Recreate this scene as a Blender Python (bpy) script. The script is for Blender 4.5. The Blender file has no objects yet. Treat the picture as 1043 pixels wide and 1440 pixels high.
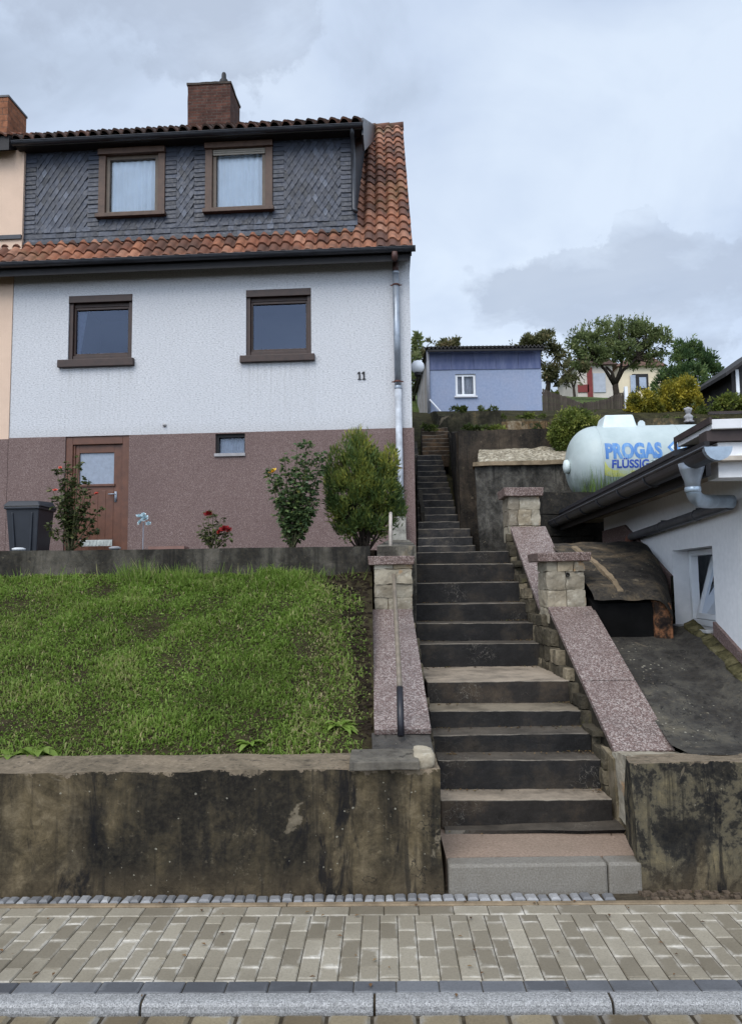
import bpy, bmesh, math, random
import numpy as np
from mathutils import Vector, Matrix, noise

# ------------------------------------------------------------------ camera, sky, sun, exposure
scene = bpy.context.scene
COL = scene.collection
EYE, FPX, CXP, CYP = 1.6, 1082.0, 521.5, 720.0
PITCH, ROLL = math.atan(100.0 / FPX), 0.013
Fv = Vector((0, math.cos(PITCH), math.sin(PITCH)))
U0 = Vector((0, -math.sin(PITCH), math.cos(PITCH)))
R0 = Vector((1, 0, 0))
Rv = R0 * math.cos(ROLL) - U0 * math.sin(ROLL)
Uv = U0 * math.cos(ROLL) + R0 * math.sin(ROLL)
cam_d = bpy.data.cameras.new("camera")
cam_d.sensor_fit = 'VERTICAL'
cam_d.sensor_height = 36.0
cam_d.lens = 36.0 * FPX / 1440.0
cam_d.clip_end = 3000.0
cam_d.clip_start = 0.05
cam = bpy.data.objects.new("camera", cam_d)
COL.objects.link(cam)
mw = Matrix((Rv, Uv, -Fv)).transposed().to_4x4()
mw.translation = Vector((0, 0, EYE))
cam.matrix_world = mw
scene.camera = cam

scene.view_settings.view_transform = 'Standard'
scene.view_settings.look = 'None'
scene.view_settings.gamma = 1.0
scene.view_settings.exposure = 0.84
SUN_EL, SUN_AZ = math.radians(50), math.radians(205)     # azimuth from +Y clockwise: behind the camera, a little left

world = bpy.data.worlds.new("World")
scene.world = world
world.use_nodes = True
wt = world.node_tree
wt.nodes.clear()
wo = wt.nodes.new('ShaderNodeOutputWorld')
bg = wt.nodes.new('ShaderNodeBackground')
bg.inputs['Strength'].default_value = 0.1
sky = wt.nodes.new('ShaderNodeTexSky')
sky.sky_type = 'NISHITA'
sky.sun_disc = False
sky.sun_elevation = SUN_EL
sky.sun_rotation = SUN_AZ
sky.air_density = 1.0
sky.dust_density = 2.0
wtc = wt.nodes.new('ShaderNodeTexCoord')
sep = wt.nodes.new('ShaderNodeSeparateXYZ')
wt.links.new(wtc.outputs['Generated'], sep.inputs[0])


def wmath(op, a, b=None, c=None):
    n = wt.nodes.new('ShaderNodeMath')
    n.operation = op
    for i, v in enumerate((a, b, c)):
        if v is None:
            continue
        if isinstance(v, (int, float)):
            n.inputs[i].default_value = v
        else:
            wt.links.new(v, n.inputs[i])
    return n.outputs[0]


zz = wmath('ADD', wmath('MAXIMUM', sep.outputs[2], 0.0), 0.22)
cmb = wt.nodes.new('ShaderNodeCombineXYZ')
wt.links.new(wmath('DIVIDE', sep.outputs[0], zz), cmb.inputs[0])
wt.links.new(wmath('DIVIDE', sep.outputs[1], zz), cmb.inputs[1])
cmb.inputs[2].default_value = 3.7


def wnoise(scale, detail, rough, dist=0.0, off=0.0):
    n = wt.nodes.new('ShaderNodeTexNoise')
    n.inputs['Scale'].default_value = scale
    n.inputs['Detail'].default_value = detail
    n.inputs['Roughness'].default_value = rough
    n.inputs['Distortion'].default_value = dist
    m = wt.nodes.new('ShaderNodeMapping')
    m.inputs['Location'].default_value = (off, off * 0.7, 0)
    wt.links.new(cmb.outputs[0], m.inputs[0])
    wt.links.new(m.outputs[0], n.inputs['Vector'])
    return n.outputs['Fac']


cl1 = wnoise(1.15, 6, 0.5, 0.35, 2.3)
cl2 = wnoise(2.6, 5, 0.55, 0.5, 7.1)
clouds = wmath('ADD', wmath('MULTIPLY', cl1, 0.62), wmath('MULTIPLY', cl2, 0.38))
wr = wt.nodes.new('ShaderNodeValToRGB')
cr = wr.color_ramp
cr.elements[0].position = 0.38
cr.elements[0].color = (0.34, 0.40, 0.495, 1)
cr.elements[1].position = 0.60
cr.elements[1].color = (0.575, 0.655, 0.765, 1)
e = cr.elements.new(0.48)
e.color = (0.475, 0.555, 0.685, 1)
wt.links.new(clouds, wr.inputs[0])
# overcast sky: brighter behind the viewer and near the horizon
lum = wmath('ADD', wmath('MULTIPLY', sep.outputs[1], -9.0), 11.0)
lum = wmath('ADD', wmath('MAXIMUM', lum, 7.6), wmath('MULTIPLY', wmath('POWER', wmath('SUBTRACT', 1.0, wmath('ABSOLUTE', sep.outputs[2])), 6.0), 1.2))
vm = wt.nodes.new('ShaderNodeVectorMath')
vm.operation = 'SCALE'
patch = wnoise(1.9, 7, 0.55, 0.25, 21.3)
pr_ = wt.nodes.new('ShaderNodeValToRGB')
pr_.color_ramp.elements[0].position = 0.55
pr_.color_ramp.elements[0].color = (0, 0, 0, 1)
pr_.color_ramp.elements[1].position = 0.70
pr_.color_ramp.elements[1].color = (0.62, 0.62, 0.62, 1)


def ray_dir(px, py):
    v = Fv + Rv * ((px - CXP) / FPX) + Uv * ((CYP - py) / FPX)
    return v.normalized()


wn_ = wt.nodes.new('ShaderNodeTexNoise')
wn_.inputs['Scale'].default_value = 7.0
wn_.inputs['Detail'].default_value = 7
wn_.inputs['Roughness'].default_value = 0.6
wt.links.new(wtc.outputs['Generated'], wn_.inputs['Vector'])
ws_ = wt.nodes.new('ShaderNodeVectorMath')
ws_.operation = 'MULTIPLY_ADD'
wt.links.new(wn_.outputs['Color'], ws_.inputs[0])
ws_.inputs[1].default_value = (0.30, 0.30, 0.22)
ws_.inputs[2].default_value = (-0.15, -0.15, -0.11)
warp = wt.nodes.new('ShaderNodeVectorMath')
warp.operation = 'ADD'
wt.links.new(wtc.outputs['Generated'], warp.inputs[0])
wt.links.new(ws_.outputs[0], warp.inputs[1])


# grey cloud banks hanging in fixed directions of the sky, torn by noise
def bank(direction, size):
    d = wt.nodes.new('ShaderNodeVectorMath')
    d.operation = 'SUBTRACT'
    wt.links.new(warp.outputs[0], d.inputs[0])
    d.inputs[1].default_value = direction
    m_ = wt.nodes.new('ShaderNodeVectorMath')
    m_.operation = 'MULTIPLY'
    wt.links.new(d.outputs[0], m_.inputs[0])
    m_.inputs[1].default_value = (1.0 / size, 1.0 / size, 2.0 / size)
    l_ = wt.nodes.new('ShaderNodeVectorMath')
    l_.operation = 'LENGTH'
    wt.links.new(m_.outputs[0], l_.inputs[0])
    return wmath('MAXIMUM', wmath('SUBTRACT', 1.0, l_.outputs['Value']), 0.0)


bk = bank(ray_dir(740, 395), 0.16)
for dr_, sz_ in ((ray_dir(1010, 375), 0.22), (ray_dir(370, 45), 0.16), (ray_dir(170, 40), 0.2), (ray_dir(900, 430), 0.2)):
    bk = wmath('ADD', bk, bank(dr_, sz_))
torn = wnoise(3.2, 9, 0.62, 0.6, 31.0)
bk = wmath('MAXIMUM', wmath('SUBTRACT', wmath('MULTIPLY', wmath('MINIMUM', bk, 0.75), 1.5), wmath('MULTIPLY', wmath('SUBTRACT', 1.0, torn), 1.15)), 0.0)
patch = wmath('ADD', wmath('MULTIPLY', patch, 0.9), wmath('MULTIPLY', bk, 0.42))
wt.links.new(patch, pr_.inputs[0])
mp_ = wt.nodes.new('ShaderNodeMix')
mp_.data_type = 'RGBA'
wt.links.new(pr_.outputs[0], mp_.inputs[0])
wt.links.new(wr.outputs[0], mp_.inputs[6])
mp_.inputs[7].default_value = (0.335, 0.385, 0.475, 1)
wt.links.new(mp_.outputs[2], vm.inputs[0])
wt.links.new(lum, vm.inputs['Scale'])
mx = wt.nodes.new('ShaderNodeMix')
mx.data_type = 'RGBA'
mx.inputs[0].default_value = 0.9
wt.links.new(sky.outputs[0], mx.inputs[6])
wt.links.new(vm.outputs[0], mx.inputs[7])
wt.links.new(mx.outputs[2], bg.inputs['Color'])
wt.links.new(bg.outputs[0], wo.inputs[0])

sun_d = bpy.data.lights.new("sun", 'SUN')
sun_d.energy = 1.5
sun_d.angle = math.radians(40)
sun_d.color = (1.0, 0.965, 0.92)
sun = bpy.data.objects.new("sun", sun_d)
COL.objects.link(sun)
sd = Vector((math.sin(SUN_AZ) * math.cos(SUN_EL), math.cos(SUN_AZ) * math.cos(SUN_EL), math.sin(SUN_EL)))
sun.rotation_euler = sd.to_track_quat('Z', 'Y').to_euler()
sun.location = sd * 40

# ------------------------------------------------------------------ helpers
rng = random.Random(11)
nrng = np.random.default_rng(11)


def ray(px, py):
    return Fv + Rv * ((px - CXP) / FPX) + Uv * ((CYP - py) / FPX)


def P(px, py, d):
    """point of the place that stands d metres in front of the viewer's feet"""
    r = ray(px, py)
    return Vector((0, 0, EYE)) + r * (d / r.y)


def G(px, py, z):
    r = ray(px, py)
    return Vector((0, 0, EYE)) + r * ((z - EYE) / r.z)


MATS = {}


def matof(o):
    return MATS.get(o.name, Matrix.Identity(4))


def tag(o, label=None, cat=None, group=None, kind=None):
    if label:
        o['label'] = label
    if cat:
        o['category'] = cat
    if group:
        o['group'] = group
    if kind:
        o['kind'] = kind
    return o


def thing(name, label, cat, loc=(0, 0, 0), rz=0.0, group=None):
    o = bpy.data.objects.new(name, None)
    COL.objects.link(o)
    o.empty_display_size = 0.1
    o.location = loc
    o.rotation_euler = (0, 0, rz)
    MATS[o.name] = Matrix.Translation(Vector(loc)) @ Matrix.Rotation(rz, 4, 'Z')
    return tag(o, label, cat, group)


class MB:
    def __init__(s):
        s.v, s.f, s.r, s.uv = [], [], [], {}
        s.cur = 0.5

    def add(s, vs, fs, r=None):
        b = len(s.v)
        s.v.extend([tuple(x) for x in vs])
        for f in fs:
            s.f.append(tuple(b + i for i in f))
            s.r.append(s.cur if r is None else r)

    def quad(s, a, b, c, d, r=None):
        s.add([a, b, c, d], [(0, 1, 2, 3)], r)

    def box(s, x0, x1, y0, y1, z0, z1, r=None):
        s.hexa([(x0, y0, z0), (x1, y0, z0), (x1, y1, z0), (x0, y1, z0)],
               [(x0, y0, z1), (x1, y0, z1), (x1, y1, z1), (x0, y1, z1)], r)

    def hexa(s, bot, top, r=None):
        s.add(list(bot) + list(top), [(3, 2, 1, 0), (4, 5, 6, 7), (0, 1, 5, 4), (1, 2, 6, 5), (2, 3, 7, 6), (3, 0, 4, 7)], r)

    def prism(s, poly, axis, a0, a1, r=None):
        """poly: list of 2-D points; axis 0/1/2 is the extruded axis"""
        def mk(p, a):
            q = list(p)
            q.insert(axis, a)
            return tuple(q)
        n = len(poly)
        vs = [mk(p, a0) for p in poly] + [mk(p, a1) for p in poly]
        fs = [tuple(range(n))[::-1], tuple(range(n, 2 * n))] + [(i, (i + 1) % n, n + (i + 1) % n, n + i) for i in range(n)]
        s.add(vs, fs, r)

    def tube(s, pts, rad, n=8, cap=True, r=None):
        pts = [Vector(p) for p in pts]
        if isinstance(rad, (int, float)):
            rad = [rad] * len(pts)
        vs, fs = [], []
        prev = None
        for i, p in enumerate(pts):
            t = (pts[min(i + 1, len(pts) - 1)] - pts[max(i - 1, 0)]).normalized()
            if prev is None:
                a = Vector((0, 0, 1)) if abs(t.z) < 0.9 else Vector((1, 0, 0))
                x = t.cross(a).normalized()
            else:
                x = (prev - t * prev.dot(t)).normalized()
            prev = x
            y = t.cross(x)
            for k in range(n):
                w = 2 * math.pi * k / n
                vs.append(p + (x * math.cos(w) + y * math.sin(w)) * rad[i])
        for i in range(len(pts) - 1):
            for k in range(n):
                fs.append((i * n + k, i * n + (k + 1) % n, (i + 1) * n + (k + 1) % n, (i + 1) * n + k))
        if cap:
            fs.append(tuple(range(n))[::-1])
            fs.append(tuple((len(pts) - 1) * n + k for k in range(n)))
        s.add(vs, fs, r)

    def lathe(s, base, prof, n=16, axis=Vector((0, 0, 1)), r=None):
        axis = Vector(axis).normalized()
        a = Vector((1, 0, 0)) if abs(axis.x) < 0.9 else Vector((0, 0, 1))
        x = axis.cross(a).normalized()
        y = axis.cross(x)
        base = Vector(base)
        vs, fs = [], []
        for (rr, h) in prof:
            for k in range(n):
                w = 2 * math.pi * k / n
                vs.append(base + axis * h + (x * math.cos(w) + y * math.sin(w)) * rr)
        for i in range(len(prof) - 1):
            for k in range(n):
                fs.append((i * n + k, i * n + (k + 1) % n, (i + 1) * n + (k + 1) % n, (i + 1) * n + k))
        fs.append(tuple(range(n))[::-1])
        fs.append(tuple((len(prof) - 1) * n + k for k in range(n)))
        s.add(vs, fs, r)

    def rough(s, bot, top, res=0.06, amp=0.01, freq=3.0, seed=0.0, rnd=0.0, r=None):
        """hexahedron with gridded faces, displaced by noise; rnd rounds corners like a worn stone"""
        c = [Vector(p) for p in bot] + [Vector(p) for p in top]
        lx = max((c[1] - c[0]).length, (c[5] - c[4]).length)
        ly = max((c[3] - c[0]).length, (c[7] - c[4]).length)
        lz = max((c[4] - c[0]).length, (c[6] - c[2]).length)
        n = [max(1, min(120, int(round(l / res)))) for l in (lx, ly, lz)]

        def tri(i, j, k):
            u, v, w = i / n[0], j / n[1], k / n[2]
            b0 = c[0].lerp(c[1], u).lerp(c[3].lerp(c[2], u), v)
            t0 = c[4].lerp(c[5], u).lerp(c[7].lerp(c[6], u), v)
            return b0.lerp(t0, w)
        idx, vs, fs = {}, [], []
        cen = sum(c, Vector()) / 8

        def vid(i, j, k):
            key = (i, j, k)
            if key not in idx:
                p = tri(i, j, k)
                if rnd:
                    e = sum(1 for q, m in ((i, n[0]), (j, n[1]), (k, n[2])) if q in (0, m))
                    if e >= 2:
                        p = p.lerp(cen, rnd * (e - 1) * 0.6)
                q = p * freq + Vector((seed, seed * 1.7, -seed))
                dv = noise.noise_vector(q) * amp + noise.noise_vector(q * 3.1) * amp * 0.45
                idx[key] = len(vs)
                vs.append(p + dv)
            return idx[key]
        for i in range(n[0]):
            for j in range(n[1]):
                fs.append((vid(i, j, 0), vid(i, j + 1, 0), vid(i + 1, j + 1, 0), vid(i + 1, j, 0)))
                fs.append((vid(i, j, n[2]), vid(i + 1, j, n[2]), vid(i + 1, j + 1, n[2]), vid(i, j + 1, n[2])))
        for i in range(n[0]):
            for k in range(n[2]):
                fs.append((vid(i, 0, k), vid(i + 1, 0, k), vid(i + 1, 0, k + 1), vid(i, 0, k + 1)))
                fs.append((vid(i, n[1], k), vid(i, n[1], k + 1), vid(i + 1, n[1], k + 1), vid(i + 1, n[1], k)))
        for j in range(n[1]):
            for k in range(n[2]):
                fs.append((vid(0, j, k), vid(0, j, k + 1), vid(0, j + 1, k + 1), vid(0, j + 1, k)))
                fs.append((vid(n[0], j, k), vid(n[0], j + 1, k), vid(n[0], j + 1, k + 1), vid(n[0], j, k + 1)))
        s.add(vs, fs, r)

    def roughbox(s, x0, x1, y0, y1, z0, z1, **k):
        s.rough([(x0, y0, z0), (x1, y0, z0), (x1, y1, z0), (x0, y1, z0)],
                [(x0, y0, z1), (x1, y0, z1), (x1, y1, z1), (x0, y1, z1)], **k)

    def build(s, name, mat, parent=None, world=False, smooth=False, bevel=0.0, uv=None, seg=2):
        vs = s.v
        if parent is not None and world:
            inv = matof(parent).inverted()
            vs = [tuple(inv @ Vector(p)) for p in vs]
        me = bpy.data.meshes.new(name)
        me.from_pydata(vs, [], s.f)
        a = me.attributes.new('rnd', 'FLOAT', 'FACE')
        a.data.foreach_set('value', s.r)
        if uv is not None:
            lay = me.uv_layers.new(name='UVMap')
            lay.data.foreach_set('uv', np.asarray(uv, dtype=np.float32).ravel())
        if smooth:
            me.polygons.foreach_set('use_smooth', [True] * len(me.polygons))
        me.update()
        me.materials.append(mat)
        o = bpy.data.objects.new(name, me)
        COL.objects.link(o)
        if parent is not None:
            o.parent = parent
            MATS[o.name] = matof(parent)
        if bevel:
            b = o.modifiers.new('bevel', 'BEVEL')
            b.width = bevel
            b.segments = seg
            b.limit_method = 'ANGLE'
            b.angle_limit = math.radians(40)
        return o


def np_mesh(name, V, F, r, mat, parent=None, world=True, smooth=False):
    V = np.asarray(V, dtype=np.float64).reshape(-1, 3)
    F = np.asarray(F, dtype=np.int32)
    if parent is not None and world:
        inv = np.array(matof(parent).inverted())
        V = V @ inv[:3, :3].T + inv[:3, 3]
    me = bpy.data.meshes.new(name)
    k = F.shape[1]
    me.vertices.add(len(V))
    me.vertices.foreach_set('co', V.ravel().astype(np.float32))
    me.loops.add(F.size)
    me.loops.foreach_set('vertex_index', F.ravel())
    me.polygons.add(len(F))
    me.polygons.foreach_set('loop_start', np.arange(0, F.size, k, dtype=np.int32))
    me.update(calc_edges=True)
    a = me.attributes.new('rnd', 'FLOAT', 'FACE')
    a.data.foreach_set('value', np.asarray(r, dtype=np.float32))
    if smooth:
        me.polygons.foreach_set('use_smooth', [True] * len(F))
    me.materials.append(mat)
    me.validate()
    o = bpy.data.objects.new(name, me)
    COL.objects.link(o)
    if parent is not None:
        o.parent = parent
        MATS[o.name] = matof(parent)
    return o


# ------------------------------------------------------------------ node materials
class N:
    def __init__(s, name, rough=0.8, spec=0.3, metal=0.0):
        s.m = bpy.data.materials.new(name)
        s.m.use_nodes = True
        s.t = s.m.node_tree
        s.b = s.t.nodes['Principled BSDF']
        s.b.inputs['Roughness'].default_value = rough
        s.b.inputs['Specular IOR Level'].default_value = spec
        s.b.inputs['Metallic'].default_value = metal
        s.tc = s.t.nodes.new('ShaderNodeTexCoord')
        s.co = s.tc.outputs['Object']

    def n(s, typ, ins=None, out=0, **props):
        nd = s.t.nodes.new(typ)
        for k, v in props.items():
            setattr(nd, k, v)
        for k, v in (ins or {}).items():
            s.set(nd.inputs[k], v)
        return nd.outputs[out]

    def set(s, sock, v):
        if isinstance(v, bpy.types.NodeSocket):
            s.t.links.new(v, sock)
        else:
            if isinstance(v, tuple) and len(v) == 3 and sock.type == 'RGBA':
                v = v + (1.0,)
            sock.default_value = v

    def map(s, scale=(1, 1, 1), loc=(0, 0, 0), rot=(0, 0, 0), vec=None):
        return s.n('ShaderNodeMapping', {0: vec or s.co, 'Scale': scale, 'Location': loc, 'Rotation': rot})

    def noise(s, scale, detail=4, rough=0.55, vec=None, dist=0.0, off=0.0):
        v = vec or s.co
        if off:
            v = s.map(loc=(off, off * 0.63, off * 1.3), vec=v)
        return s.n('ShaderNodeTexNoise', {'Vector': v, 'Scale': scale, 'Detail': detail, 'Roughness': rough, 'Distortion': dist})

    def vor(s, scale, feature='F1', vec=None, out='Distance', rnd=1.0):
        nd = s.t.nodes.new('ShaderNodeTexVoronoi')
        nd.feature = feature
        s.set(nd.inputs['Vector'], vec or s.co)
        nd.inputs['Scale'].default_value = scale
        nd.inputs['Randomness'].default_value = rnd
        return nd.outputs[out]

    def ramp(s, fac, stops, interp='LINEAR'):
        nd = s.t.nodes.new('ShaderNodeValToRGB')
        c = nd.color_ramp
        c.interpolation = interp
        while len(c.elements) < len(stops):
            c.elements.new(0.5)
        for e, (p, col) in zip(c.elements, stops):
            e.position = p
            if isinstance(col, (int, float)):
                col = (col, col, col)
            e.color = tuple(col) + (1.0,)
        s.set(nd.inputs[0], fac)
        return nd.outputs[0]

    def mix(s, fac, a, b, blend='MIX'):
        nd = s.t.nodes.new('ShaderNodeMix')
        nd.data_type = 'RGBA'
        nd.blend_type = blend
        s.set(nd.inputs[0], fac)
        s.set(nd.inputs[6], a)
        s.set(nd.inputs[7], b)
        return nd.outputs[2]

    def math(s, op, a, b=0.0, c=None):
        nd = s.t.nodes.new('ShaderNodeMath')
        nd.operation = op
        s.set(nd.inputs[0], a)
        s.set(nd.inputs[1], b)
        if c is not None:
            s.set(nd.inputs[2], c)
        return nd.outputs[0]

    def sep(s, vec=None):
        nd = s.t.nodes.new('ShaderNodeSeparateXYZ')
        s.set(nd.inputs[0], vec or s.co)
        return nd.outputs

    def attr(s, name='rnd'):
        nd = s.t.nodes.new('ShaderNodeAttribute')
        nd.attribute_name = name
        return nd.outputs['Fac']

    def bump(s, h, strength=0.3, dist=0.01):
        nd = s.t.nodes.new('ShaderNodeBump')
        nd.inputs['Strength'].default_value = strength
        nd.inputs['Distance'].default_value = dist
        s.set(nd.inputs['Height'], h)
        if s.b.inputs['Normal'].is_linked:
            s.t.links.new(s.b.inputs['Normal'].links[0].from_socket, nd.inputs['Normal'])
        s.t.links.new(nd.outputs[0], s.b.inputs['Normal'])

    def col(s, c):
        s.set(s.b.inputs['Base Color'], c)
        return s

    def rgh(s, v):
        s.set(s.b.inputs['Roughness'], v)
        return s


def simple(name, col, var=0.25, scale=6.0, rough=0.7, spec=0.3, metal=0.0, bump=0.15, bscale=60.0, bdist=0.004):
    k = N(name, rough, spec, metal)
    a = tuple(c * (1 - var) for c in col)
    b = tuple(min(1, c * (1 + var)) for c in col)
    k.col(k.ramp(k.noise(scale, 6, 0.65), [(0.3, a), (0.7, b)]))
    if bump:
        k.bump(k.noise(bscale, 4), bump, bdist)
    return k.m


def m_stucco():
    k = N('white_stucco', 0.92, 0.15)
    fine = k.noise(26, 3, 0.6, k.map((1, 1, 2.4)))
    big = k.noise(0.9, 5, 0.6)
    c = k.ramp(fine, [(0.30, (0.27, 0.275, 0.29)), (0.46, (0.465, 0.47, 0.485)), (0.7, (0.57, 0.572, 0.58))])
    c = k.mix(k.ramp(big, [(0.35, 0.0), (0.7, 0.35)]), c, (0.44, 0.45, 0.47))
    streak = k.noise(2.2, 6, 0.7, k.map((2.2, 1, 0.16)))
    c = k.mix(k.ramp(streak, [(0.55, 0.0), (0.78, 0.22)]), c, (0.42, 0.42, 0.42))
    k.col(c)
    k.bump(fine, 0.55, 0.02)
    k.final = c
    return k


def m_plinth():
    k = N('brown_pebbledash', 0.9, 0.2)
    v = k.vor(120, out='Color')
    g = k.n('ShaderNodeSeparateColor', {0: v})
    c = k.ramp(g, [(0.0, (0.095, 0.062, 0.056)), (0.5, (0.150, 0.104, 0.094)), (0.85, (0.185, 0.134, 0.122)), (1.0, (0.26, 0.205, 0.19))])
    c = k.mix(k.ramp(k.noise(1.1, 5), [(0.4, 0.0), (0.75, 0.4)]), c, (0.10, 0.066, 0.062))
    k.col(c)
    k.bump(k.vor(120), 0.5, 0.006)
    return k.m


def m_granite(name='pink_granite', dark=(0.058, 0.035, 0.030), mid=(0.135, 0.094, 0.083), light=(0.31, 0.265, 0.24), sc=130):
    k = N(name, 0.55, 0.4)
    a = k.n('ShaderNodeSeparateColor', {0: k.vor(sc, out='Color')})
    c = k.ramp(a, [(0.0, dark), (0.42, mid), (0.62, tuple(x * 1.2 for x in mid)), (0.74, light), (0.97, tuple(x * 0.9 for x in light)), (1.0, (0.03, 0.025, 0.025))])
    c = k.mix(k.ramp(k.noise(3.2, 6, 0.65), [(0.42, 0.0), (0.72, 0.6)]), c, tuple(x * 0.8 for x in mid))
    c = k.mix(k.ramp(k.noise(1.6, 5, 0.7, off=4), [(0.55, 0.0), (0.75, 0.45)]), c, (0.06, 0.05, 0.045))
    k.col(c)
    k.bump(k.noise(150, 3), 0.2, 0.002)
    return k.m


def m_kerb():
    k = N('grey_granite', 0.6, 0.4)
    a = k.n('ShaderNodeSeparateColor', {0: k.vor(260, out='Color')})
    c = k.ramp(a, [(0.0, (0.10, 0.10, 0.10)), (0.35, (0.195, 0.194, 0.192)), (0.8, (0.26, 0.258, 0.254)), (1.0, (0.35, 0.348, 0.34))])
    wet = k.ramp(k.noise(2.0, 4, 0.5, off=3.2), [(0.62, 0.0), (0.635, 0.7)])
    c = k.mix(wet, c, (0.12, 0.135, 0.155))
    z = k.sep()[2]
    low = k.ramp(z, [(0.0, 1.0), (0.001, 0.0)])
    k.col(k.mix(k.ramp(k.noise(30, 5, 0.7), [(0.5, 0.0), (0.8, 0.5)]), c, (0.10, 0.10, 0.09)))
    k.bump(k.noise(200, 3), 0.3, 0.002)
    return k.m


def m_oldwall(name, base=None, tan_top=None, streak=0.35, seed=0.0, lichen=0.5, scale=1.0, bump=0.5, runs=False):
    """old plastered concrete: black crust, brown and ochre patches, runs, specks"""
    k = N(name, 0.93, 0.15)
    st = k.noise(1.7 * scale, 8, 0.66, k.map((1.3, 1.3, streak), loc=(seed, seed, seed)), dist=0.8)
    pt = k.noise(3.1 * scale, 9, 0.74, off=3 + seed, dist=0.7)
    md = k.noise(9.0 * scale, 8, 0.75, off=6 + seed, dist=0.4)
    f = k.math('ADD', k.math('MULTIPLY', st, 0.46), k.math('ADD', k.math('MULTIPLY', pt, 0.34), k.math('MULTIPLY', md, 0.20)))
    f = k.math('ADD', k.math('MULTIPLY', k.math('SUBTRACT', f, 0.5), 1.35), 0.5)
    stops = base or [(0.40, (0.007, 0.0065, 0.006)), (0.49, (0.015, 0.013, 0.010)), (0.545, (0.036, 0.029, 0.018)), (0.62, (0.075, 0.058, 0.033)), (0.70, (0.17, 0.13, 0.08))]
    c = k.ramp(f, stops)
    fine = k.noise(38, 6, 0.7, off=seed)
    c = k.mix(k.ramp(fine, [(0.42, 0.0), (0.78, 0.40)]), c, (0.07, 0.058, 0.038))
    if runs:
        rn = k.noise(1.5, 6, 0.6, k.map((1.25, 1, 0.10), loc=(4.4, 0, 0)), dist=0.5)
        rm = k.math('MULTIPLY', k.ramp(rn, [(0.53, 0.0), (0.62, 0.8)]), k.ramp(pt, [(0.34, 0.25), (0.56, 1.0)]))
        c = k.mix(rm, c, k.ramp(md, [(0.32, (0.055, 0.042, 0.022)), (0.5, (0.12, 0.092, 0.052)), (0.68, (0.22, 0.175, 0.11))]))
        zl = k.math('ADD', k.sep()[2], k.math('MULTIPLY', k.math('SUBTRACT', md, 0.5), 0.30))
        c = k.mix(k.ramp(zl, [(0.02, 0.7), (0.16, 0.0)]), c, k.ramp(md, [(0.35, (0.03, 0.023, 0.014)), (0.65, (0.10, 0.075, 0.045))]))
        nb = k.noise(2.2, 6, 0.7, k.map((2.2, 1, 0.5), loc=(9, 2, 0)), dist=0.8)
        c = k.mix(k.ramp(nb, [(0.55, 0.0), (0.63, 0.85)]), c, (0.0065, 0.0065, 0.0075))
    if tan_top is not None:
        z = k.sep()[2]
        zn = k.math('ADD', z, k.math('MULTIPLY', k.math('SUBTRACT', k.noise(4.4, 9, 0.75, off=9 + seed), 0.5), 0.26))
        upf = k.math('GREATER_THAN', k.sep(k.n('ShaderNodeNewGeometry', out='Normal'))[2], 0.72)
        tm = k.math('MAXIMUM', k.math('GREATER_THAN', zn, tan_top + 0.012), k.math('MULTIPLY', upf, k.math('GREATER_THAN', z, tan_top - 0.1)))
        c = k.mix(tm, c, k.mix(k.ramp(pt, [(0.4, 0.55), (0.6, 0.0)]), k.ramp(fine, [(0.3, (0.125, 0.098, 0.066)), (0.7, (0.24, 0.19, 0.135))]), (0.05, 0.042, 0.03)))
    if lichen:
        sp = k.math('ADD', k.vor(22, vec=k.n('ShaderNodeMapping', {0: k.co, 'Location': (seed, 2, 1)})), k.math('MULTIPLY', k.math('SUBTRACT', k.noise(55, 4), 0.5), 0.32))
        spm = k.math('LESS_THAN', sp, k.math('MULTIPLY', k.ramp(k.noise(2.2, 3, off=seed + 5), [(0.42, 0.0), (0.68, 1.0)]), 0.17 * lichen))
        c = k.mix(k.math('MULTIPLY', spm, 0.6), c, (0.30, 0.28, 0.22))
    # pitted skin: small dark pits and pale crumbs
    pit = k.noise(24 * scale, 7, 0.78, off=23 + seed)
    c = k.mix(k.ramp(pit, [(0.30, 0.75), (0.40, 0.0)]), c, (0.006, 0.006, 0.006))
    c = k.mix(k.ramp(pit, [(0.60, 0.0), (0.66, 0.5)]), c, k.ramp(pt, [(0.4, (0.06, 0.05, 0.033)), (0.65, (0.20, 0.165, 0.11))]))
    drip = k.noise(6.5, 5, 0.6, k.map((2.6, 2.6, 0.10), loc=(seed, 3, 1)), dist=0.3)
    c = k.mix(k.math('MULTIPLY', k.ramp(drip, [(0.57, 0.0), (0.64, 0.7)]), k.ramp(md, [(0.3, 0.2), (0.6, 1.0)])), c, (0.010, 0.0095, 0.009))
    # pale flaked patches with an edge of their own
    fl = k.noise(2.0 * scale, 6, 0.6, off=17 + seed, dist=1.2)
    c = k.mix(k.ramp(fl, [(0.655, 0.0), (0.67, 0.55), (0.72, 0.75)]), c, k.ramp(md, [(0.35, (0.10, 0.082, 0.055)), (0.65, (0.21, 0.175, 0.125))]))
    # hairline cracks
    ck = k.vor(2.1, 'DISTANCE_TO_EDGE', vec=k.n('ShaderNodeVectorMath', {0: k.co, 1: k.n('ShaderNodeTexNoise', {'Vector': k.co, 'Scale': 4.0, 'Detail': 6}, out=1)}, operation='ADD'))
    ckm = k.math('MULTIPLY', k.math('LESS_THAN', ck, 0.006), k.ramp(k.noise(0.9, 2, off=seed + 1), [(0.5, 0.0), (0.6, 0.8)]))
    c = k.mix(ckm, c, (0.008, 0.008, 0.008))
    k.col(c)
    k.bump(k.noise(7, 8, 0.7, off=seed), bump, 0.03)
    k.bump(fine, 0.35, 0.006)
    return k.m


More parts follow.
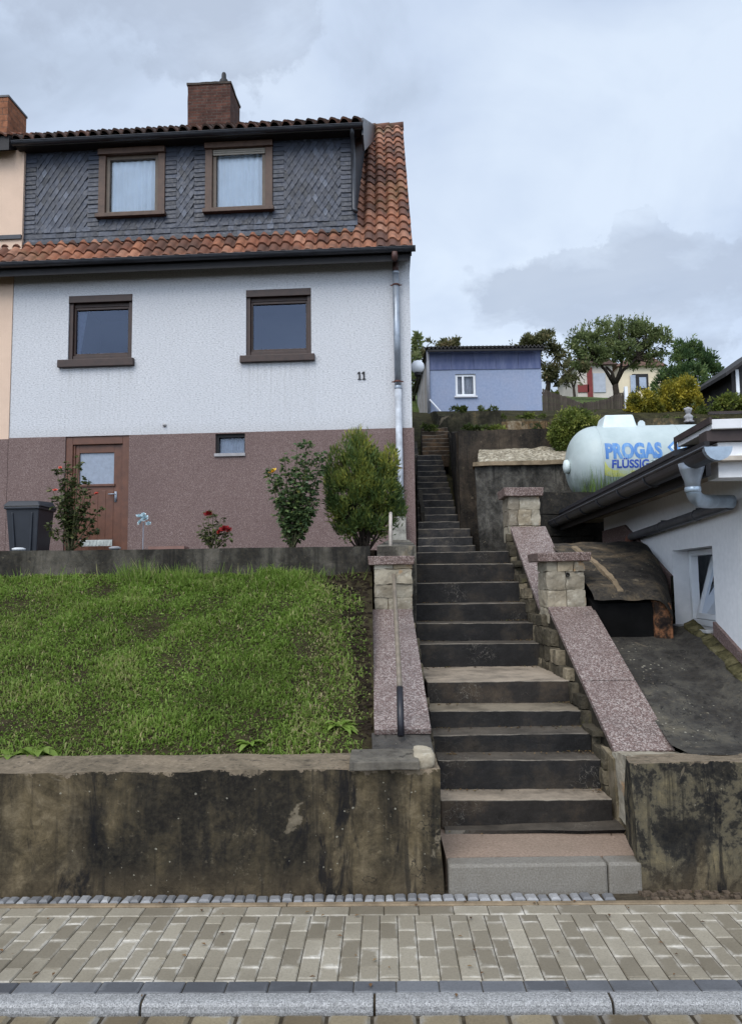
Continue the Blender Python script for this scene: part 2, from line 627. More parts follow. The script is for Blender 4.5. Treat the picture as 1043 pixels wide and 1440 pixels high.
def m_step(name, tread, riser, seed=0.0):
    k = N(name, 0.85, 0.25)
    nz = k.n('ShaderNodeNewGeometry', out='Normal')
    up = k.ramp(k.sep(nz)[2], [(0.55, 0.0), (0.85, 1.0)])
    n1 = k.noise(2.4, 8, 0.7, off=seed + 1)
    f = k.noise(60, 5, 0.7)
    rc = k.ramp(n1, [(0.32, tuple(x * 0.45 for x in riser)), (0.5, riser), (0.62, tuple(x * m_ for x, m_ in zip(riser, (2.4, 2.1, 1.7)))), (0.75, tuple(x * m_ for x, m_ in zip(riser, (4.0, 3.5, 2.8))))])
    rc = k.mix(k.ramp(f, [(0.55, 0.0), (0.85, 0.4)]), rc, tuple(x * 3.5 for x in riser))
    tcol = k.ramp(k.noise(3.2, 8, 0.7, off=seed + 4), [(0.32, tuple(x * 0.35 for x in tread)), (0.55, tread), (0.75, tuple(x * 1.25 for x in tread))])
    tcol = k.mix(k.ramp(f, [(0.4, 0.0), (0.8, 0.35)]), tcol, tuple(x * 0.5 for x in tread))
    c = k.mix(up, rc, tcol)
    nzz = k.sep(nz)[2]
    nose = k.math('MULTIPLY', k.ramp(nzz, [(0.18, 0.0), (0.35, 1.0), (0.85, 1.0), (0.95, 0.0)]), k.ramp(k.noise(6, 6, 0.7, off=seed), [(0.35, 0.15), (0.6, 0.9)]))
    c = k.mix(nose, c, (0.20, 0.175, 0.14))
    ck = k.vor(5.0, 'DISTANCE_TO_EDGE', vec=k.n('ShaderNodeVectorMath', {0: k.map((0.7, 1, 1.4)), 1: k.n('ShaderNodeTexNoise', {'Vector': k.co, 'Scale': 7.0, 'Detail': 5}, out=1)}, operation='ADD'))
    m = k.math('MULTIPLY', k.math('LESS_THAN', ck, 0.012), k.ramp(k.noise(2.3, 2, off=seed + 2.5), [(0.55, 0.0), (0.66, 0.65)]))
    c = k.mix(m, c, (0.17, 0.155, 0.13))
    k.col(c)
    k.bump(k.noise(9, 8, 0.7, off=seed), 0.45, 0.02)
    k.bump(f, 0.3, 0.004)
    return k.m


def m_stone():
    k = N('sandstone_blocks', 0.9, 0.15)
    a = k.attr()
    c = k.ramp(a, [(0.0, (0.17, 0.145, 0.11)), (0.3, (0.255, 0.225, 0.17)), (0.55, (0.31, 0.28, 0.22)), (0.8, (0.27, 0.215, 0.14)), (1.0, (0.38, 0.35, 0.285))])
    c = k.mix(k.ramp(k.noise(7, 8, 0.7), [(0.45, 0.0), (0.72, 0.75)]), c, (0.13, 0.105, 0.07))
    c = k.mix(k.ramp(k.noise(16, 6, 0.7, off=3), [(0.55, 0.0), (0.75, 0.6)]), c, (0.47, 0.44, 0.37))
    c = k.mix(k.ramp(k.noise(5, 5, 0.6, off=7), [(0.62, 0.0), (0.72, 0.6)]), c, (0.42, 0.22, 0.08))
    k.col(c)
    k.bump(k.noise(22, 8, 0.7), 0.6, 0.015)
    return k.m


def m_rubble():
    k = N('mossy_rubble', 0.93, 0.12)
    a = k.attr()
    c = k.ramp(a, [(0.0, (0.045, 0.038, 0.027)), (0.4, (0.095, 0.08, 0.055)), (0.75, (0.15, 0.125, 0.085)), (1.0, (0.23, 0.19, 0.13))])
    c = k.mix(k.ramp(k.noise(6, 8, 0.7), [(0.42, 0.0), (0.66, 0.85)]), c, (0.022, 0.02, 0.015))
    c = k.mix(k.ramp(k.noise(9, 6, 0.7, off=3), [(0.58, 0.0), (0.75, 0.6)]), c, (0.12, 0.11, 0.04))
    k.col(c)
    k.bump(k.noise(22, 8, 0.7), 0.7, 0.02)
    return k.m


def m_tiles():
    k = N('clay_pantiles', 0.75, 0.3)
    a = k.attr()
    c = k.ramp(a, [(0.0, (0.075, 0.036, 0.025)), (0.25, (0.16, 0.062, 0.036)), (0.5, (0.225, 0.086, 0.046)), (0.8, (0.29, 0.12, 0.064)), (1.0, (0.33, 0.165, 0.105))])
    c = k.mix(k.ramp(k.noise(1.4, 6, 0.7, off=2), [(0.42, 0.0), (0.66, 0.8)]), c, (0.065, 0.038, 0.028))
    c = k.mix(k.ramp(k.noise(14, 6, 0.7), [(0.5, 0.0), (0.75, 0.7)]), c, (0.06, 0.04, 0.03))
    c = k.mix(k.ramp(k.noise(0.8, 4, 0.6, off=11), [(0.58, 0.0), (0.70, 0.45)]), c, (0.075, 0.08, 0.03))
    k.col(c)
    k.bump(k.noise(45, 5, 0.7), 0.35, 0.006)
    return k.m


def m_slate():
    k = N('slate_shingles', 0.42, 0.45)
    a = k.attr()
    c = k.ramp(a, [(0.0, (0.010, 0.013, 0.021)), (0.5, (0.022, 0.028, 0.045)), (0.85, (0.040, 0.049, 0.072)), (1.0, (0.066, 0.079, 0.108))])
    c = k.mix(k.ramp(k.noise(16, 6, 0.7), [(0.45, 0.0), (0.8, 0.5)]), c, (0.03, 0.034, 0.043))
    k.col(c)
    k.rgh(k.ramp(k.noise(20, 4), [(0.3, 0.45), (0.7, 0.7)]))
    k.bump(k.noise(35, 6, 0.7), 0.3, 0.005)
    return k.m


def m_brick(name, c1, c2, mortar, sx=0.24, sz=0.075):
    k = N(name, 0.9, 0.15)
    sp = k.sep()
    nz = k.sep(k.n('ShaderNodeNewGeometry', out='Normal'))
    side = k.math('GREATER_THAN', k.math('ABSOLUTE', nz[0]), 0.7)
    u = k.math('ADD', k.math('MULTIPLY', sp[0], k.math('SUBTRACT', 1.0, side)), k.math('MULTIPLY', sp[1], side))
    v = k.n('ShaderNodeCombineXYZ', {0: u, 1: sp[2], 2: 0.0})
    nd = k.t.nodes.new('ShaderNodeTexBrick')
    k.set(nd.inputs['Vector'], v)
    nd.inputs['Color1'].default_value = c1 + (1,)
    nd.inputs['Color2'].default_value = c2 + (1,)
    nd.inputs['Mortar'].default_value = mortar + (1,)
    nd.inputs['Scale'].default_value = 1.0
    nd.inputs['Mortar Size'].default_value = 0.008
    nd.inputs['Mortar Smooth'].default_value = 0.3
    nd.inputs['Brick Width'].default_value = sx
    nd.inputs['Row Height'].default_value = sz
    c = k.mix(k.ramp(k.noise(5, 7, 0.7), [(0.4, 0.0), (0.7, 0.8)]), nd.outputs['Color'], tuple(x * 0.28 for x in c1))
    c = k.mix(k.ramp(k.noise(12, 6, 0.7, off=4), [(0.6, 0.0), (0.78, 0.5)]), c, (0.32, 0.22, 0.17))
    k.col(c)
    k.bump(k.math('SUBTRACT', 1.0, nd.outputs['Fac']), 0.7, 0.012)
    k.bump(k.noise(30, 6, 0.7), 0.4, 0.01)
    return k.m


def m_paver(name, lo, mid, hi, edge, wetness=0.0):
    """rect concrete pavers; UV 0..1 on each paver marks its worn pale rim"""
    k = N(name, 0.62, 0.35)
    a = k.attr()
    c = k.ramp(a, [(0.0, lo), (0.5, mid), (1.0, hi)])
    uv = k.sep(k.tc.outputs['UV'])
    du = k.math('ABSOLUTE', k.math('SUBTRACT', uv[0], 0.5))
    dv = k.math('ABSOLUTE', k.math('SUBTRACT', uv[1], 0.5))
    ed = k.math('MAXIMUM', du, dv)
    ed = k.math('ADD', ed, k.math('MULTIPLY', k.math('SUBTRACT', k.noise(9, 5, 0.6), 0.5), 0.75))
    em = k.ramp(ed, [(0.40, 0.0), (0.60, 0.8)])
    em = k.math('MULTIPLY', em, k.ramp(k.noise(4.5, 3, off=3), [(0.36, 0.0), (0.62, 1.0)]))
    c = k.mix(em, c, edge)
    c = k.mix(k.ramp(k.noise(1.7, 6, 0.65, off=6), [(0.45, 0.0), (0.72, 0.45)]), c, tuple(x * 0.55 for x in lo))
    c = k.mix(k.ramp(k.noise(90, 4, 0.7), [(0.45, 0.0), (0.85, 0.5)]), c, tuple(x * 0.5 for x in lo))
    k.col(c)
    k.rgh(k.ramp(k.noise(1.7, 6, 0.65, off=6), [(0.4, 0.75), (0.75, 0.35)]))
    k.bump(k.noise(120, 4), 0.35, 0.003)
    return k.m


def m_leaf(name, stops, trans=0.35, rough=0.55, spec=0.25):
    k = N(name, rough, spec)
    c = k.ramp(k.attr(), stops)
    c = k.mix(k.ramp(k.noise(1.6, 3), [(0.4, 0.0), (0.7, 0.3)]), c, stops[0][1])
    k.col(c)
    tr = k.t.nodes.new('ShaderNodeBsdfTranslucent')
    k.set(tr.inputs['Color'], c)
    ms = k.t.nodes.new('ShaderNodeMixShader')
    ms.inputs[0].default_value = trans
    out = k.t.nodes['Material Output']
    k.t.links.new(k.b.outputs[0], ms.inputs[1])
    k.t.links.new(tr.outputs[0], ms.inputs[2])
    k.t.links.new(ms.outputs[0], out.inputs[0])
    return k.m


def m_glass(name, tint=(0.75, 0.82, 0.9), ior=1.9, sheen=(0.62, 0.74, 1.0)):
    """thin window pane: lets the room through, mirrors the sky"""
    k = N(name, 0.02, 0.5)
    tr = k.t.nodes.new('ShaderNodeBsdfTransparent')
    tr.inputs[0].default_value = tint + (1,)
    gl = k.t.nodes.new('ShaderNodeBsdfGlossy')
    gl.inputs['Roughness'].default_value = 0.03
    gl.inputs['Color'].default_value = sheen + (1,)
    fr = k.t.nodes.new('ShaderNodeFresnel')
    fr.inputs[0].default_value = ior
    ms = k.t.nodes.new('ShaderNodeMixShader')
    k.t.links.new(fr.outputs[0], ms.inputs[0])
    k.t.links.new(tr.outputs[0], ms.inputs[1])
    k.t.links.new(gl.outputs[0], ms.inputs[2])
    b = k.t.nodes.new('ShaderNodeBump')
    b.inputs['Strength'].default_value = 0.10
    k.t.links.new(k.noise(1.3, 3), b.inputs['Height'])
    k.t.links.new(b.outputs[0], gl.inputs['Normal'])
    k.t.links.new(ms.outputs[0], k.t.nodes['Material Output'].inputs[0])
    return k.m


MT = {}
K_STUCCO = m_stucco()
MT['stucco'] = K_STUCCO.m
MT['plinth'] = m_plinth()
MT['peach'] = simple('peach_render', (0.56, 0.415, 0.315), 0.06, 2, 0.9, 0.15, 0, 0.4, 45, 0.01)
MT['tiles'] = m_tiles()
MT['slate'] = m_slate()
MT['slate_back'] = simple('slate_backing', (0.02, 0.023, 0.03), 0.2)
MT['brown_wood'] = simple('brown_painted_wood', (0.029, 0.0135, 0.009), 0.35, 9, 0.5, 0.4, 0, 0.2, 40)
MT['door_wood'] = simple('door_brown', (0.092, 0.035, 0.018), 0.25, 7, 0.45, 0.4, 0, 0.15, 40)
MT['casing'] = simple('casing_brown', (0.066, 0.036, 0.023), 0.3, 9, 0.55, 0.35, 0, 0.2, 40)
MT['shutter'] = simple('shutter_beige', (0.20, 0.18, 0.15), 0.15, 8, 0.5)
MT['black_eave'] = simple('black_eave_boards', (0.010, 0.009, 0.010), 0.4, 5, 0.6, 0.3)
MT['gutter_dark'] = simple('dark_gutter', (0.022, 0.024, 0.030), 0.4, 4, 0.4, 0.5, 0.2)
MT['zinc'] = simple('zinc_pipe', (0.26, 0.29, 0.33), 0.3, 5, 0.42, 0.5, 0.55, 0.1)
MT['zinc_light'] = simple('zinc_bright', (0.30, 0.36, 0.42), 0.3, 6, 0.35, 0.5, 0.5, 0.1)
MT['rust'] = simple('rusty_bracket', (0.09, 0.035, 0.025), 0.4, 20, 0.8)
MT['brick_red'] = m_brick('chimney_brick', (0.105, 0.046, 0.033), (0.062, 0.030, 0.024), (0.085, 0.072, 0.06))
MT['brick_orange'] = m_brick('neighbour_brick', (0.27, 0.115, 0.062), (0.22, 0.095, 0.052), (0.12, 0.08, 0.06), 0.26, 0.16)
MT['glass'] = m_glass('window_glass', (0.95, 0.97, 1.0), 1.45, (0.75, 0.8, 0.88))
MT['glass_dark'] = m_glass('window_glass_dark', (0.62, 0.66, 0.75), 1.75)
MT['curtain'] = simple('sheer_curtain', (0.60, 0.66, 0.70), 0.06, 3, 0.9, 0.1)
MT['room'] = simple('dim_room', (0.03, 0.037, 0.065), 0.2, 1.0, 0.9, 0.1)
MT['pale_frost'] = simple('frosted_pane', (0.20, 0.23, 0.28), 0.15, 12, 0.25, 0.5)
MT['granite'] = m_granite()
MT['granite_red'] = m_granite('red_granite_caps', (0.055, 0.033, 0.028), (0.12, 0.078, 0.065), (0.27, 0.21, 0.185), 130)
MT['grey_granite'] = m_kerb()
MT['stone'] = m_stone()
MT['mortar'] = simple('mortar', (0.24, 0.20, 0.145), 0.5, 14, 0.95, 0.1, 0, 0.5, 30, 0.01)
MT['rubble'] = m_rubble()
MT['matt_black'] = simple('matt_black_board', (.006, .006, .006), .4, 4, .97, .05)
MT['dark_mortar'] = simple('dark_mortar', (0.035, 0.03, 0.022), 0.5, 14, 0.95, 0.1, 0, 0.5, 30, 0.01)
MT['tan'] = simple('tan_concrete', (0.19, 0.145, 0.095), 0.45, 6, 0.95, 0.1, 0, 0.5, 40, 0.01)
MT['soil'] = simple('dark_soil', (0.022, 0.016, 0.011), 0.6, 12, 0.98, 0.1, 0, 0.8, 40, 0.03)
MT['asphalt'] = simple('asphalt', (0.05, 0.05, 0.052), 0.3, 30, 0.85, 0.2, 0, 0.4, 120, 0.006)
MT['joint'] = simple('joint_sand', (0.048, 0.039, 0.027), 0.5, 30, 0.95, 0.1, 0, 0.5, 120, 0.005)
MT['ground'] = None
# ------------------------------------------------------------------ frames
def hit(M, px, py, axis, val):
    """where the sight line through a point of the photo meets the plane local[axis] = val of frame M"""
    inv = M.inverted()
    o = inv @ Vector((0, 0, EYE))
    d = (inv.to_3x3() @ ray(px, py))
    return o + d * ((val - o[axis]) / d[axis])


# ------------------------------------------------------------------ setting: ground sheet
def lerp_table(t, x):
    if x <= t[0][0]:
        return t[0][1]
    for (a, u), (b, v) in zip(t, t[1:]):
        if x <= b:
            return u + (v - u) * (x - a) / (b - a)
    return t[-1][1]


HILL = [(24, 6.85), (26.6, 7.0), (29, 8.35), (34, 9.7), (40, 11.3), (48, 13.3), (56, 14.3), (70, 13.0), (100, 8), (300, -2), (900, -4)]
T_LEFT = [(4.2, -0.3), (4.4, 0.2), (7.0, 1.3), (7.2, 1.75), (13.5, 1.85), (21, 2.2), (23, 5.5)] + HILL
T_MID = [(4.2, -0.3), (4.7, -0.1), (7.7, 1.2), (12.6, 1.3), (13.0, 1.5), (17.6, 4.0), (19, 4.3), (21, 5.4), (23, 6.4)] + HILL
T_RIGHT = [(4.2, -0.3), (4.5, 0.3), (6.0, 0.8), (8.0, 1.5), (10.3, 1.75), (10.62, 2.72), (12.7, 2.8), (12.95, 3.2), (14.2, 3.4), (14.5, 4.32), (20.2, 4.9), (20.65, 6.0), (22, 6.5)] + HILL


def ground_z(x, d):
    if d < 4.15:
        return -0.30 if d > 2 else -0.2
    t = T_LEFT if x < (0.10 if d < 13.2 else 0.79) else (T_MID if x < (1.72 if d < 8.3 else 2.29 if d < 14.4 else 1.90) else T_RIGHT)
    z = lerp_table(t, d)
    if d > 20:
        z += 0.25 * math.sin(x * 0.21 + 1.0) * min(1, (d - 20) / 10) + 0.10 * noise.noise(Vector((x * 0.5, d * 0.5, 0))) * min(1, (d - 20) / 5)
        if d > 26:
            z -= 0.02 * max(0, -x - 6)
    return z


def make_ground():
    xs = [-400, -150, -60, -30, -20, -14, -10, -7, -5, -3, -1.5, -0.3, 0.09, 0.12, 0.6, 0.78, 0.80, 1.2, 1.70, 1.74, 1.88, 1.92] + [2.27, 2.31] + [2.7 + 0.5 * i for i in range(19)] + [13, 15, 18, 22, 28, 36, 60, 150, 400]
    ds = [-300, -60, -10, 0, 2, 3.4, 4.0, 4.15, 4.3, 4.6, 5, 5.5, 6, 6.5, 7.0, 7.2, 7.7, 8.2, 9, 10.3, 10.62, 11.5, 12.6, 12.7, 12.95, 13.5, 14.2, 14.5, 15.5, 16.6, 17.6, 18.4, 18.9, 19.3, 20, 21, 22, 23] + [24 + 0.7 * i for i in range(50)] + [60, 64, 70, 80, 100, 150, 300, 900]
    mb = MB()
    vs = [(x, d, ground_z(x, d)) for d in ds for x in xs]
    n = len(xs)
    fs = [(j * n + i, j * n + i + 1, (j + 1) * n + i + 1, (j + 1) * n + i) for j in range(len(ds) - 1) for i in range(n - 1)]
    mb.add(vs, fs)
    k = N('hillside_grass', 0.95, 0.1)
    c = k.ramp(k.noise(1.1, 8, 0.7), [(0.3, (0.03, 0.045, 0.014)), (0.5, (0.07, 0.10, 0.028)), (0.7, (0.11, 0.13, 0.045))])
    c = k.mix(k.ramp(k.noise(9, 6, 0.7), [(0.45, 0.0), (0.7, 0.8)]), c, (0.04, 0.045, 0.02))
    # bare soil lower down the slope
    z = k.sep()[2]
    c = k.mix(k.ramp(k.math('ADD', z, k.noise(2, 4)), [(0.0, 1.0), (1.0, 1.0)]) if False else k.math('LESS_THAN', k.math('ADD', z, k.noise(2, 5)), 8.4), c, k.ramp(k.noise(5, 8, 0.75), [(0.3, (0.014, 0.012, 0.008)), (0.5, (0.035, 0.032, 0.016)), (0.7, (0.07, 0.065, 0.03))]))
    k.col(c)
    k.bump(k.noise(14, 6, 0.7), 0.9, 0.08)
    o = mb.build('hillside_ground', k.m, smooth=False)
    tag(o, 'grassy hillside rising behind the houses', 'ground', kind='structure')


make_ground()

# ------------------------------------------------------------------ setting: street (turned one degree against the picture plane)
SYAW = math.radians(-1.0)
SM = Matrix.Rotation(SYAW, 4, 'Z')


def sdep(py, z=0.0):
    """street-frame depth of a level line seen at row py under the middle of the photo"""
    return hit(SM, CXP, py, 2, z).y


def street(o, label, cat):
    o.rotation_euler = (0, 0, SYAW)
    return tag(o, label, cat, kind='structure')


d_wall = 4.13
d_cob0, d_cob1 = sdep(1268.5), sdep(1260)
d_str0 = sdep(1274)
d_head0 = sdep(1286.5)
d_col0 = sdep(1379)
d_bor0 = sdep(1396)
d_kerb0 = sdep(1411)


def paver_set(rects, zt, h, bev=0.005):
    """rects: (x0,x1,y0,y1); returns builder and uvs: a bevelled block each"""
    mb, uv = MB(), []
    for (x0, x1, y0, y1) in rects:
        dz = rng.uniform(-0.0012, 0.0012)
        t = [rng.uniform(-0.001, 0.001) for _ in range(4)]
        b = bev
        bot = [(x0, y0, zt - h), (x1, y0, zt - h), (x1, y1, zt - h), (x0, y1, zt - h)]
        mid = [(x0, y0, zt - b + dz), (x1, y0, zt - b + dz), (x1, y1, zt - b + dz), (x0, y1, zt - b + dz)]
        top = [(x0 + b, y0 + b, zt + dz + t[0]), (x1 - b, y0 + b, zt + dz + t[1]), (x1 - b, y1 - b, zt + dz + t[2]), (x0 + b, y1 - b, zt + dz + t[3])]
        r = rng.random()
        fs = [(8, 9, 10, 11)] + [(4 + i, 4 + (i + 1) % 4, 8 + (i + 1) % 4, 8 + i) for i in range(4)] + [(i, (i + 1) % 4, 4 + (i + 1) % 4, 4 + i) for i in range(4)]
        mb.add(bot + mid + top, fs, r)
        U = [(0, 0), (1, 0), (1, 1), (0, 1)]
        uv += [(0.04, 0.04), (0.96, 0.04), (0.96, 0.96), (0.04, 0.96)]
        for i in range(4):
            uv += [U[i], U[(i + 1) % 4], U[(i + 1) % 4], U[i]]
        for i in range(4):
            uv += [U[i], U[(i + 1) % 4], U[(i + 1) % 4], U[i]]
    return mb, uv


XL, XR = -7.0, 7.0
mb = MB()
mb.box(XL - 6, XR + 6, d_kerb0 + 0.02, d_wall + 0.3, -0.2, -0.006)
street(mb.build('pavement_bed', MT['joint']), 'sandy bed under the pavement', 'pavement')

PW, PL = 0.0835, 0.170
J = 0.0035
rects = []
x = XL
while x < XR:
    rects.append((x + J / 2, x + PL - J / 2, d_head0 + J / 2, d_str0 - J / 2))
    x += PL
x, i = XL + 0.02, 0
while x < XR:
    y = d_head0
    full = [PL] * 6 if i % 2 == 0 else [PL / 2] + [PL] * 6
    for L in full:
        y0 = max(y - L, d_col0)
        if y - y0 > 0.02:
            rects.append((x + J / 2, x + PW - J / 2, y0 + J / 2, y - J / 2))
        y = y0
        if y <= d_col0 + 0.001:
            break
    x += PW
    i += 1
mb, uv = paver_set(rects, 0.0, 0.06)
street(mb.build('pavement', m_paver('ochre_pavers', (0.150, 0.128, 0.092), (0.215, 0.188, 0.140), (0.285, 0.254, 0.196), (0.54, 0.51, 0.45)), uv=uv), 'ochre concrete paver pavement with pale worn rims', 'pavement')
rects = []
x = XL + 0.05
while x < XR:
    rects.append((x + J / 2, x + PL - J / 2, d_bor0 + J, d_col0 - J / 2))
    x += PL
mb, uv = paver_set(rects, 0.001, 0.06)
street(mb.build('pavement_border', m_paver('grey_pavers', (0.060, 0.062, 0.068), (0.095, 0.098, 0.106), (0.13, 0.134, 0.142), (0.22, 0.225, 0.23)), uv=uv), 'dark grey paver row along the kerb', 'pavement')
rects = []
x = XL
while x < XR:
    L = rng.uniform(0.8, 1.3)
    rects.append((x + J / 2, x + L - J / 2, d_str0 + 0.004, d_cob0 - 0.003))
    x += L
mb, uv = paver_set(rects, 0.004, 0.06)
street(mb.build('pavement_edging', MT['tan'], uv=uv), 'narrow tan edging strip of the pavement', 'pavement')
# little granite setts along the wall foot
mb = MB()
x = XL
while x < P(832, 1265, 4.1).x:
    L = rng.uniform(0.046, 0.066)
    y0, y1 = d_cob0 + rng.uniform(0.0, 0.008), d_cob1 + rng.uniform(-0.008, 0.006)
    s = rng.uniform(-0.006, 0.006)
    zt = 0.010 + rng.uniform(-0.004, 0.006)
    b = 0.009
    mb.add([(x + .003, y0, -.03), (x + L - .005, y0, -.03), (x + L - .005 + s, y1, -.03), (x + .003 + s, y1, -.03),
            (x + .003, y0, zt - b), (x + L - .005, y0, zt - b), (x + L - .005 + s, y1, zt - b), (x + .003 + s, y1, zt - b),
            (x + .003 + b, y0 + b, zt), (x + L - .005 - b, y0 + b, zt), (x + L - .005 - b + s, y1 - b, zt), (x + .003 + b + s, y1 - b, zt)],
           [(8, 9, 10, 11)] + [(4 + i, 4 + (i + 1) % 4, 8 + (i + 1) % 4, 8 + i) for i in range(4)] + [(i, (i + 1) % 4, 4 + (i + 1) % 4, 4 + i) for i in range(4)], rng.random())
    x += L
kk = N('granite_setts', 0.7, 0.3)
kk.col(kk.mix(kk.ramp(kk.noise(60, 4), [(0.4, 0.0), (0.8, 0.6)]), kk.ramp(kk.attr(), [(0, (0.11, 0.11, 0.113)), (0.6, (0.20, 0.20, 0.204)), (1, (0.29, 0.288, 0.285))]), (0.12, 0.12, 0.12)))
street(mb.build('pavement_setts', kk.m), 'single row of small grey granite setts at the wall foot', 'pavement')
# kerb: granite pieces with rounded nose
mb = MB()
kj = [hit(SM, px, 1415, 2, 0.0).x for px in (-480, -145, 195, 526, 865, 1200, 1540)]
for a, b in zip(kj, kj[1:]):
    prof = [(d_bor0 - 0.001, -0.14), (d_bor0 - 0.001, 0.002), (d_bor0 - 0.03, 0.003), (d_kerb0 + 0.026, 0.001), (d_kerb0 + 0.012, -0.004), (d_kerb0 + 0.004, -0.013), (d_kerb0, -0.032), (d_kerb0, -0.14)]
    mb.prism(prof, 0, a + 0.005, b - 0.005)
street(mb.build('kerb', MT['grey_granite'], bevel=0.003), 'long pale granite kerb stones', 'kerb')
# road of rough ochre setts
mb = MB()
mb.box(-60, 60, -6, d_kerb0 + 0.001, -0.25, -0.046)
street(mb.build('road_bed', MT['joint']), 'bed of the street', 'road')
rects = []
for row in range(16):
    x = XL + rng.uniform(0, 0.1)
    y1 = d_kerb0 - 0.012 - row * 0.105
    while x < XR:
        L = 0.165 if row else 0.172
        rects.append((x + 0.007, x + L - 0.007, y1 - 0.095, y1))
        x += L
mb, uv = paver_set(rects, -0.031, 0.05, 0.012)
street(mb.build('road', m_paver('road_setts', (0.10, 0.075, 0.042), (0.16, 0.125, 0.075), (0.23, 0.19, 0.12), (0.36, 0.36, 0.35)), uv=uv), 'street of rough ochre setts in front of the kerb', 'road')

# ------------------------------------------------------------------ lower staircase
def stair_hexa(mb, x0, x1, y0, y1, z0, z1, **k):
    mb.roughbox(x0, x1, y0, y1, z0, z1, **k)


SX0, SX1 = 0.405, 1.425
nos = [(1216, 4.12), (1125, 4.70), (1069, 4.92), (1033, 5.12), (1000, 5.35), (959, 5.66), (905, 6.6), (876, 6.86), (849, 7.12), (818, 7.37), (793, 7.62), (775.5, 7.87)]
sz = [P(680, y, d).z for y, d in nos]
st = thing('garden_staircase', 'steep stone staircase from the pavement up between two granite topped walls', 'stairs', (0.9, 4.12, 0))
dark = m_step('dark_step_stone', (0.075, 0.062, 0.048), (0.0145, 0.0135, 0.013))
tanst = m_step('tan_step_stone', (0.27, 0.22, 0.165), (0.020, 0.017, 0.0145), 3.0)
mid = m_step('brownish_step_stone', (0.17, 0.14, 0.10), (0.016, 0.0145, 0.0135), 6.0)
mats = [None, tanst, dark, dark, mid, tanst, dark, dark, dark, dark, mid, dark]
# lowest step: pale granite kerb block with concrete filling
kb = N('pale_granite_block', 0.7, 0.3)
kb.col(kb.mix(kb.ramp(kb.noise(4, 7, 0.7), [(0.45, 0.0), (0.75, 0.55)]), kb.ramp(kb.noise(120, 3), [(0.3, (0.118, 0.106, 0.088)), (0.7, (0.20, 0.184, 0.158))]), (0.10, 0.085, 0.065)))
kb.bump(kb.noise(90, 4), 0.3, 0.004)
mb = MB()
xj = P(855, 1235, 4.12).x
mb.box(SX0 - 0.03, xj - 0.002, 4.12, 4.24, -0.1, sz[0])
mb.box(xj + 0.002, P(903, 1235, 4.12).x, 4.12, 4.24, -0.1, sz[0])
mb.build('kerb_step', kb.m, st, world=True, bevel=0.014)
kf = N('step_filling', 0.92, 0.15)
kf.col(kf.mix(kf.ramp(kf.noise(3, 7, 0.7), [(0.4, 0.0), (0.75, 0.5)]), kf.ramp(kf.noise(70, 5, 0.7), [(0.3, (0.16, 0.115, 0.085)), (0.7, (0.30, 0.225, 0.175))]), (0.17, 0.13, 0.095)))
kf.bump(kf.noise(60, 5), 0.5, 0.008)
mb = MB()
mb.rough([(SX0 - .03, 4.242, -.1), (1.43, 4.242, -.1), (1.43, 4.77, -.1), (SX0 - .03, 4.77, -.1)],
         [(SX0 - .03, 4.242, sz[0] - .004), (1.41, 4.242, sz[0] - .004), (1.43, 4.77, sz[0] + .008), (SX0 - .03, 4.77, sz[0] - .002)], res=0.05, amp=0.004)
mb.build('step_filling', kf.m, st, world=True)
mb = MB()   # dark wedge of old stone under the second riser
mb.rough([(SX0, 4.60, .1), (1.43, 4.64, .1), (1.43, 4.78, .1), (SX0, 4.78, .1)], [(SX0, 4.63, sz[0] + .016), (1.43, 4.54, sz[0] + .03), (1.43, 4.78, sz[0] + .04), (SX0, 4.78, sz[0] + .02)], res=0.06, amp=0.005)
mb.build('step', dark, st, world=True)
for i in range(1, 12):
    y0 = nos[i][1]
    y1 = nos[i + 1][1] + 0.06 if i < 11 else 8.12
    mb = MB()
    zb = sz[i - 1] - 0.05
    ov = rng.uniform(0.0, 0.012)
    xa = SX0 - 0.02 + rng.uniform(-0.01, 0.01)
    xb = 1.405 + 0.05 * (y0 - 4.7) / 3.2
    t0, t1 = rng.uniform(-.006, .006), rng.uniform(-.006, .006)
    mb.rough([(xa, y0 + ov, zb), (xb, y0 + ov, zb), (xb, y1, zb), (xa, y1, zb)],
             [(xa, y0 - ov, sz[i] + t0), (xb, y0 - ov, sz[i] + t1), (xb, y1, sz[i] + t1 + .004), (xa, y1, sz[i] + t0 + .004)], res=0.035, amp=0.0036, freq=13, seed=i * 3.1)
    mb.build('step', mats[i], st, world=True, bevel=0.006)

# dead leaves and grit in the back corners of the treads
mb = MB()
for k in range(420):
    i = rng.randrange(0, 11)
    ya, yb = nos[i][1] + .03, nos[i + 1][1] - .012
    if yb - ya < .02:
        continue
    side = rng.random()
    x = SX0 + .02 + abs(rng.gauss(0, .10)) if side < .3 else (SX1 - .02 - abs(rng.gauss(0, .12)) if side < .75 else rng.uniform(SX0, SX1))
    if not SX0 + .01 < x < SX1 - .005:
        continue
    y = yb - abs(rng.gauss(0, .05))
    if y < ya:
        continue
    s, w = rng.uniform(.004, .016), rng.uniform(0, 6.28)
    c, s_ = math.cos(w) * s, math.sin(w) * s
    z = sz[i] + .008
    mb.add([(x - c, y - s_, z), (x + s_ * .5, y - c * .5, z + .006), (x + c, y + s_, z + .002), (x - s_ * .5, y + c * .5, z + .007)], [(0, 1, 2, 3)], rng.random())
kl2 = N('dead_leaf', .85, .15)
kl2.col(kl2.ramp(kl2.attr(), [(0, (.03, .022, .014)), (.5, (.085, .055, .028)), (.85, (.16, .10, .045)), (1, (.10, .12, .03))]))
tag(mb.build('leaf_litter', kl2.m), 'dead leaves and grit in the corners of the lower steps', 'leaf litter', kind='stuff')

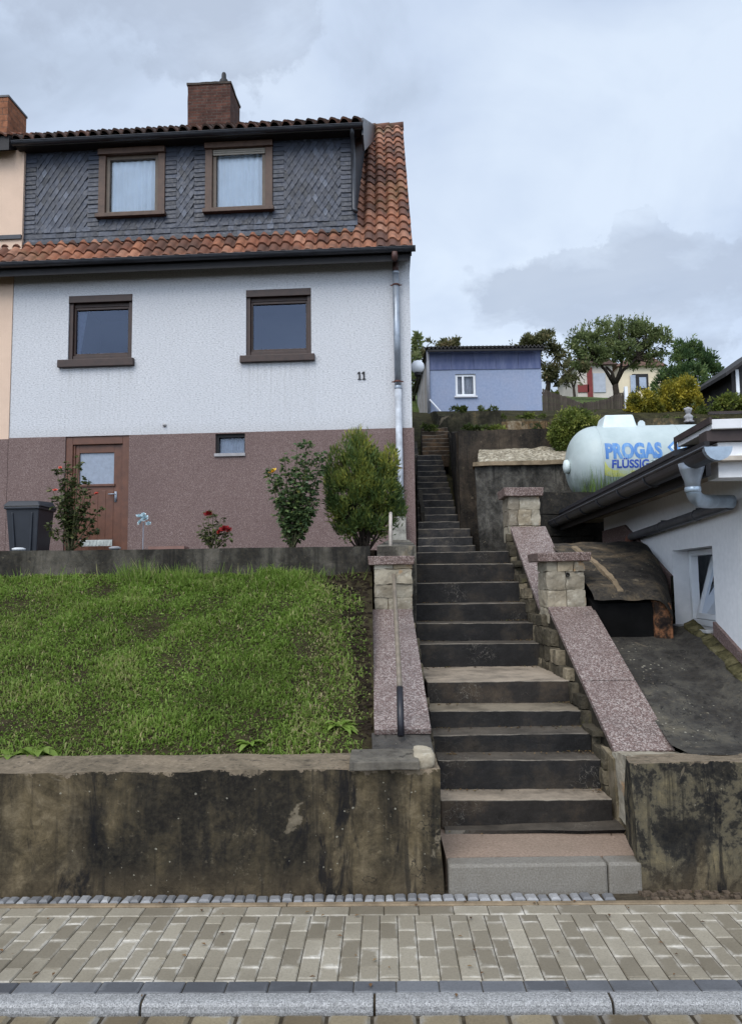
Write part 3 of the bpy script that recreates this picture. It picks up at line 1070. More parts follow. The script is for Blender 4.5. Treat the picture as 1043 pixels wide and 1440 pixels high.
# landing between the two flights
mb = MB()
mb.roughbox(0.43, 2.3, 8.13, 13.05, 1.2, sz[11] - 0.01, res=0.15, amp=0.012)
tag(mb.build('landing', m_step('landing_stone', (0.10, 0.085, 0.065), (0.03, 0.025, 0.02), 9.0)), 'level stone landing between the two flights of steps', 'path', kind='structure')

# ------------------------------------------------------------------ masonry helpers
def pillar_stones(mb, x0, x1, y0, y1, z0, z1, rows, seed):
    rr = random.Random(seed)
    z = z0
    hs = [rr.uniform(0.55, 1.5) for _ in range(rows)]
    s = sum(hs)
    for j, h in enumerate(hs):
        h = h / s * (z1 - z0)
        w = x1 - x0
        split = rr.choice([[1.0], [0.5, 0.5], [0.66, 0.34], [0.35, 0.65], [0.3, 0.42, 0.28]]) if w > 0.3 else [1.0]
        x = x0
        for f in split:
            e = rr.uniform(-0.012, 0.012)
            mb.roughbox(x + .002, x + w * f - .002, y0 + e, y1 - e, z + .002, z + h - .002, res=0.022, amp=0.010, freq=11, seed=seed + j * 5 + f, rnd=0.02, r=rr.random())
            x += w * f
        z += h


def stone_pillar(label, px0, px1, py_top, py_bot, d, depth, cap, rows, seed, hole=None):
    a, b = P(px0, (py_top + py_bot) / 2, d), P(px1, (py_top + py_bot) / 2, d)
    zt, zb = P((px0 + px1) / 2, py_top, d).z, P((px0 + px1) / 2, py_bot, d).z - 0.12
    t = thing('stone_pillar', label, 'pillar', ((a.x + b.x) / 2, d + depth / 2, zb), 0, 'sandstone pillars beside the steps')
    mb = MB()
    mb.box(a.x + .015, b.x - .015, d + .018, d + depth - .018, zb, zt)
    mb.build('mortar_core', MT['mortar'], t, world=True)
    mb = MB()
    pillar_stones(mb, a.x, b.x, d, d + depth, zb, zt, rows, seed)
    mb.build('shaft', MT['stone'], t, world=True)
    if hole:
        h = P(hole[0], hole[1], d)
        mb = MB()
        mb.lathe(Vector((h.x, d + 0.03, h.z)), [(0.004, 0), (0.017, 0.001), (0.017, 0.055), (0.013, 0.055), (0.013, 0.01)], 14, Vector((0, -1, 0)))
        mb.build('pipe_stub', MT['black_eave'], t, world=True)
    ca, cb = P(cap[0], cap[2], d - .04), P(cap[1], cap[2], d - .04)
    zc0, zc1 = zt, zt + (cap[3] - cap[2]) * d / FPX
    mb = MB()
    mb.rough([(ca.x, d - .045, zc0), (cb.x, d - .045, zc0), (cb.x, d + depth + .045, zc0), (ca.x, d + depth + .045, zc0)],
             [(ca.x + .008, d - .04, zc1), (cb.x - .008, d - .04, zc1), (cb.x - .008, d + depth + .04, zc1), (ca.x + .008, d + depth + .04, zc1)], res=0.04, amp=0.004, freq=6, seed=seed)
    mb.build('cap', MT['granite_red'], t, world=True, bevel=0.006)
    return t


def slab_on(mb, q, th):
    """q: four top corners (world) near-left, near-right, far-right, far-left; th: thickness"""
    q = [Vector(p) for p in q]
    n = (q[1] - q[0]).cross(q[3] - q[0]).normalized()
    mb.rough([p - n * th for p in q], q, res=0.07, amp=0.0015, freq=5)


# ---- left cheek wall with granite slab
def cheek(label, quads, x0, x1, side, rows_seed, stone_x, d0, d1, lip=0.03):
    ymid = (quads[0][0].y + quads[-1][2].y) / 2
    t = thing('stair_side_wall', label, 'wall', ((x0 + x1) / 2, d0, 0.0))
    mb = MB()
    for q in quads:
        slab_on(mb, q, 0.035)
    mb.build('granite_slab', MT['granite'], t, world=True, bevel=0.003)

    def top(y):
        for q in quads:
            if y <= q[2].y:
                break
        f = (y - q[0].y) / max(1e-4, q[2].y - q[0].y)
        return q[0].z + (q[2].z - q[0].z) * f - 0.045
    mb = MB()
    n = 14
    for k in range(n):
        ya, yb = d0 + (d1 - d0) * k / n, d0 + (d1 - d0) * (k + 1) / n
        mb.hexa([(x0, ya, -.2), (x1, ya, -.2), (x1, yb, -.2), (x0, yb, -.2)], [(x0, ya, top(ya)), (x1, ya, top(ya)), (x1, yb, top(yb)), (x0, yb, top(yb))])
    mb.build('core', MT['dark_mortar'], t, world=True)
    mb = MB()
    rr = random.Random(rows_seed)
    z = 0.0
    while z < 2.4:
        h = rr.uniform(0.09, 0.16)
        y = d0
        while y < d1 - 0.03:
            L = min(rr.uniform(0.12, 0.30), d1 - y)
            tz = min(z + h, top(y) + 0.01)
            if tz - z > 0.03 and tz > lerp_table([(nos[i][1], sz[i]) for i in range(12)], y + L) - 0.22:
                e = rr.uniform(0.0, 0.02)
                xs = (stone_x - side * (0.03 + e), stone_x + side * 0.05)
                mb.roughbox(min(xs), max(xs), y + .003, y + L - .003, z + .003, tz - .003, res=0.025, amp=0.013, freq=9, seed=rows_seed + y + z, rnd=0.05, r=rr.random())
            y += L
        z += h
    mb.build('rubble_face', MT['rubble'], t, world=True)
    return t


Q = lambda a, b, c, e: (Vector(a), Vector(b), Vector(c), Vector(e))
# left slab: near edge 525..605 at row 1025, far edge 525..580 at row 855
la, lb = P(526, 1026, 4.66), P(606, 1026, 4.66)
lc, le = P(579, 856, 6.62), P(525, 856, 6.62)
left_cheek = cheek('granite slabbed side wall left of the steps, ending at the lower left pillar', [Q((la.x, 4.66, la.z), (lb.x, 4.66, la.z), (lc.x, 6.62, lc.z), (la.x, 6.62, lc.z))], la.x + .01, lb.x - .02, -1, 3, lb.x - .02, 4.68, 6.62)
# foot stone at the slab end
mb = MB()
fa, fb = P(523, 1045, 4.58), P(607, 1045, 4.58)
mb.rough([(fa.x, 4.38, .4), (fb.x, 4.38, .4), (fb.x, 4.72, .4), (fa.x, 4.72, .4)], [(fa.x, 4.38, P(560, 1062, 4.38).z), (fb.x, 4.38, P(560, 1062, 4.38).z), (fb.x, 4.72, la.z - .03), (fa.x, 4.72, la.z - .03)], res=0.05, amp=0.006)
mb.build('foot_stone', m_oldwall('foot_stone_grey', [(0.35, (0.025, 0.024, 0.024)), (0.5, (0.06, 0.055, 0.05)), (0.6, (0.09, 0.085, 0.075)), (0.68, (0.13, 0.10, 0.06)), (0.8, (0.19, 0.14, 0.08))], None, 1.0, 2.0), left_cheek, world=True, bevel=0.008)
mb = MB()
c0 = P(597, 1070, 4.2)
mb.roughbox(c0.x - .055, c0.x + .05, 4.17, 4.37, c0.z - .05, c0.z + .045, res=0.025, amp=0.012, freq=9, rnd=0.12, r=0.9)
mb.build('pale_stone', MT['stone'], left_cheek, world=True, smooth=True)

stone_pillar('pale sandstone pillar left of the steps with the handrail fixed to it', 526, 580, 782, 856, 6.62, 0.34, (517, 583, 782, 770), 5, 5)
stone_pillar('lower sandstone pillar on the right of the steps with a black pipe hole', 768, 822, 777, 856, 6.42, 0.34, (755, 831, 777, 765), 5, 12, hole=(797, 808))
stone_pillar('upper sandstone pillar right of the steps, farthest from the pavement', 714, 759, 686, 745, 8.05, 0.34, (708, 764, 686, 674), 4, 23)

ra, rb = P(862, 1056, 4.78), P(950, 1056, 4.78)
rj = P(810, 936, 5.5)
rc = P(771, 853, 6.42)
x0, x1 = 1.455, 1.455 + 0.37
zj = ra.z + (rc.z - ra.z) * (5.45 - 4.78) / (6.42 - 4.78)
q1 = Q((x0, 4.78, ra.z), (x1, 4.78, ra.z), (x1, 5.446, zj - .001), (x0, 5.446, zj - .001))
q2 = Q((x0, 5.454, zj + .003), (x1, 5.454, zj + .003), (x1, 6.42, rc.z), (x0, 6.42, rc.z))
zu0, zu1 = P(775, 855, 6.76).z, P(752, 740, 8.05).z
q3 = Q((x0, 6.76, zu0), (x1, 6.76, zu0), (x1, 8.05, zu1), (x0, 8.05, zu1))
right_cheek = cheek('long granite slabbed side wall right of the steps with mossy rubble face', [q1, q2, Q((x0, 6.422, rc.z - .02), (x1, 6.422, rc.z - .02), (x1, 6.755, zu0 - .02), (x0, 6.755, zu0 - .02)), q3], x0 + .01, x1 - .03, 1, 7, x0 - .012, 4.82, 8.05)
# plastered nose of the right side wall
mb = MB()
mb.rough([(1.425, 4.66, -.1), (1.62, 4.66, -.1), (1.62, 4.815, -.1), (1.425, 4.96, -.1)], [(1.425, 4.72, ra.z - .04), (1.62, 4.72, ra.z - .04), (1.62, 4.815, ra.z - .04), (1.425, 4.96, ra.z)], res=0.05, amp=0.008)
mb.build('plaster_nose', m_oldwall('tan_plaster', [(0.35, (0.035, 0.03, 0.022)), (0.45, (0.11, 0.09, 0.055)), (0.55, (0.19, 0.155, 0.10)), (0.65, (0.24, 0.20, 0.14)), (0.8, (0.28, 0.24, 0.17))], None, 0.4, 8.0, 0.2), right_cheek, world=True)

# ------------------------------------------------------------------ retaining walls at the pavement
zt = P(300, 1086, d_wall + .02).z
xr = P(619, 1100, d_wall).x
mb = MB()
M0 = SM
wl = thing('retaining_wall', 'long blackened retaining wall below the lawn, left of the steps', 'wall', (xr - 3, 4.0, 0), SYAW)
yo = 4.135
off = math.tan(math.radians(1.0))
mb = MB()
mb.rough([(xr - 8, yo + off * 8, -.15), (xr, yo, -.15), (xr, 4.5, -.15), (xr - 8, 4.5 + off * 8, -.15)],
         [(xr - 8, yo + .02 + off * 8, zt), (xr, yo + .02, zt), (xr, 4.5, zt + .012), (xr - 8, 4.5 + off * 8, zt + .012)], res=0.05, amp=0.011, freq=2.6, seed=2)
body = mb.build('wall_body', m_oldwall('blackened_retaining_wall', None, zt - 0.012, 0.3, 0.0, 0.8, runs=True), wl, world=True)
mb = MB()
sa = P(492, 1078, 4.2)
mb.rough([(sa.x, 4.11, zt + .005), (xr - .11, 4.11, zt + .005), (xr - .11, 4.38, zt + .005), (sa.x, 4.38, zt + .005)],
         [(sa.x, 4.11, zt + .05), (xr - .11, 4.11, zt + .05), (xr - .11, 4.38, zt + .06), (sa.x, 4.38, zt + .06)], res=0.05, amp=0.006)
mb.build('coping_slab', m_oldwall('grey_coping', [(0.35, (0.04, 0.035, 0.03)), (0.5, (0.10, 0.09, 0.075)), (0.65, (0.17, 0.15, 0.12)), (0.7, (0.2, 0.18, 0.14)), (0.8, (0.2, 0.18, 0.14))], None, 1, 4.0), wl, world=True, bevel=0.006)

zr = P(960, 1072, d_wall).z
xl0 = P(893, 1150, d_wall).x
wr_ = thing('retaining_wall', 'cracked mottled retaining wall block right of the steps', 'wall', (xl0 + 1.5, 4.0, 0))
mb = MB()
mb.rough([(xl0 + .012, 4.12, -.15), (6.5, 4.03, -.15), (6.5, 4.44, -.15), (1.40, 4.50, -.15)],
         [(xl0 - .02, 4.13, zr), (6.5, 4.04, zr), (6.5, 4.44, zr - .035), (1.43, 4.50, zr - .04)], res=0.05, amp=0.013, freq=3.2, seed=9)
mb.build('wall_body', m_oldwall('mottled_retaining_wall', [(0.40, (0.008, 0.008, 0.008)), (0.475, (0.018, 0.017, 0.015)), (0.50, (0.070, 0.061, 0.042)), (0.58, (0.115, 0.096, 0.058)), (0.66, (0.19, 0.15, 0.082))], zr - 0.012, 0.8, 5.0, 0.35, 1.5, runs=True), wr_, world=True)

# dirt strip at the right wall foot
mb = MB()
for k in range(260):
    x = rng.uniform(1.33, 2.9)
    s = rng.uniform(0.004, 0.02)
    mb.roughbox(x, x + s * 1.6, (yy := d_cob0 + rng.uniform(-.03, .09)), yy + s * 1.5, -.01, s * 0.5, res=0.02, amp=0.006, freq=12, seed=k)
tag(mb.build('loose_soil', simple('gritty_soil', (.085, .062, .042), .6, 30, .97)), 'loose soil and pebbles along the foot of the right wall', 'soil', kind='stuff')

# ------------------------------------------------------------------ lawn slope
lz0 = P(300, 1070, 4.52).z
D_TER = 7.0
lz1 = P(300, 802, D_TER).z
mb = MB()
xs = np.linspace(-9, la.x, 90)
ys = np.linspace(4.49, D_TER + .02, 40)


def lawn_z(x, y):
    f = (y - 4.49) / (D_TER - 4.49)
    f = max(0.0, min(1.0, f))
    z = lz0 - .03 + (lz1 - lz0) * (f ** 0.92)
    z += 0.035 * noise.noise(Vector((x * 1.3, y * 1.3, 0))) + 0.02 * noise.noise(Vector((x * 4, y * 4, 5)))
    return z


vs = [(x, y, lawn_z(x, y)) for y in ys for x in xs]
nn = len(xs)
fs = [(j * nn + i, j * nn + i + 1, (j + 1) * nn + i + 1, (j + 1) * nn + i) for j in range(len(ys) - 1) for i in range(nn - 1)]
mb.add(vs, fs)
k = N('lawn_soil', 0.97, 0.1)
k.col(k.ramp(k.noise(9, 6, 0.7), [(0.3, (0.020, 0.015, 0.009)), (0.55, (0.038, 0.031, 0.016)), (0.75, (0.060, 0.058, 0.022))]))
k.bump(k.noise(30, 6, 0.7), 0.8, 0.03)
tag(mb.build('lawn_ground', k.m, smooth=True), 'earth under the sloping lawn', 'ground', kind='structure')

# terrace wall and terrace bed
zt2 = P(270, 771.5, D_TER).z
tw = thing('terrace_wall', 'low grey concrete terrace wall above the lawn', 'wall', (-2.5, D_TER, lz1))
mb = MB()
xe = P(520, 785, D_TER).x
toff = 0.025
mb.rough([(-9, D_TER + .0, lz1 - .5), (xe, D_TER, lz1 - .5), (xe, D_TER + .16, lz1 - .5), (-9, D_TER + .16, lz1 - .5)],
         [(-9, D_TER, zt2), (xe, D_TER, zt2), (xe, D_TER + .16, zt2), (-9, D_TER + .16, zt2)], res=0.06, amp=0.007, freq=2.5, seed=4)
mb.build('wall_body', m_oldwall('grey_terrace_concrete', [(0.36, (0.009, 0.009, 0.009)), (0.47, (0.022, 0.02, 0.017)), (0.54, (0.05, 0.046, 0.038)), (0.62, (0.09, 0.08, 0.066)), (0.74, (0.14, 0.125, 0.10))], None, 0.3, 11.0, 0.2), tw, world=True)
mb = MB()
mb.rough([(-9, D_TER + .155, 1.6), (0.02, D_TER + .155, 1.6), (0.66, 13.7, 1.6), (-9, 14.4, 1.6)], [(-9, D_TER + .155, zt2 - .02), (0.02, D_TER + .155, zt2 - .02), (0.66, 13.7, zt2 + .05), (-9, 14.4, zt2 + .05)], res=0.16, amp=0.025, freq=2)
tag(mb.build('terrace_soil', MT['soil']), 'dark garden soil of the terrace before the house', 'soil', kind='structure')
# soil patch at the lawn's upper right corner
mb = MB()
for k_ in range(520):
    u, v = rng.random(), rng.random() ** 1.5
    x = la.x - 0.02 - u * (0.07 + 0.42 * (1 - v) ** 2)
    y = D_TER - 0.03 - v * 2.3
    s = rng.uniform(0.006, 0.02)
    z = lawn_z(x, y)
    mb.roughbox(x - s, x + s, y - s, y + s, z - .01, z + s * .8, res=0.02, amp=0.009, freq=22, seed=k_, rnd=0.15)
tag(mb.build('bare_soil', MT['soil']), 'dark crumbly bare soil in the upper right corner of the lawn', 'soil', kind='stuff')

# side wall of the terrace, behind the left pillar, running back to the house
mb = MB()
mb.rough([(P(549, 760, 7).x - .13, 6.97, 1.2), (0.40, 6.97, 1.2), (0.66, 13.5, 1.2), (0.30, 13.5, 1.2)], [(P(549, 760, 7).x - .13, 6.97, 1.93), (0.40, 6.97, 1.93), (0.66, 13.5, 2.35), (0.30, 13.5, 2.35)], res=0.1, amp=0.012)
sw = thing('side_wall', 'weathered side wall running back from the left pillar to the house corner', 'wall', (0.4, 7, 1.2))
mb.build('wall_body', m_oldwall('side_wall_concrete', [(0.36, (0.02, 0.018, 0.016)), (0.46, (0.05, 0.045, 0.038)), (0.54, (0.12, 0.11, 0.09)), (0.66, (0.2, 0.18, 0.15)), (0.8, (0.25, 0.22, 0.18))], None, 1, 14.0), sw, world=True)

# ------------------------------------------------------------------ handrails
hr = thing('handrail', 'thin pale tube handrail with black foot post on the left granite slab', 'handrail', tuple(P(562, 1028, 4.52)))
p0, p1 = P(553.5, 809, 6.58), P(562, 968, 4.72)
mb = MB()
mb.tube([p0 + Vector((0, .08, 0)), p0, p0.lerp(p1, .5) + Vector((0, 0, -.004)), p1], 0.0165, 10)
mb.build('rail', simple('pale_rail_paint', (0.15, 0.122, 0.09), 0.3, 12, 0.55, 0.4), hr, world=True, smooth=True)
mb = MB()
pb = P(563.5, 1030, 4.56)
mb.tube([p1 + Vector((0, .012, .006)), p1.lerp(pb, .5), pb + Vector((0, 0, -.02))], [0.0195, 0.0205, 0.0205], 10)
mb.build('post', simple('black_post_paint', (0.010, 0.010, 0.014), 0.3, 12, 0.4, 0.4), hr, world=True, smooth=True)
hr2 = thing('handrail', 'short upright rail tube behind the left pillar beside the juniper', 'handrail', tuple(P(549, 770, 7.3)))
mb = MB()
mb.tube([P(549, 775, 7.3), P(549, 726, 7.45), P(549, 722, 7.6)], 0.018, 10)
mb.build('rail', simple('grey_rail_paint', (0.33, 0.29, 0.25), 0.3, 12, 0.55, 0.4), hr2, world=True, smooth=True)
# ------------------------------------------------------------------ the house
HYAW = math.radians(-3.7)
HO = P(581, 690, 13.6)
HZ = 2.0
house = thing('house', 'white stuccoed house with slate dormer, brown plinth and number 11', 'house', (HO.x, 13.6, HZ), HYAW)
HM = matof(house)


def hl(px, py, w=0.0):
    return hit(HM, px, py, 1, w)


def wall_holes(mb, u0, u1, z0, z1, w, holes, depth):
    us = sorted({u0, u1, *[h[0] for h in holes], *[h[1] for h in holes]})
    zs = sorted({z0, z1, *[h[2] for h in holes], *[h[3] for h in holes]})
    us = [u for u in us if u0 <= u <= u1]
    zs = [z for z in zs if z0 <= z <= z1]
    for a, b in zip(us, us[1:]):
        for c, e in zip(zs, zs[1:]):
            m, n = (a + b) / 2, (c + e) / 2
            if any(h[0] < m < h[1] and h[2] < n < h[3] for h in holes):
                continue
            mb.quad((a, w, c), (b, w, c), (b, w, e), (a, w, e))
    for (a, b, c, e) in holes:
        c2, e2 = max(c, z0), min(e, z1)
        if c2 >= e2:
            continue
        mb.quad((a, w, c2), (a, w + depth, c2), (a, w + depth, e2), (a, w, e2))
        mb.quad((b, w, c2), (b, w, e2), (b, w + depth, e2), (b, w + depth, c2))
        if c >= z0:
            mb.quad((a, w, c), (b, w, c), (b, w + depth, c), (a, w + depth, c))
        if e <= z1:
            mb.quad((a, w, e), (a, w + depth, e), (b, w + depth, e), (b, w, e))


def rect(px0, py0, px1, py1, w=0.0):
    a, b = hl(px0, (py0 + py1) / 2, w), hl(px1, (py0 + py1) / 2, w)
    t, bt = hl((px0 + px1) / 2, py0, w), hl((px0 + px1) / 2, py1, w)
    return [a.x, b.x, bt.z, t.z]


UL = hl(17, 500).x                  # left end of the house
z_split = hl(300, 609).z
z_wt = hl(300, 374).z               # underside of the eave
HD = 8.0                            # house depth
win1 = rect(96.5, 415, 186, 506)
win2 = rect(346, 406.5, 437.5, 500)
cellar = rect(303.5, 610, 345, 640)
door = rect(91.5, 613.5, 181.5, 775)
door[2] = -0.3
mb = MB()
wall_holes(mb, UL, 0, z_split, z_wt + .3, 0.0, [win1, win2, [cellar[0], cellar[1], cellar[2], z_split - .0005][:4]] if False else [win1, win2], 0.18)
SK = -0.075 * HD
mb.quad((0, 0, z_split), (SK, HD, z_split), (SK, HD, z_wt + .3), (0, 0, z_wt + .3))
mb.quad((UL, HD, z_split), (UL, 0, z_split), (UL, 0, z_wt + .3), (UL, HD, z_wt + .3))
mb.quad((SK, HD, z_split), (UL, HD, z_split), (UL, HD, z_wt + .3), (SK, HD, z_wt + .3))
ZR = None
mb.build('wall', MT['stucco'], house)
cellar[3] = min(cellar[3], z_split - 0.003)
door[3] = min(door[3], z_split - 0.003)
mb = MB()
wall_holes(mb, UL - .0, 0.03, -0.6, z_split, -0.025, [cellar, door], 0.18)
mb.quad((0.03, -.025, -.6), (0.03 + SK, HD, -.6), (0.03 + SK, HD, z_split), (0.03, -.025, z_split))
mb.quad((UL, -.025, z_split), (0.03, -.025, z_split), (0.03, 0.002, z_split), (UL, 0.002, z_split))
mb.quad((0.0, 0.0, z_split), (0.03, 0.0, z_split), (0.03 + SK, HD, z_split), (SK, HD, z_split))
mb.build('plinth', MT['plinth'], house)


def curtain(u0, u1, z0, z1, w, name='curtain', amp=0.012, folds=9, mat=None, parent=None):
    n = 60
    vs, fs = [], []
    for i in range(n + 1):
        u = u0 + (u1 - u0) * i / n
        dw = amp * math.sin(i / n * folds * 2 * math.pi) + amp * .5 * math.sin(i / n * folds * 5.3)
        vs += [(u, w + dw, z0), (u, w + dw * .7, z1)]
    for i in range(n):
        fs.append((2 * i, 2 * i + 2, 2 * i + 3, 2 * i + 1))
    m = MB()
    m.add(vs, fs)
    return m.build(name, mat or MT['curtain'], parent, smooth=True)


def room_box(m, u0, u1, z0, z1, w0, w1):
    m.quad((u0, w1, z0), (u1, w1, z0), (u1, w1, z1), (u0, w1, z1))
    m.quad((u0, w0, z0), (u0, w1, z0), (u0, w1, z1), (u0, w0, z1))
    m.quad((u1, w0, z0), (u1, w0, z1), (u1, w1, z1), (u1, w1, z0))
    m.quad((u0, w0, z0), (u1, w0, z0), (u1, w1, z0), (u0, w1, z0))
    m.quad((u0, w0, z1), (u0, w1, z1), (u1, w1, z1), (u1, w0, z1))


def lower_window(win, sill_px, label, drape):
    u0, u1, z0, z1 = win
    m = MB()
    fw = 0.075
    hs = 0.135                                             # shutter box
    m.box(u0 + .001, u1 - .001, -0.012, 0.175, z1 - hs, z1 - .001)
    m.box(u0 + .001, u0 + fw, 0.03, 0.165, z0 + .001, z1 - hs)
    m.box(u1 - fw, u1 - .001, 0.03, 0.165, z0 + .001, z1 - hs)
    m.box(u0 + fw, u1 - fw, 0.05, 0.16, z0 + .001, z0 + fw + .025)
    m.box(u0 + fw, u1 - fw, 0.075, 0.16, z1 - hs - .07, z1 - hs)
    f = m.build('window', MT['brown_wood'], house, bevel=0.006)
    f['label'] = label
    m = MB()
    m.box(u0 + fw, u0 + fw + .035, 0.085, 0.15, z0 + fw + .02, z1 - hs - .07)
    m.box(u1 - fw - .035, u1 - fw, 0.085, 0.15, z0 + fw + .02, z1 - hs - .07)
    m.box(u0 + fw + .035, u1 - fw - .035, 0.085, 0.15, z0 + fw + .025, z0 + fw + .075)
    m.box(u0 + fw + .035, u1 - fw - .035, 0.085, 0.15, z1 - hs - .115, z1 - hs - .07)
    m.build('frame', MT['brown_wood'], f, bevel=0.005)
    m = MB()
    m.quad((u0 + fw + .03, 0.12, z0 + fw + .07), (u1 - fw - .03, 0.12, z0 + fw + .07), (u1 - fw - .03, 0.12, z1 - hs - .11), (u0 + fw + .03, 0.12, z1 - hs - .11))
    m.build('pane', MT['glass_dark'], f)
    m = MB()
    room_box(m, u0 + .01, u1 - .01, z0 + .01, z1 - .01, 0.168, 1.4)
    m.build('interior', MT['room'], f)
    if drape:
        n = 14
        vs, fs = [], []
        for i in range(n + 1):
            t = i / n
            z = z1 - hs - .1 - t * (z1 - hs - .1 - z0 - .1)
            wd = 0.17 - 0.14 * t
            vs += [(u0 + fw + .035, 0.2, z), (u0 + fw + .035 + wd * .5, 0.17, z), (u0 + fw + .035 + wd, 0.2, z)]
        for i in range(n):
            for j in range(2):
                fs.append((3 * i + j, 3 * i + j + 1, 3 * i + j + 4, 3 * i + j + 3))
        m = MB()
        m.add(vs, fs)
        m.build('curtain', simple('drawn_curtain', (0.20, 0.23, 0.28), 0.2, 14, 0.9), f, smooth=True)
    s = rect(*sill_px)
    m = MB()
    m.box(s[0], s[1], -0.085, 0.03, s[2], s[3])
    m.build('sill', MT['brown_wood'], f, bevel=0.008)


lower_window(win1, (83.5, 506, 189.5, 516.5), 'brown framed window with a drawn back curtain', True)
lower_window(win2, (338.5, 500, 443, 509.5), 'brown framed window nearest the house number', False)

# rain runs below the two sills and dirt under the eave
kst, cst = K_STUCCO, K_STUCCO.final
so = kst.sep()
run = kst.ramp(kst.noise(9, 5, .65, kst.map((2.2, 1, .07))), [(.47, 0.0), (.66, 1.0)])
for w_ in (win1, win2):
    zs_ = w_[2] - .13
    inside = kst.math('MULTIPLY', kst.math('GREATER_THAN', so[0], w_[0] - .16), kst.math('LESS_THAN', so[0], w_[1] + .08))
    fade = kst.n('ShaderNodeMapRange', {0: so[2], 1: zs_ - 1.3, 2: zs_, 3: 0.0, 4: 1.0})
    below = kst.math('LESS_THAN', so[2], zs_)
    mk = kst.math('MULTIPLY', kst.math('MULTIPLY', inside, below), kst.math('MULTIPLY', fade, kst.math('MULTIPLY', run, .30)))
    cst = kst.mix(mk, cst, (.22, .215, .20))
foot = kst.n('ShaderNodeMapRange', {0: kst.math('ADD', so[2], kst.math('MULTIPLY', kst.noise(5, 6, .7), .35)), 1: z_split + .10, 2: z_split + .40, 3: .35, 4: 0.0})
cst = kst.mix(foot, cst, (.30, .285, .27))
kst.col(cst)

# small cellar window
u0, u1, z0, z1 = cellar
m = MB()
m.box(u0 + .001, u0 + .05, 0.03, .12, z0 + .04, z1 - .001)
m.box(u1 - .022, u1 - .001, 0.03, .12, z0 + .04, z1 - .001)
m.box(u0 + .05, u1 - .022, 0.03, .12, z1 - .06, z1 - .001)
f = m.build('window', MT['black_eave'], house)
f['label'] = 'small cellar window in the brown plinth'
m = MB()
m.quad((u0 + .04, .09, z0 + .04), (u1 - .02, .09, z0 + .04), (u1 - .02, .09, z1 - .05), (u0 + .04, .09, z1 - .05))
m.build('pane', MT['glass'], f)
curtain(u0 + .04, u1 - .02, z0 + .03, z1 - .02, .125, amp=.008, folds=11, mat=simple('cellar_curtain', (0.30, 0.34, 0.40), .15, 8, .9), parent=f)
m = MB()
m.box(u0 - .015, u1 + .01, -.06, .04, z0 - .03, z0 + .028)
m.build('sill', simple('grey_sill', (0.27, 0.26, 0.26), .2), f, bevel=.005)

# door
u0, u1, z0, z1 = door
m = MB()
fw = 0.13
m.box(u0 + .001, u0 + fw, 0.0, .15, z0, z1 - .001)
m.box(u1 - fw, u1 - .001, 0.0, .15, z0, z1 - .001)
m.box(u0 + fw, u1 - fw, 0.0, .15, z1 - .15, z1 - .001)
m.box(u0 + fw, u0 + fw + .035, .03, .15, z0, z1 - .15)
m.box(u1 - fw - .035, u1 - fw, .03, .15, z0, z1 - .15)
df = m.build('door_frame', MT['door_wood'], house, bevel=.008)
a, b = u0 + fw + .035, u1 - fw - .035
pn = rect(112.5, 637, 161, 681, 0.07)
m = MB()
m.box(a, pn[0], .055, .11, z0, z1 - .15)
m.box(pn[1], b, .055, .11, z0, z1 - .15)
m.box(pn[0], pn[1], .055, .11, pn[3], z1 - .15)
m.box(pn[0], pn[1], .055, .11, z0, pn[2])
m.box(pn[0] - .03, pn[1] + .03, .025, .06, pn[2] - .045, pn[2])
for i in range(1, 6):
    uu = a + (b - a) * i / 6
    m.box(uu - .085, uu + .002, .048, .056, z0, pn[2] - .12)
dr = m.build('door', MT['door_wood'], house, bevel=.004)
m = MB()
m.quad((pn[0], .085, pn[2]), (pn[1], .085, pn[2]), (pn[1], .085, pn[3]), (pn[0], .085, pn[3]))
m.build('pane', MT['pale_frost'], dr)
m = MB()
hh = hl(163, 695, .05)
m.box(hh.x - .02, hh.x + .022, .04, .056, hh.z - .14, hh.z + .05)
m.tube([(hh.x, .05, hh.z), (hh.x, .0, hh.z), (hh.x - .12, .0, hh.z)], .011, 8)
m.build('handle', MT['zinc'], dr, smooth=True)
pl = rect(113, 760, 158, 768, -.12)
m = MB()
m.box(pl[0], pl[1], -.13, -.115, pl[2], pl[3] + .01)
for i in range(9):
    t = pl[0] + (pl[1] - pl[0]) * (i + .5) / 9
    m.box(t - .02, t + .012, -.139, -.13, pl[2] + .02, pl[3] - .01)
tag(m.build('boot_grate', simple('pale_grate', (.36, .38, .36), .3, 20), None), None)
bg_o = bpy.data.objects['boot_grate']
bg_o.matrix_world = HM
MATS[bg_o.name] = HM
tag(bg_o, 'pale slotted boot grate standing before the brown house door', 'grate')

# wall fittings: bell knob, number
kn = hl(232, 598, 0)
m = MB()
m.lathe((kn.x, 0.002, kn.z), [(.035, 0), (.035, .02), (.022, .035), (.012, .055), (.004, .06)], 12, (0, -1, 0))
m.build('wall_spout', simple('grey_spout', (.32, .31, .30), .2), house, smooth=True)


def text_mesh(body, size, extrude=0.0, bold=0.0, align='LEFT'):
    cu = bpy.data.curves.new('lettering', 'FONT')
    cu.body = body
    cu.size = size
    cu.extrude = extrude
    cu.offset = bold
    cu.align_x = align
    cu.resolution_u = 4
    ob = bpy.data.objects.new('lettering', cu)
    COL.objects.link(ob)
    bpy.context.view_layer.update()
    dg = bpy.context.evaluated_depsgraph_get()
    me = bpy.data.meshes.new_from_object(ob.evaluated_get(dg))
    vs = [tuple(v.co) for v in me.vertices]
    fs = [tuple(p.vertices) for p in me.polygons]
    bpy.data.objects.remove(ob)
    bpy.data.curves.remove(cu)
    bpy.data.meshes.remove(me)
    return vs, fs


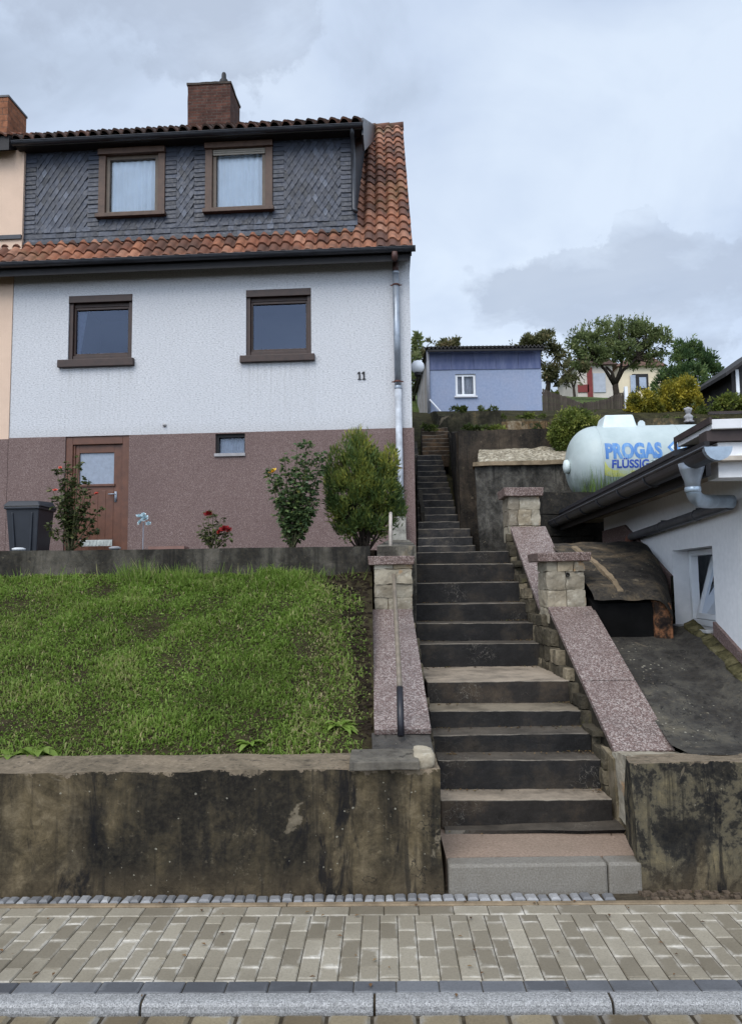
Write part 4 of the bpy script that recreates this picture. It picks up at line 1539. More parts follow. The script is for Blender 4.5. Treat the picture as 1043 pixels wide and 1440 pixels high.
def serif_one(m, x, z, h):
    m.box(x - .0125, x + .0125, -.02, .0, z + .014, z + h)
    m.box(x - .031, x + .031, -.02, .0, z, z + .014)
    m.prism([(x - .0125, z + h), (x - .036, z + h - .022), (x - .036, z + h - .036), (x - .0125, z + h - .026)], 1, -.02, .0)


na, nb = hl(505.5, 534), hl(511.8, 534)
nh = hl(508, 523.5).z - hl(508, 534.5).z
m = MB()
serif_one(m, na.x, na.z, nh)
serif_one(m, nb.x, na.z, nh)
m.build('house_number', MT['black_eave'], house)

# ---- roof
W_E = -0.38
z_e = hl(575, 348, W_E).z            # tile edge height
rp = None
for w in np.arange(2.5, 5.5, 0.01):
    zz_ = hl(555, 177, w).z
    if zz_ - z_e >= 1.12 * (w - W_E):
        W_R, Z_R = float(w), float(zz_)
        if zz_ - z_e - 1.12 * (w - W_E) < 0.05:
            break
SL = math.atan2(Z_R - z_e, W_R - W_E)
U_SH = (hl(566, 178, W_R).x - 0.07) / (W_R - W_E)          # the gable side is not quite square to the front
sdir = Vector((U_SH * math.cos(SL), math.cos(SL), math.sin(SL)))
sn = Vector((0, -math.sin(SL), math.cos(SL)))


def pantiles(mb, O, udir, sd, nrm, ulen, slen, tw=0.215, tl=0.345, amp=0.034, jit=0.012, rr=None):
    rr = rr or rng
    nc, nr = int(round(ulen / tw)), int(math.ceil(slen / tl))
    tw = ulen / nc
    S = 8
    prof = [amp * (math.sin(2 * math.pi * t - 0.6) + 0.25 * math.sin(4 * math.pi * t)) for t in [i / S for i in range(S + 1)]]
    for r in range(nr):
        for c in range(nc):
            dj = rr.uniform(-jit, jit)
            du = rr.uniform(-.003, .003)
            s0, s1 = r * tl - 0.02 + dj, min((r + 1) * tl + .03, slen)
            vs = []
            for (s, h) in ((s0, 0.006), (s0, 0.046 + rr.uniform(-.004, .004)), (s1, 0.004)):
                for i in range(S + 1):
                    vs.append(O + udir * ((c + i / S) * tw + du) + sd * s + nrm * (prof[i] + h))
            n = S + 1
            fs = [(k * n + i, k * n + i + 1, (k + 1) * n + i + 1, (k + 1) * n + i) for k in range(2) for i in range(S)]
            mb.add(vs, fs, rr.random())


slen = (W_R - W_E) / math.cos(SL)
UR = 0.07
m = MB()
prof = [(W_E + .02, z_e - .06), (W_E + .02, z_e - .02), (W_R, Z_R - .02), (W_R * 2 - W_E + .5, z_e - .2), (W_R * 2 - W_E + .5, z_e - .3)]
m.prism(prof, 0, UL - .05, UR - .03)
m.v = [(x + (U_SH * (y - W_E) if x > UL + 1 else 0), y, z) for x, y, z in m.v]
roof = m.build('roof', MT['black_eave'], house)
m = MB()
pantiles(m, Vector((UL - .06, W_E, z_e)), Vector((1, 0, 0)), sdir, sn, UR - UL + .06, slen)
m.build('roof_tiles', MT['tiles'], roof, smooth=False)
# ridge tiles
m = MB()
u = UL - .05
u_end = UR + U_SH * (W_R - W_E)
while u < u_end - .33:
    m.tube([(u, W_R, Z_R - .03), (u + .36, W_R, Z_R - .02)], [.095, .105], 10, r=rng.random())
    u += .335
m.build('ridge_tiles', MT['tiles'], roof, smooth=True)
# verge board on the gable edge
m = MB()
m.prism([(W_E, z_e - .16), (W_E, z_e - .02), (W_R, Z_R - .03), (W_R, Z_R - .2)], 0, UR - .055, UR - .02)
m.v = [(x + U_SH * (y - W_E), y, z) for x, y, z in m.v]
m.build('verge_board', MT['black_eave'], roof)
# gable triangle (right)
m = MB()
m.prism([(0.0, z_wt + .28), (HD, z_wt + .28), (W_R, Z_R - .12)], 0, -.3, -.001)
m.v = [(x + SK * y / HD, y, z) for x, y, z in m.v]
m.build('gable_wall', MT['stucco'], house)

# eave: fascia, soffit and gutter
m = MB()
zb = z_wt
zb0 = hl(300, 377, W_E + .02).z
m.prism([(W_E + .03, zb0), (0.0, z_wt - .02), (0.0, z_e + .35), (W_E + .03, z_e - .03)], 0, UL, UR - .06)
m.build('eave_box', MT['black_eave'], house)


def half_gutter(m, u0, u1, w, z, r=0.07, closed=True):
    n = 10
    vs, fs = [], []
    for (uu) in (u0, u1):
        for rr_ in (r, r - .008):
            for k in range(n + 1):
                a = math.pi + math.pi * k / n
                vs.append((uu, w + math.cos(a) * rr_, z + math.sin(a) * rr_))
    q = n + 1
    for k in range(n):
        fs.append((k, k + 1, 2 * q + k + 1, 2 * q + k))
        fs.append((q + k, 3 * q + k, 3 * q + k + 1, q + k + 1))
        fs.append((k, q + k, q + k + 1, k + 1))
        fs.append((2 * q + k, 2 * q + k + 1, 3 * q + k + 1, 3 * q + k))
    for k in (0, n):
        fs.append((k, 2 * q + k, 3 * q + k, q + k))
    m.add(vs, fs)
    if closed:
        for uu in (u0, u1):
            vs = [(uu, w + math.cos(math.pi + math.pi * k / n) * r, z + math.sin(math.pi + math.pi * k / n) * r) for k in range(n + 1)]
            m.add(vs, [tuple(range(n + 1))])
    m.tube([(u0, w - r, z), (u1, w - r, z)], .011, 6)


m = MB()
half_gutter(m, UL, UR + .05, W_E - .06, z_e - .03, .072)
u = UL + .3
while u < UR:
    m.box(u - .012, u + .012, W_E - .136, W_E + .05, z_e - .035, z_e - .027)
    u += .75
m.build('gutter', MT['gutter_dark'], house)

# downpipe at the right corner
dp = hl(555.5, 360, -.10)
dq = hl(561, 700, -.10)
ue = dp.x
m = MB()
zb_ = z_wt - .25
m.tube([(ue, W_E - .06, z_e - .09), (ue, W_E - .03, z_e - .2), (ue, -.14, z_wt - .06), (ue, -.10, z_wt - .12), (ue, -.10, z_wt - .32)], .055, 12)
dpo = m.build('downpipe', simple('brown_downpipe', (.07, .035, .03), .3, 8, .5), house, smooth=True)
zm = hl(558, 545, -.10).z
m = MB()
m.tube([(ue, -.10, z_wt - .30), (ue + .01, -.10, zm)], .058, 12)
m.lathe((ue, -.10, z_wt - .33), [(.06, 0), (.064, .01), (.064, .04), (.06, .05)], 12)
m.lathe((ue + .01, -.10, zm - .03), [(.062, 0), (.066, .01), (.066, .05), (.062, .06)], 12)
m.build('pipe_length', MT['zinc'], dpo, smooth=True)
m = MB()
m.tube([(ue + .01, -.10, zm), (ue + .03, -.10, 0.1)], .060, 12)
m.build('pipe_length', simple('greyed_pipe', (.36, .38, .41), .3, 5, .6, .3, .1), dpo, smooth=True)
for py in (402, 538, 660):
    m = MB()
    zz_ = hl(556, py, -.1).z
    m.lathe((ue + .005, -.10, zz_), [(.064, 0), (.071, .004), (.071, .026), (.064, .03)], 12)
    m.box(ue - .10, ue + .11, -.105, -.09, zz_ + .006, zz_ + .024)
    m.build('pipe_bracket', MT['rust'], dpo)
m = MB()
m.rough([(ue - .20, -.19, -.4), (ue + .12, -.19, -.4), (ue + .12, -.0, -.4), (ue - .20, -.0, -.4)], [(ue - .10, -.19, .75), (ue + .11, -.19, .75), (ue + .11, -.0, .75), (ue - .10, -.0, .75)], res=.07, amp=.015)
m.build('pipe_footing', simple('rough_grey_mortar', (.24, .23, .20), .45, 9, .95, .1, 0, .6, 40, .01), dpo)

# ---- dormer
def roof_z(w):
    return z_e + (Z_R - z_e) * (w - W_E) / (W_R - W_E)


W_D = None
for w in np.arange(-.3, 1.5, .005):
    if hl(300, 330, w).z <= roof_z(w) + .06:
        W_D = float(w)
        break
if W_D is None:
    W_D = 0.12
U_DR = hl(499, 260, W_D).x
U_DL = hl(36.5, 260, W_D).x
z_d0 = roof_z(W_D) - .1
z_d1 = hl(300, 196, W_D).z
dw1 = rect(139.5, 207.5, 232.5, 303, W_D - .02)
dw2 = rect(289, 198.5, 383.5, 296, W_D - .02)
m = MB()
wall_holes(m, U_DL - .3, U_DR, z_d0, z_d1, W_D, [dw1, dw2], .25)
# cheek on the right, filling down to the roof slope
wt_ = W_D + 3.0
m.prism([(W_D, z_d0), (W_R - .1, Z_R - .2), (W_R - .1, Z_R - .1), (W_D, z_d1)], 0, U_DR - .08, U_DR - .001)
dorm = m.build('dormer', MT['slate_back'], house)


# slates: a field of diamond slates, framed by rows of square-edged ones
def slate(m, u, z, w_, h_, pointed, lift, r):
    y0, y1 = W_D - .006 - lift, W_D - .004
    if pointed:
        pts = [(-.5, .55), (-.5, 0.12), (-.26, -.22), (0, -.45), (.26, -.22), (.5, 0.12), (.5, .55)]
    else:
        pts = [(-.5, .6), (-.5, -.42), (-.38, -.5), (.5, -.46), (.5, .6)]
    vs = []
    for (a, b) in pts:
        t = (b + .5) / 1.1
        vs.append((u + a * w_, y0 + (y1 - y0) * t, z + b * h_))
    vs2 = [(x, y + .006, zz) for x, y, zz in vs]
    n = len(pts)
    m.add(vs + vs2, [tuple(range(n))[::-1]] + [(i, (i + 1) % n, n + (i + 1) % n, n + i) for i in range(n)], r)


def in_win(u, z, mg):
    return any(h[0] - mg < u < h[1] + mg and h[2] - mg < z < h[3] + mg for h in (dw1, dw2))


m = MB()
zlo = hl(270, 333, W_D).z
bw = .21                              # border strip width
strips = []                           # (u0,u1) vertical border strips of flat slates
for (a, b) in ((U_DL, U_DL + bw), (dw1[0] - bw, dw1[0]), (dw1[1], dw1[1] + bw), (dw2[0] - bw, dw2[0]), (dw2[1], dw2[1] + bw), (U_DR - bw - .05, U_DR)):
    strips.append((a, b))
zbase = zlo + .26                     # two plain courses at the bottom
row, z = 0, zbase + .02
sw_, sh_ = .125, .165
while z < z_d1 + .05:
    u = U_DL + (row % 2) * sw_ / 2
    while u < U_DR:
        if not in_win(u, z, 0.03) and not any(a - .01 < u < b + .01 for a, b in strips):
            r = min(1, max(0, rng.gauss(.45, .25)))
            slate(m, u, z, sw_ * .97, sh_ * 1.25, True, rng.uniform(.012, .028), r)
        u += sw_
    z += .092
    row += 1
for (a, b) in strips:
    z = zbase
    while z < z_d1:
        c = (a + b) / 2
        if not in_win(c, z, -.02):
            slate(m, c + rng.uniform(-.006, .006), z, b - a + .012, .13, False, rng.uniform(.014, .026), min(1, max(0, rng.gauss(.38, .2))))
        z += .088
for j in range(3):
    z = zlo + .05 + j * .105
    u = U_DL - .05
    while u < U_DR + .02:
        L = rng.uniform(.10, .15)
        if not in_win(u, z, .02):
            slate(m, u, z, L + .012, .155, False, rng.uniform(.012, .028), min(1, max(0, rng.gauss(.42, .25))))
        u += L
u = U_DL
while u < U_DR:
    slate(m, u, z_d1 - .06, .13, .16, False, .015, min(1, max(0, rng.gauss(.25, .15))))
    u += .122
m.build('slate_cladding', MT['slate'], dorm)
# flashing below the slates
m = MB()
m.box(U_DL - .05, U_DR, W_D - .05, W_D - .002, zlo - .05, zlo + .0)
m.build('flashing', MT['gutter_dark'], dorm)


def dormer_window(win, shutter_down, label):
    u0, u1, z0, z1 = win
    w0 = W_D - .05
    m = MB()
    cw = .135
    m.box(u0, u0 + cw, w0, W_D + .15, z0 + .03, z1 - .15)
    m.box(u1 - cw, u1, w0, W_D + .15, z0 + .03, z1 - .15)
    m.box(u0 - .005, u1 + .005, w0 - .05, W_D + .15, z1 - .15, z1 - .035)
    m.box(u0 + .02, u1 - .02, w0 - .02, W_D + .1, z1 - .035, z1 + .01)
    m.box(u0 - .03, u1 + .03, w0 - .07, W_D + .02, z0 - .045, z0 + .03)
    f = m.build('window', MT['casing'], house, bevel=.006)
    f['label'] = label
    a, b, c, e = u0 + cw, u1 - cw, z0 + .03, z1 - .15
    m = MB()
    fr = .07
    m.box(a, a + fr, W_D + .0, W_D + .1, c, e)
    m.box(b - fr, b, W_D + .0, W_D + .1, c, e)
    m.box(a + fr, b - fr, W_D + .0, W_D + .1, c, c + fr)
    m.box(a + fr, b - fr, W_D + .0, W_D + .1, e - fr, e)
    m.build('frame', simple('olive_brown_frame', (.088, .066, .048), .2, 9, .5), f, bevel=.006)
    if shutter_down:
        m = MB()
        for i in range(3):
            m.box(a + .01, b - .01, W_D - .03, W_D - .012, e - .04 * (i + 1) - .0, e - .04 * i - .004)
        m.build('shutter', MT['shutter'], f, bevel=.004)
    m = MB()
    m.quad((a + fr - .005, W_D + .05, c + fr - .005), (b - fr + .005, W_D + .05, c + fr - .005), (b - fr + .005, W_D + .05, e - fr + .005), (a + fr - .005, W_D + .05, e - fr + .005))
    m.build('pane', MT['glass'], f)
    curtain(a + .02, b - .02, c, e - .02, W_D + .085, folds=8, parent=f)
    m = MB()
    room_box(m, a, b, c, e, W_D + .16, W_D + .9)
    m.build('interior', MT['room'], f)


dormer_window(dw1, False, 'left slate dormer window with white sheer curtain')
dormer_window(dw2, True, 'right dormer window with the roller shutter a little down')

# dormer roof: shallow pantiles, gutter, fascia, overhang
U_R2 = hl(511, 185, W_D - .2).x
z_g = hl(300, 187, W_D - .28).z
z_t0 = z_g + .125
m = MB()
m.prism([(W_D - .22, z_g - .05), (W_D - .0, z_g - .06), (W_R, Z_R - .25), (W_R, Z_R - .06), (W_D - .22, z_t0 - .03)], 0, UL, U_R2 - .02)
dr_ = m.build('dormer_roof', MT['black_eave'], house)
d2 = Vector((0, W_R - (W_D - .24), Z_R + .02 - z_t0))
sl2 = d2.length
d2n = d2.normalized()
m = MB()
pantiles(m, Vector((UL - .06, W_D - .24, z_t0)), Vector((1, 0, 0)), d2n, Vector((0, -d2n.z, d2n.y)), U_R2 - UL + .06, sl2, amp=.05)
kt = N('dark_weathered_pantiles', .8, .25)
kt.col(kt.mix(kt.ramp(kt.noise(9, 6, .7), [(.4, 0.0), (.7, .7)]), kt.ramp(kt.attr(), [(0, (.035, .022, .018)), (.6, (.085, .045, .032)), (1, (.16, .075, .05))]), (.03, .025, .02)))
m.build('dormer_tiles', kt.m, dr_)
m = MB()
half_gutter(m, UL - .02, U_R2 - .0, W_D - .30, z_g, .062)
m.build('dormer_gutter', MT['gutter_dark'], dr_)
m = MB()
m.prism([(W_D - .24, z_g - .16), (W_D - .24, z_t0 + .05), (W_R, Z_R + .04), (W_R, Z_R - .3), (W_D + .05, z_g - .30)], 0, U_R2 - .03, U_R2)
m.build('dormer_verge', MT['gutter_dark'], dr_)
ud = hl(496.5, 240, W_D - .1).x
m = MB()
zb_ = hl(496, 296, W_D - .08).z
m.tube([(ud, W_D - .28, z_g - .03), (ud, W_D - .20, z_g - .14), (ud, W_D - .09, z_g - .22), (ud, W_D - .09, zb_ + .02), (ud + .05, W_D - .14, zb_ - .05)], .042, 10)
m.build('dormer_downpipe', MT['gutter_dark'], house, smooth=True)

# chimney
ch_w = W_R - .55
c0, c1 = hl(264, 150, ch_w), hl(324, 150, ch_w)
zc = hl(295, 119, ch_w).z
m = MB()
m.rough([(c0.x, ch_w, Z_R - 1.2), (c1.x, ch_w, Z_R - 1.2), (c1.x, ch_w + .95, Z_R - 1.2), (c0.x, ch_w + .95, Z_R - 1.2)], [(c0.x, ch_w, zc), (c1.x, ch_w, zc), (c1.x, ch_w + .95, zc), (c0.x, ch_w + .95, zc)], res=.1, amp=.012)
ch = m.build('chimney', MT['brick_red'], house)
m = MB()
m.roughbox(c0.x - .02, c1.x + .02, ch_w - .02, ch_w + .97, zc + .004, zc + .06, res=.1, amp=.015)
m.build('chimney_cap', simple('sooty_cap', (.05, .04, .033), .4, 9, .95), ch)
cp = hl(315, 110, ch_w + .16)
m = MB()
m.lathe((cp.x, ch_w + .16, zc + .05), [(.12, 0), (.12, .08), (.095, .15), (.06, .19), (.055, .30), (.04, .34)], 12)
m.build('chimney_pot', MT['black_eave'], ch, smooth=True)

# wall lamp: white globe at the side of the house
lp = P(587, 516, 15.2)
lamp = thing('wall_lamp', 'white globe lamp on a bracket at the side of the white house', 'lamp', tuple(lp))
m = MB()
rad = 9.6 * 15.2 / FPX
m.lathe(lp - Vector((0, 0, rad)), [(rad * math.sin(math.pi * i / 12) + .001, rad * (1 - math.cos(math.pi * i / 12))) for i in range(13)], 20)
m.build('globe', simple('opal_glass', (.75, .76, .78), .03, 3, .25, .5, 0, 0), lamp, world=True, smooth=True)
m = MB()
m.lathe(lp - Vector((0, 0, rad + .06)), [(.05, 0), (.07, .02), (.07, .09)], 14)
m.tube([lp - Vector((0, 0, rad + .05)), lp + Vector((0, 0, -rad - .12)), lp + Vector((-.22, 0, -rad - .16))], .014, 8)
m.build('bracket', MT['black_eave'], lamp, world=True)

# ------------------------------------------------------------------ the neighbour's house (attached on the left)
nb = thing('neighbour_house', 'peach rendered neighbouring house at the left edge', 'house', tuple(HM @ Vector((UL, 0, 0))), HYAW)
MATS[nb.name] = Matrix.Translation(HM @ Vector((UL, 0, 0))) @ Matrix.Rotation(HYAW, 4, 'Z')
NL = -6.5
m = MB()
wall_holes(m, NL, -.004, z_split - .02, z_wt + .3, -.02, [[-4.2, -3.0, win1[2], win1[3]]], .18)
m.quad((NL, -.02, z_split), (NL, -.02, z_wt + .3), (NL, HD, z_wt + .3), (NL, HD, z_split))
m.quad((-.004, -.02, z_split), (-.004, 0.1, z_split), (-.004, 0.1, z_wt + .3), (-.004, -.02, z_wt + .3))
m.build('wall', MT['peach'], nb)
m = MB()
m.box(-4.2, -3.0, .1, .14, win1[2], win1[3])
m.build('window', MT['brown_wood'], nb)
m = MB()
m.quad((NL, -.03, -.6), (-.003, -.03, -.6), (-.003, -.03, z_split - .02), (NL, -.03, z_split - .02))
m.quad((NL, -.03, z_split - .02), (-.003, -.03, z_split - .02), (-.003, 0.0, z_split - .018), (NL, 0.0, z_split - .018))
m.quad((NL, -.03, -.6), (NL, -.03, z_split - .02), (NL, HD, z_split - .02), (NL, HD, -.6))
m.build('plinth', MT['plinth'], nb)
m = MB()
m.prism([(W_E + .02, z_e - .06), (W_E + .02, z_e - .02), (W_R, Z_R - .02), (W_R * 2 - W_E + .5, z_e - .2), (W_R * 2 - W_E + .5, z_e - .3)], 0, NL, -.06)
nroof = m.build('roof', MT['black_eave'], nb)
m = MB()
pantiles(m, Vector((NL, W_E, z_e)), Vector((1, 0, 0)), sdir, sn, -.07 - NL, slen)
m.build('roof_tiles', MT['tiles'], nroof)
m = MB()
m.prism([(W_E + .03, zb0), (0.0, z_wt - .02), (0.0, z_e + .35), (W_E + .03, z_e - .03)], 0, NL, -.003)
m.build('eave_box', MT['black_eave'], nb)
m = MB()
half_gutter(m, NL, -.01, W_E - .06, z_e - .03, .072)
m.build('gutter', MT['gutter_dark'], nb)
DLx = U_DL - UL
m = MB()
m.box(NL, DLx, W_D - .08, W_D + .1, z_d0, z_g - .02)
m.build('dormer', MT['peach'], nb)
m = MB()
m.box(NL, DLx + .0, W_D - .12, W_D - .082, hl(20, 332, W_D - .1).z - .06, hl(20, 332, W_D - .1).z + .02)
m.build('flashing', MT['gutter_dark'], nb)
m = MB()
m.prism([(W_D - .34, z_g - .16), (W_D - .34, z_t0 - .01), (W_R, Z_R - .02), (W_R, Z_R - .3)], 0, NL, -.065)
ndr = m.build('dormer_roof', MT['black_eave'], nb)
m = MB()
pantiles(m, Vector((NL, W_D - .36, z_t0)), Vector((1, 0, 0)), d2n, Vector((0, -d2n.z, d2n.y)), -.08 - NL, sl2, amp=.03)
m.build('dormer_tiles', MT['tiles'], ndr)
NM = matof(nb)
ca_, cb_ = hit(NM, -60, 160, 1, W_R - .9), hit(NM, 11.5, 160, 1, W_R - .9)
zc = hit(NM, 5, 137, 1, W_R - .9).z
m = MB()
m.box(ca_.x, cb_.x, W_R - .9, W_R - .05, Z_R - 1.5, zc)
nch = m.build('chimney', MT['brick_orange'], nb)
m = MB()
m.box(ca_.x - .02, cb_.x + .02, W_R - .92, W_R - .03, zc + .002, zc + .05)
m.build('chimney_cap', MT['gutter_dark'], nch)
# ------------------------------------------------------------------ upper flight of steps and terrace walls on the right
uf = thing('upper_staircase', 'narrow dark upper flight of steps climbing beside the white house', 'stairs', (1.25, 13.05, 1.9))
ustep = m_step('dark_upper_step', (0.075, 0.07, 0.065), (0.025, 0.0245, 0.025), 2.0)
for i in range(1, 17):
    d0 = 13.05 + 0.30 * (i - 1)
    z1 = 1.91 + 0.163 * i
    x1 = 1.80 if d0 < 14.1 else 1.64
    mb = MB()
    mb.roughbox(0.80 + .065 * (d0 - 13.6) + .02, x1, d0 + rng.uniform(-.015, .015), d0 + .36, z1 - .23, z1 + rng.uniform(-.008, .008), res=.07, amp=.010, freq=5, seed=i * 2.2)
    mb.build('step', ustep, uf, world=True, bevel=0.014)
zq = 1.91 + .163 * 16
mb = MB()
mb.roughbox(1.0, 1.64, 17.9, 18.5, zq - .5, zq + .01, res=.08, amp=.03, freq=6)
tag(mb.build('gravel_landing', simple('stony_soil', (.075, .065, .05), .7, 16, .95, .1, 0, .9, 30, .03)), 'stony landing above the dark flight of steps', 'path', kind='structure')
bf = thing('brown_staircase', 'short worn brown flight of steps leading on towards the blue shed', 'stairs', (1.5, 18.4, zq))
bst = m_step('brown_step', (0.075, 0.055, 0.037), (0.042, 0.029, 0.019), 5.0)
for i in range(1, 9):
    d0 = 18.4 + .3 * (i - 1)
    z1 = zq + .155 * i
    mb = MB()
    mb.roughbox(P(593, 620, d0).x, min(P(634, 620, d0).x, 2.1), d0, d0 + .42, z1 - .3, z1, res=.09, amp=.014, freq=5, seed=i)
    mb.build('step', bst, bf, world=True, bevel=0.014)
# low edging wall on the left of the upper steps
mb = MB()
mb.rough([(0.93, 14.3, 1.9), (1.02, 14.3, 1.9), (1.25, 20, 4.0), (1.10, 20, 4.0)], [(0.93, 14.3, 2.9), (1.0, 14.3, 2.9), (1.23, 20, 5.3), (1.10, 20, 5.3)], res=.15, amp=.02)
tag(mb.build('edging_wall', m_oldwall('black_edging', [(0.4, (.01, .01, .009)), (0.5, (.025, .022, .018)), (.6, (.05, .043, .033)), (.7, (.08, .07, .055)), (.8, (.1, .09, .07))], None, .4, 21.0)), 'low blackened edging wall along the left of the upper steps', 'wall')

wallmat = m_oldwall('black_speckled_concrete', [(0.38, (0.010, 0.010, 0.010)), (0.46, (0.024, 0.023, 0.021)), (0.53, (0.050, 0.047, 0.042)), (0.60, (0.085, 0.08, 0.07)), (0.70, (0.14, 0.13, 0.11))], None, 0.6, 31.0, 0.6, 1.6)
wallmat2 = m_oldwall('brown_black_concrete', [(0.40, (0.008, 0.007, 0.007)), (0.48, (0.018, 0.015, 0.0125)), (0.55, (0.038, 0.029, 0.022)), (0.64, (0.068, 0.052, 0.037)), (0.74, (0.16, 0.13, 0.09))], None, 0.5, 41.0, 0.3, 0.55)
wallmat3 = m_oldwall('ochre_black_concrete', [(0.36, (0.012, 0.012, 0.009)), (0.46, (0.030, 0.028, 0.018)), (0.53, (0.065, 0.058, 0.035)), (0.61, (0.16, 0.115, 0.06)), (0.72, (0.34, 0.30, 0.24))], None, 0.7, 52.0, 0.3, 0.7)

za = P(730, 655, 12.6).z
ta = thing('terrace_wall', 'grey speckled concrete wall with a pale gravel bed on top, behind the upper pillar', 'wall', (3, 12.6, 2))
mb = MB()
xa = P(670, 700, 12.6).x
mb.rough([(xa + .05, 12.6, 1.3), (6.5, 12.4, 1.3), (6.5, 13.9, 1.3), (xa + .35, 14.1, 1.3)], [(xa - .02, 12.62, za), (6.5, 12.42, za), (6.5, 13.9, za), (xa + .2, 14.1, za)], res=.10, amp=.02, freq=2.5)
mb.build('wall_body', wallmat, ta, world=True)
mb = MB()
mb.rough([(xa - .06, 12.55, za + .004), (5.5, 12.35, za + .004), (5.5, 12.75, za + .004), (xa + .0, 12.95, za + .004)], [(xa - .05, 12.55, za + .07), (5.5, 12.35, za + .07), (5.5, 12.75, za + .10), (xa + .0, 12.95, za + .10)], res=.08, amp=.014)
mb.build('coping', MT['tan'], ta, world=True)
mb = MB()
zg0 = P(730, 637, 13.9).z
mb.rough([(xa + .05, 12.8, za + .05), (5.5, 12.6, za + .05), (5.5, 14.1, za + .05), (xa + .25, 14.1, za + .05)], [(xa + .06, 12.8, za + .10), (5.5, 12.6, za + .12), (5.5, 14.15, zg0 + .16), (xa + .30, 14.15, zg0 + .12)], res=.10, amp=.035, freq=4)
gb = N('pale_gravel', .95, .1)
gb.col(gb.ramp(gb.vor(28, out='Color'), [(0.2, (.14, .12, .085)), (.6, (.30, .26, .19)), (.9, (.42, .38, .30))]))
gb.bump(gb.vor(28), .8, .03)
mb.build('gravel_bed', gb.m, ta, world=True)

zb_top = P(720, 604, 14.2).z
tb = thing('terrace_wall', 'tall brown and black terrace wall between the gravel bed and the blue shed', 'wall', (3, 14.2, 3))
xb = P(645, 640, 14.2).x
mb = MB()
mb.rough([(xb, 14.2, 2.0), (8, 13.9, 2.0), (8, 14.5, 2.0), (xb + .02, 14.5, 2.0)], [(xb + .0, 14.22, zb_top), (8, 13.92, zb_top), (8, 14.5, zb_top), (xb + .02, 14.5, zb_top)], res=.11, amp=.022, freq=2.2, seed=5)
mb.rough([(xb, 14.5, 2.0), (xb + .3, 14.5, 2.0), (xb + .9, 20.4, 4.0), (xb + .45, 20.4, 4.0)], [(xb - .02, 14.5, zb_top + .03), (xb + .3, 14.5, zb_top + .03), (xb + .9, 20.4, zb_top + 1.15), (xb + .43, 20.4, zb_top + 1.15)], res=.14, amp=.03, freq=2.5, seed=6)
mb.build('wall_body', wallmat2, tb, world=True)
tc_ = thing('terrace_wall', 'uppermost ochre stained terrace wall right below the blue shed', 'wall', (3, 20.5, 5))
zc1, zc2 = P(655, 577, 20.5).z, P(740, 588, 20.5).z
xc, xc2 = P(608, 590, 20.5).x, P(704, 590, 20.5).x
mb = MB()
mb.rough([(xc, 20.5, 4.5), (xc2, 20.5, 4.5), (xc2, 21.0, 4.5), (xc - .1, 21.3, 4.5)], [(xc + .2, 20.55, zc1 - .12), (xc2, 20.5, zc1), (xc2, 21.0, zc1), (xc + .2, 21.2, zc1)], res=.12, amp=.05, freq=2.5, seed=8)
mb.rough([(xc2 + .003, 20.55, 4.5), (11, 20.3, 4.5), (11, 20.9, 4.5), (xc2 + .003, 20.9, 4.5)], [(xc2 + .003, 20.55, zc2), (11, 20.3, zc2 - .12), (11, 20.9, zc2 - .12), (xc2 + .003, 20.9, zc2)], res=.14, amp=.03, freq=2.5, seed=9)
mb.build('wall_body', wallmat3, tc_, world=True)
mb = MB()
qa, qb = P(696, 600, 20.5), P(778, 600, 20.5)
mb.rough([(qa.x, 20.515, P(740, 605, 20.5).z), (qb.x, 20.505, P(740, 604, 20.5).z), (qb.x, 20.6, P(740, 604, 20.5).z), (qa.x, 20.6, P(740, 605, 20.5).z)], [(qa.x, 20.515, P(740, 592, 20.5).z), (qb.x, 20.505, P(740, 592, 20.5).z), (qb.x, 20.6, P(740, 592, 20.5).z), (qa.x, 20.6, P(740, 592, 20.5).z)], res=.12, amp=.02)
mb.build('plaster_band', m_oldwall('rust_streaked_plaster', [(.34, (.04, .03, .02)), (.46, (.12, .075, .035)), (.54, (.22, .17, .11)), (.64, (.34, .30, .23)), (.8, (.42, .38, .31))], None, .5, 55.0, .2, 1.2), tc_, world=True)

# dark wall under the gas tank
zt_ = P(780, 692, 10.35).z
td = thing('terrace_wall', 'near black block wall under the white gas tank', 'wall', (3, 10.35, 1.8))
mb = MB()
for j in range(4):
    z0 = 1.6 + (zt_ - 1.6) * j / 4
    z1 = 1.6 + (zt_ - 1.6) * (j + 1) / 4 - .008
    x = 2.31
    while x < 6.4:
        L = rng.uniform(.5, .9)
        mb.roughbox(x, x + L - .008, 10.35 - rng.uniform(0, .02), 10.62, z0, z1, res=.12, amp=.012, seed=x + j)
        x += L
mb.build('wall_body', m_oldwall('near_black_concrete', [(0.4, (.007, .007, .007)), (.5, (.014, .013, .012)), (.6, (.028, .025, .022)), (.7, (.05, .046, .04)), (.8, (.09, .08, .07))], None, 1, 61.0, .3), td, world=True)

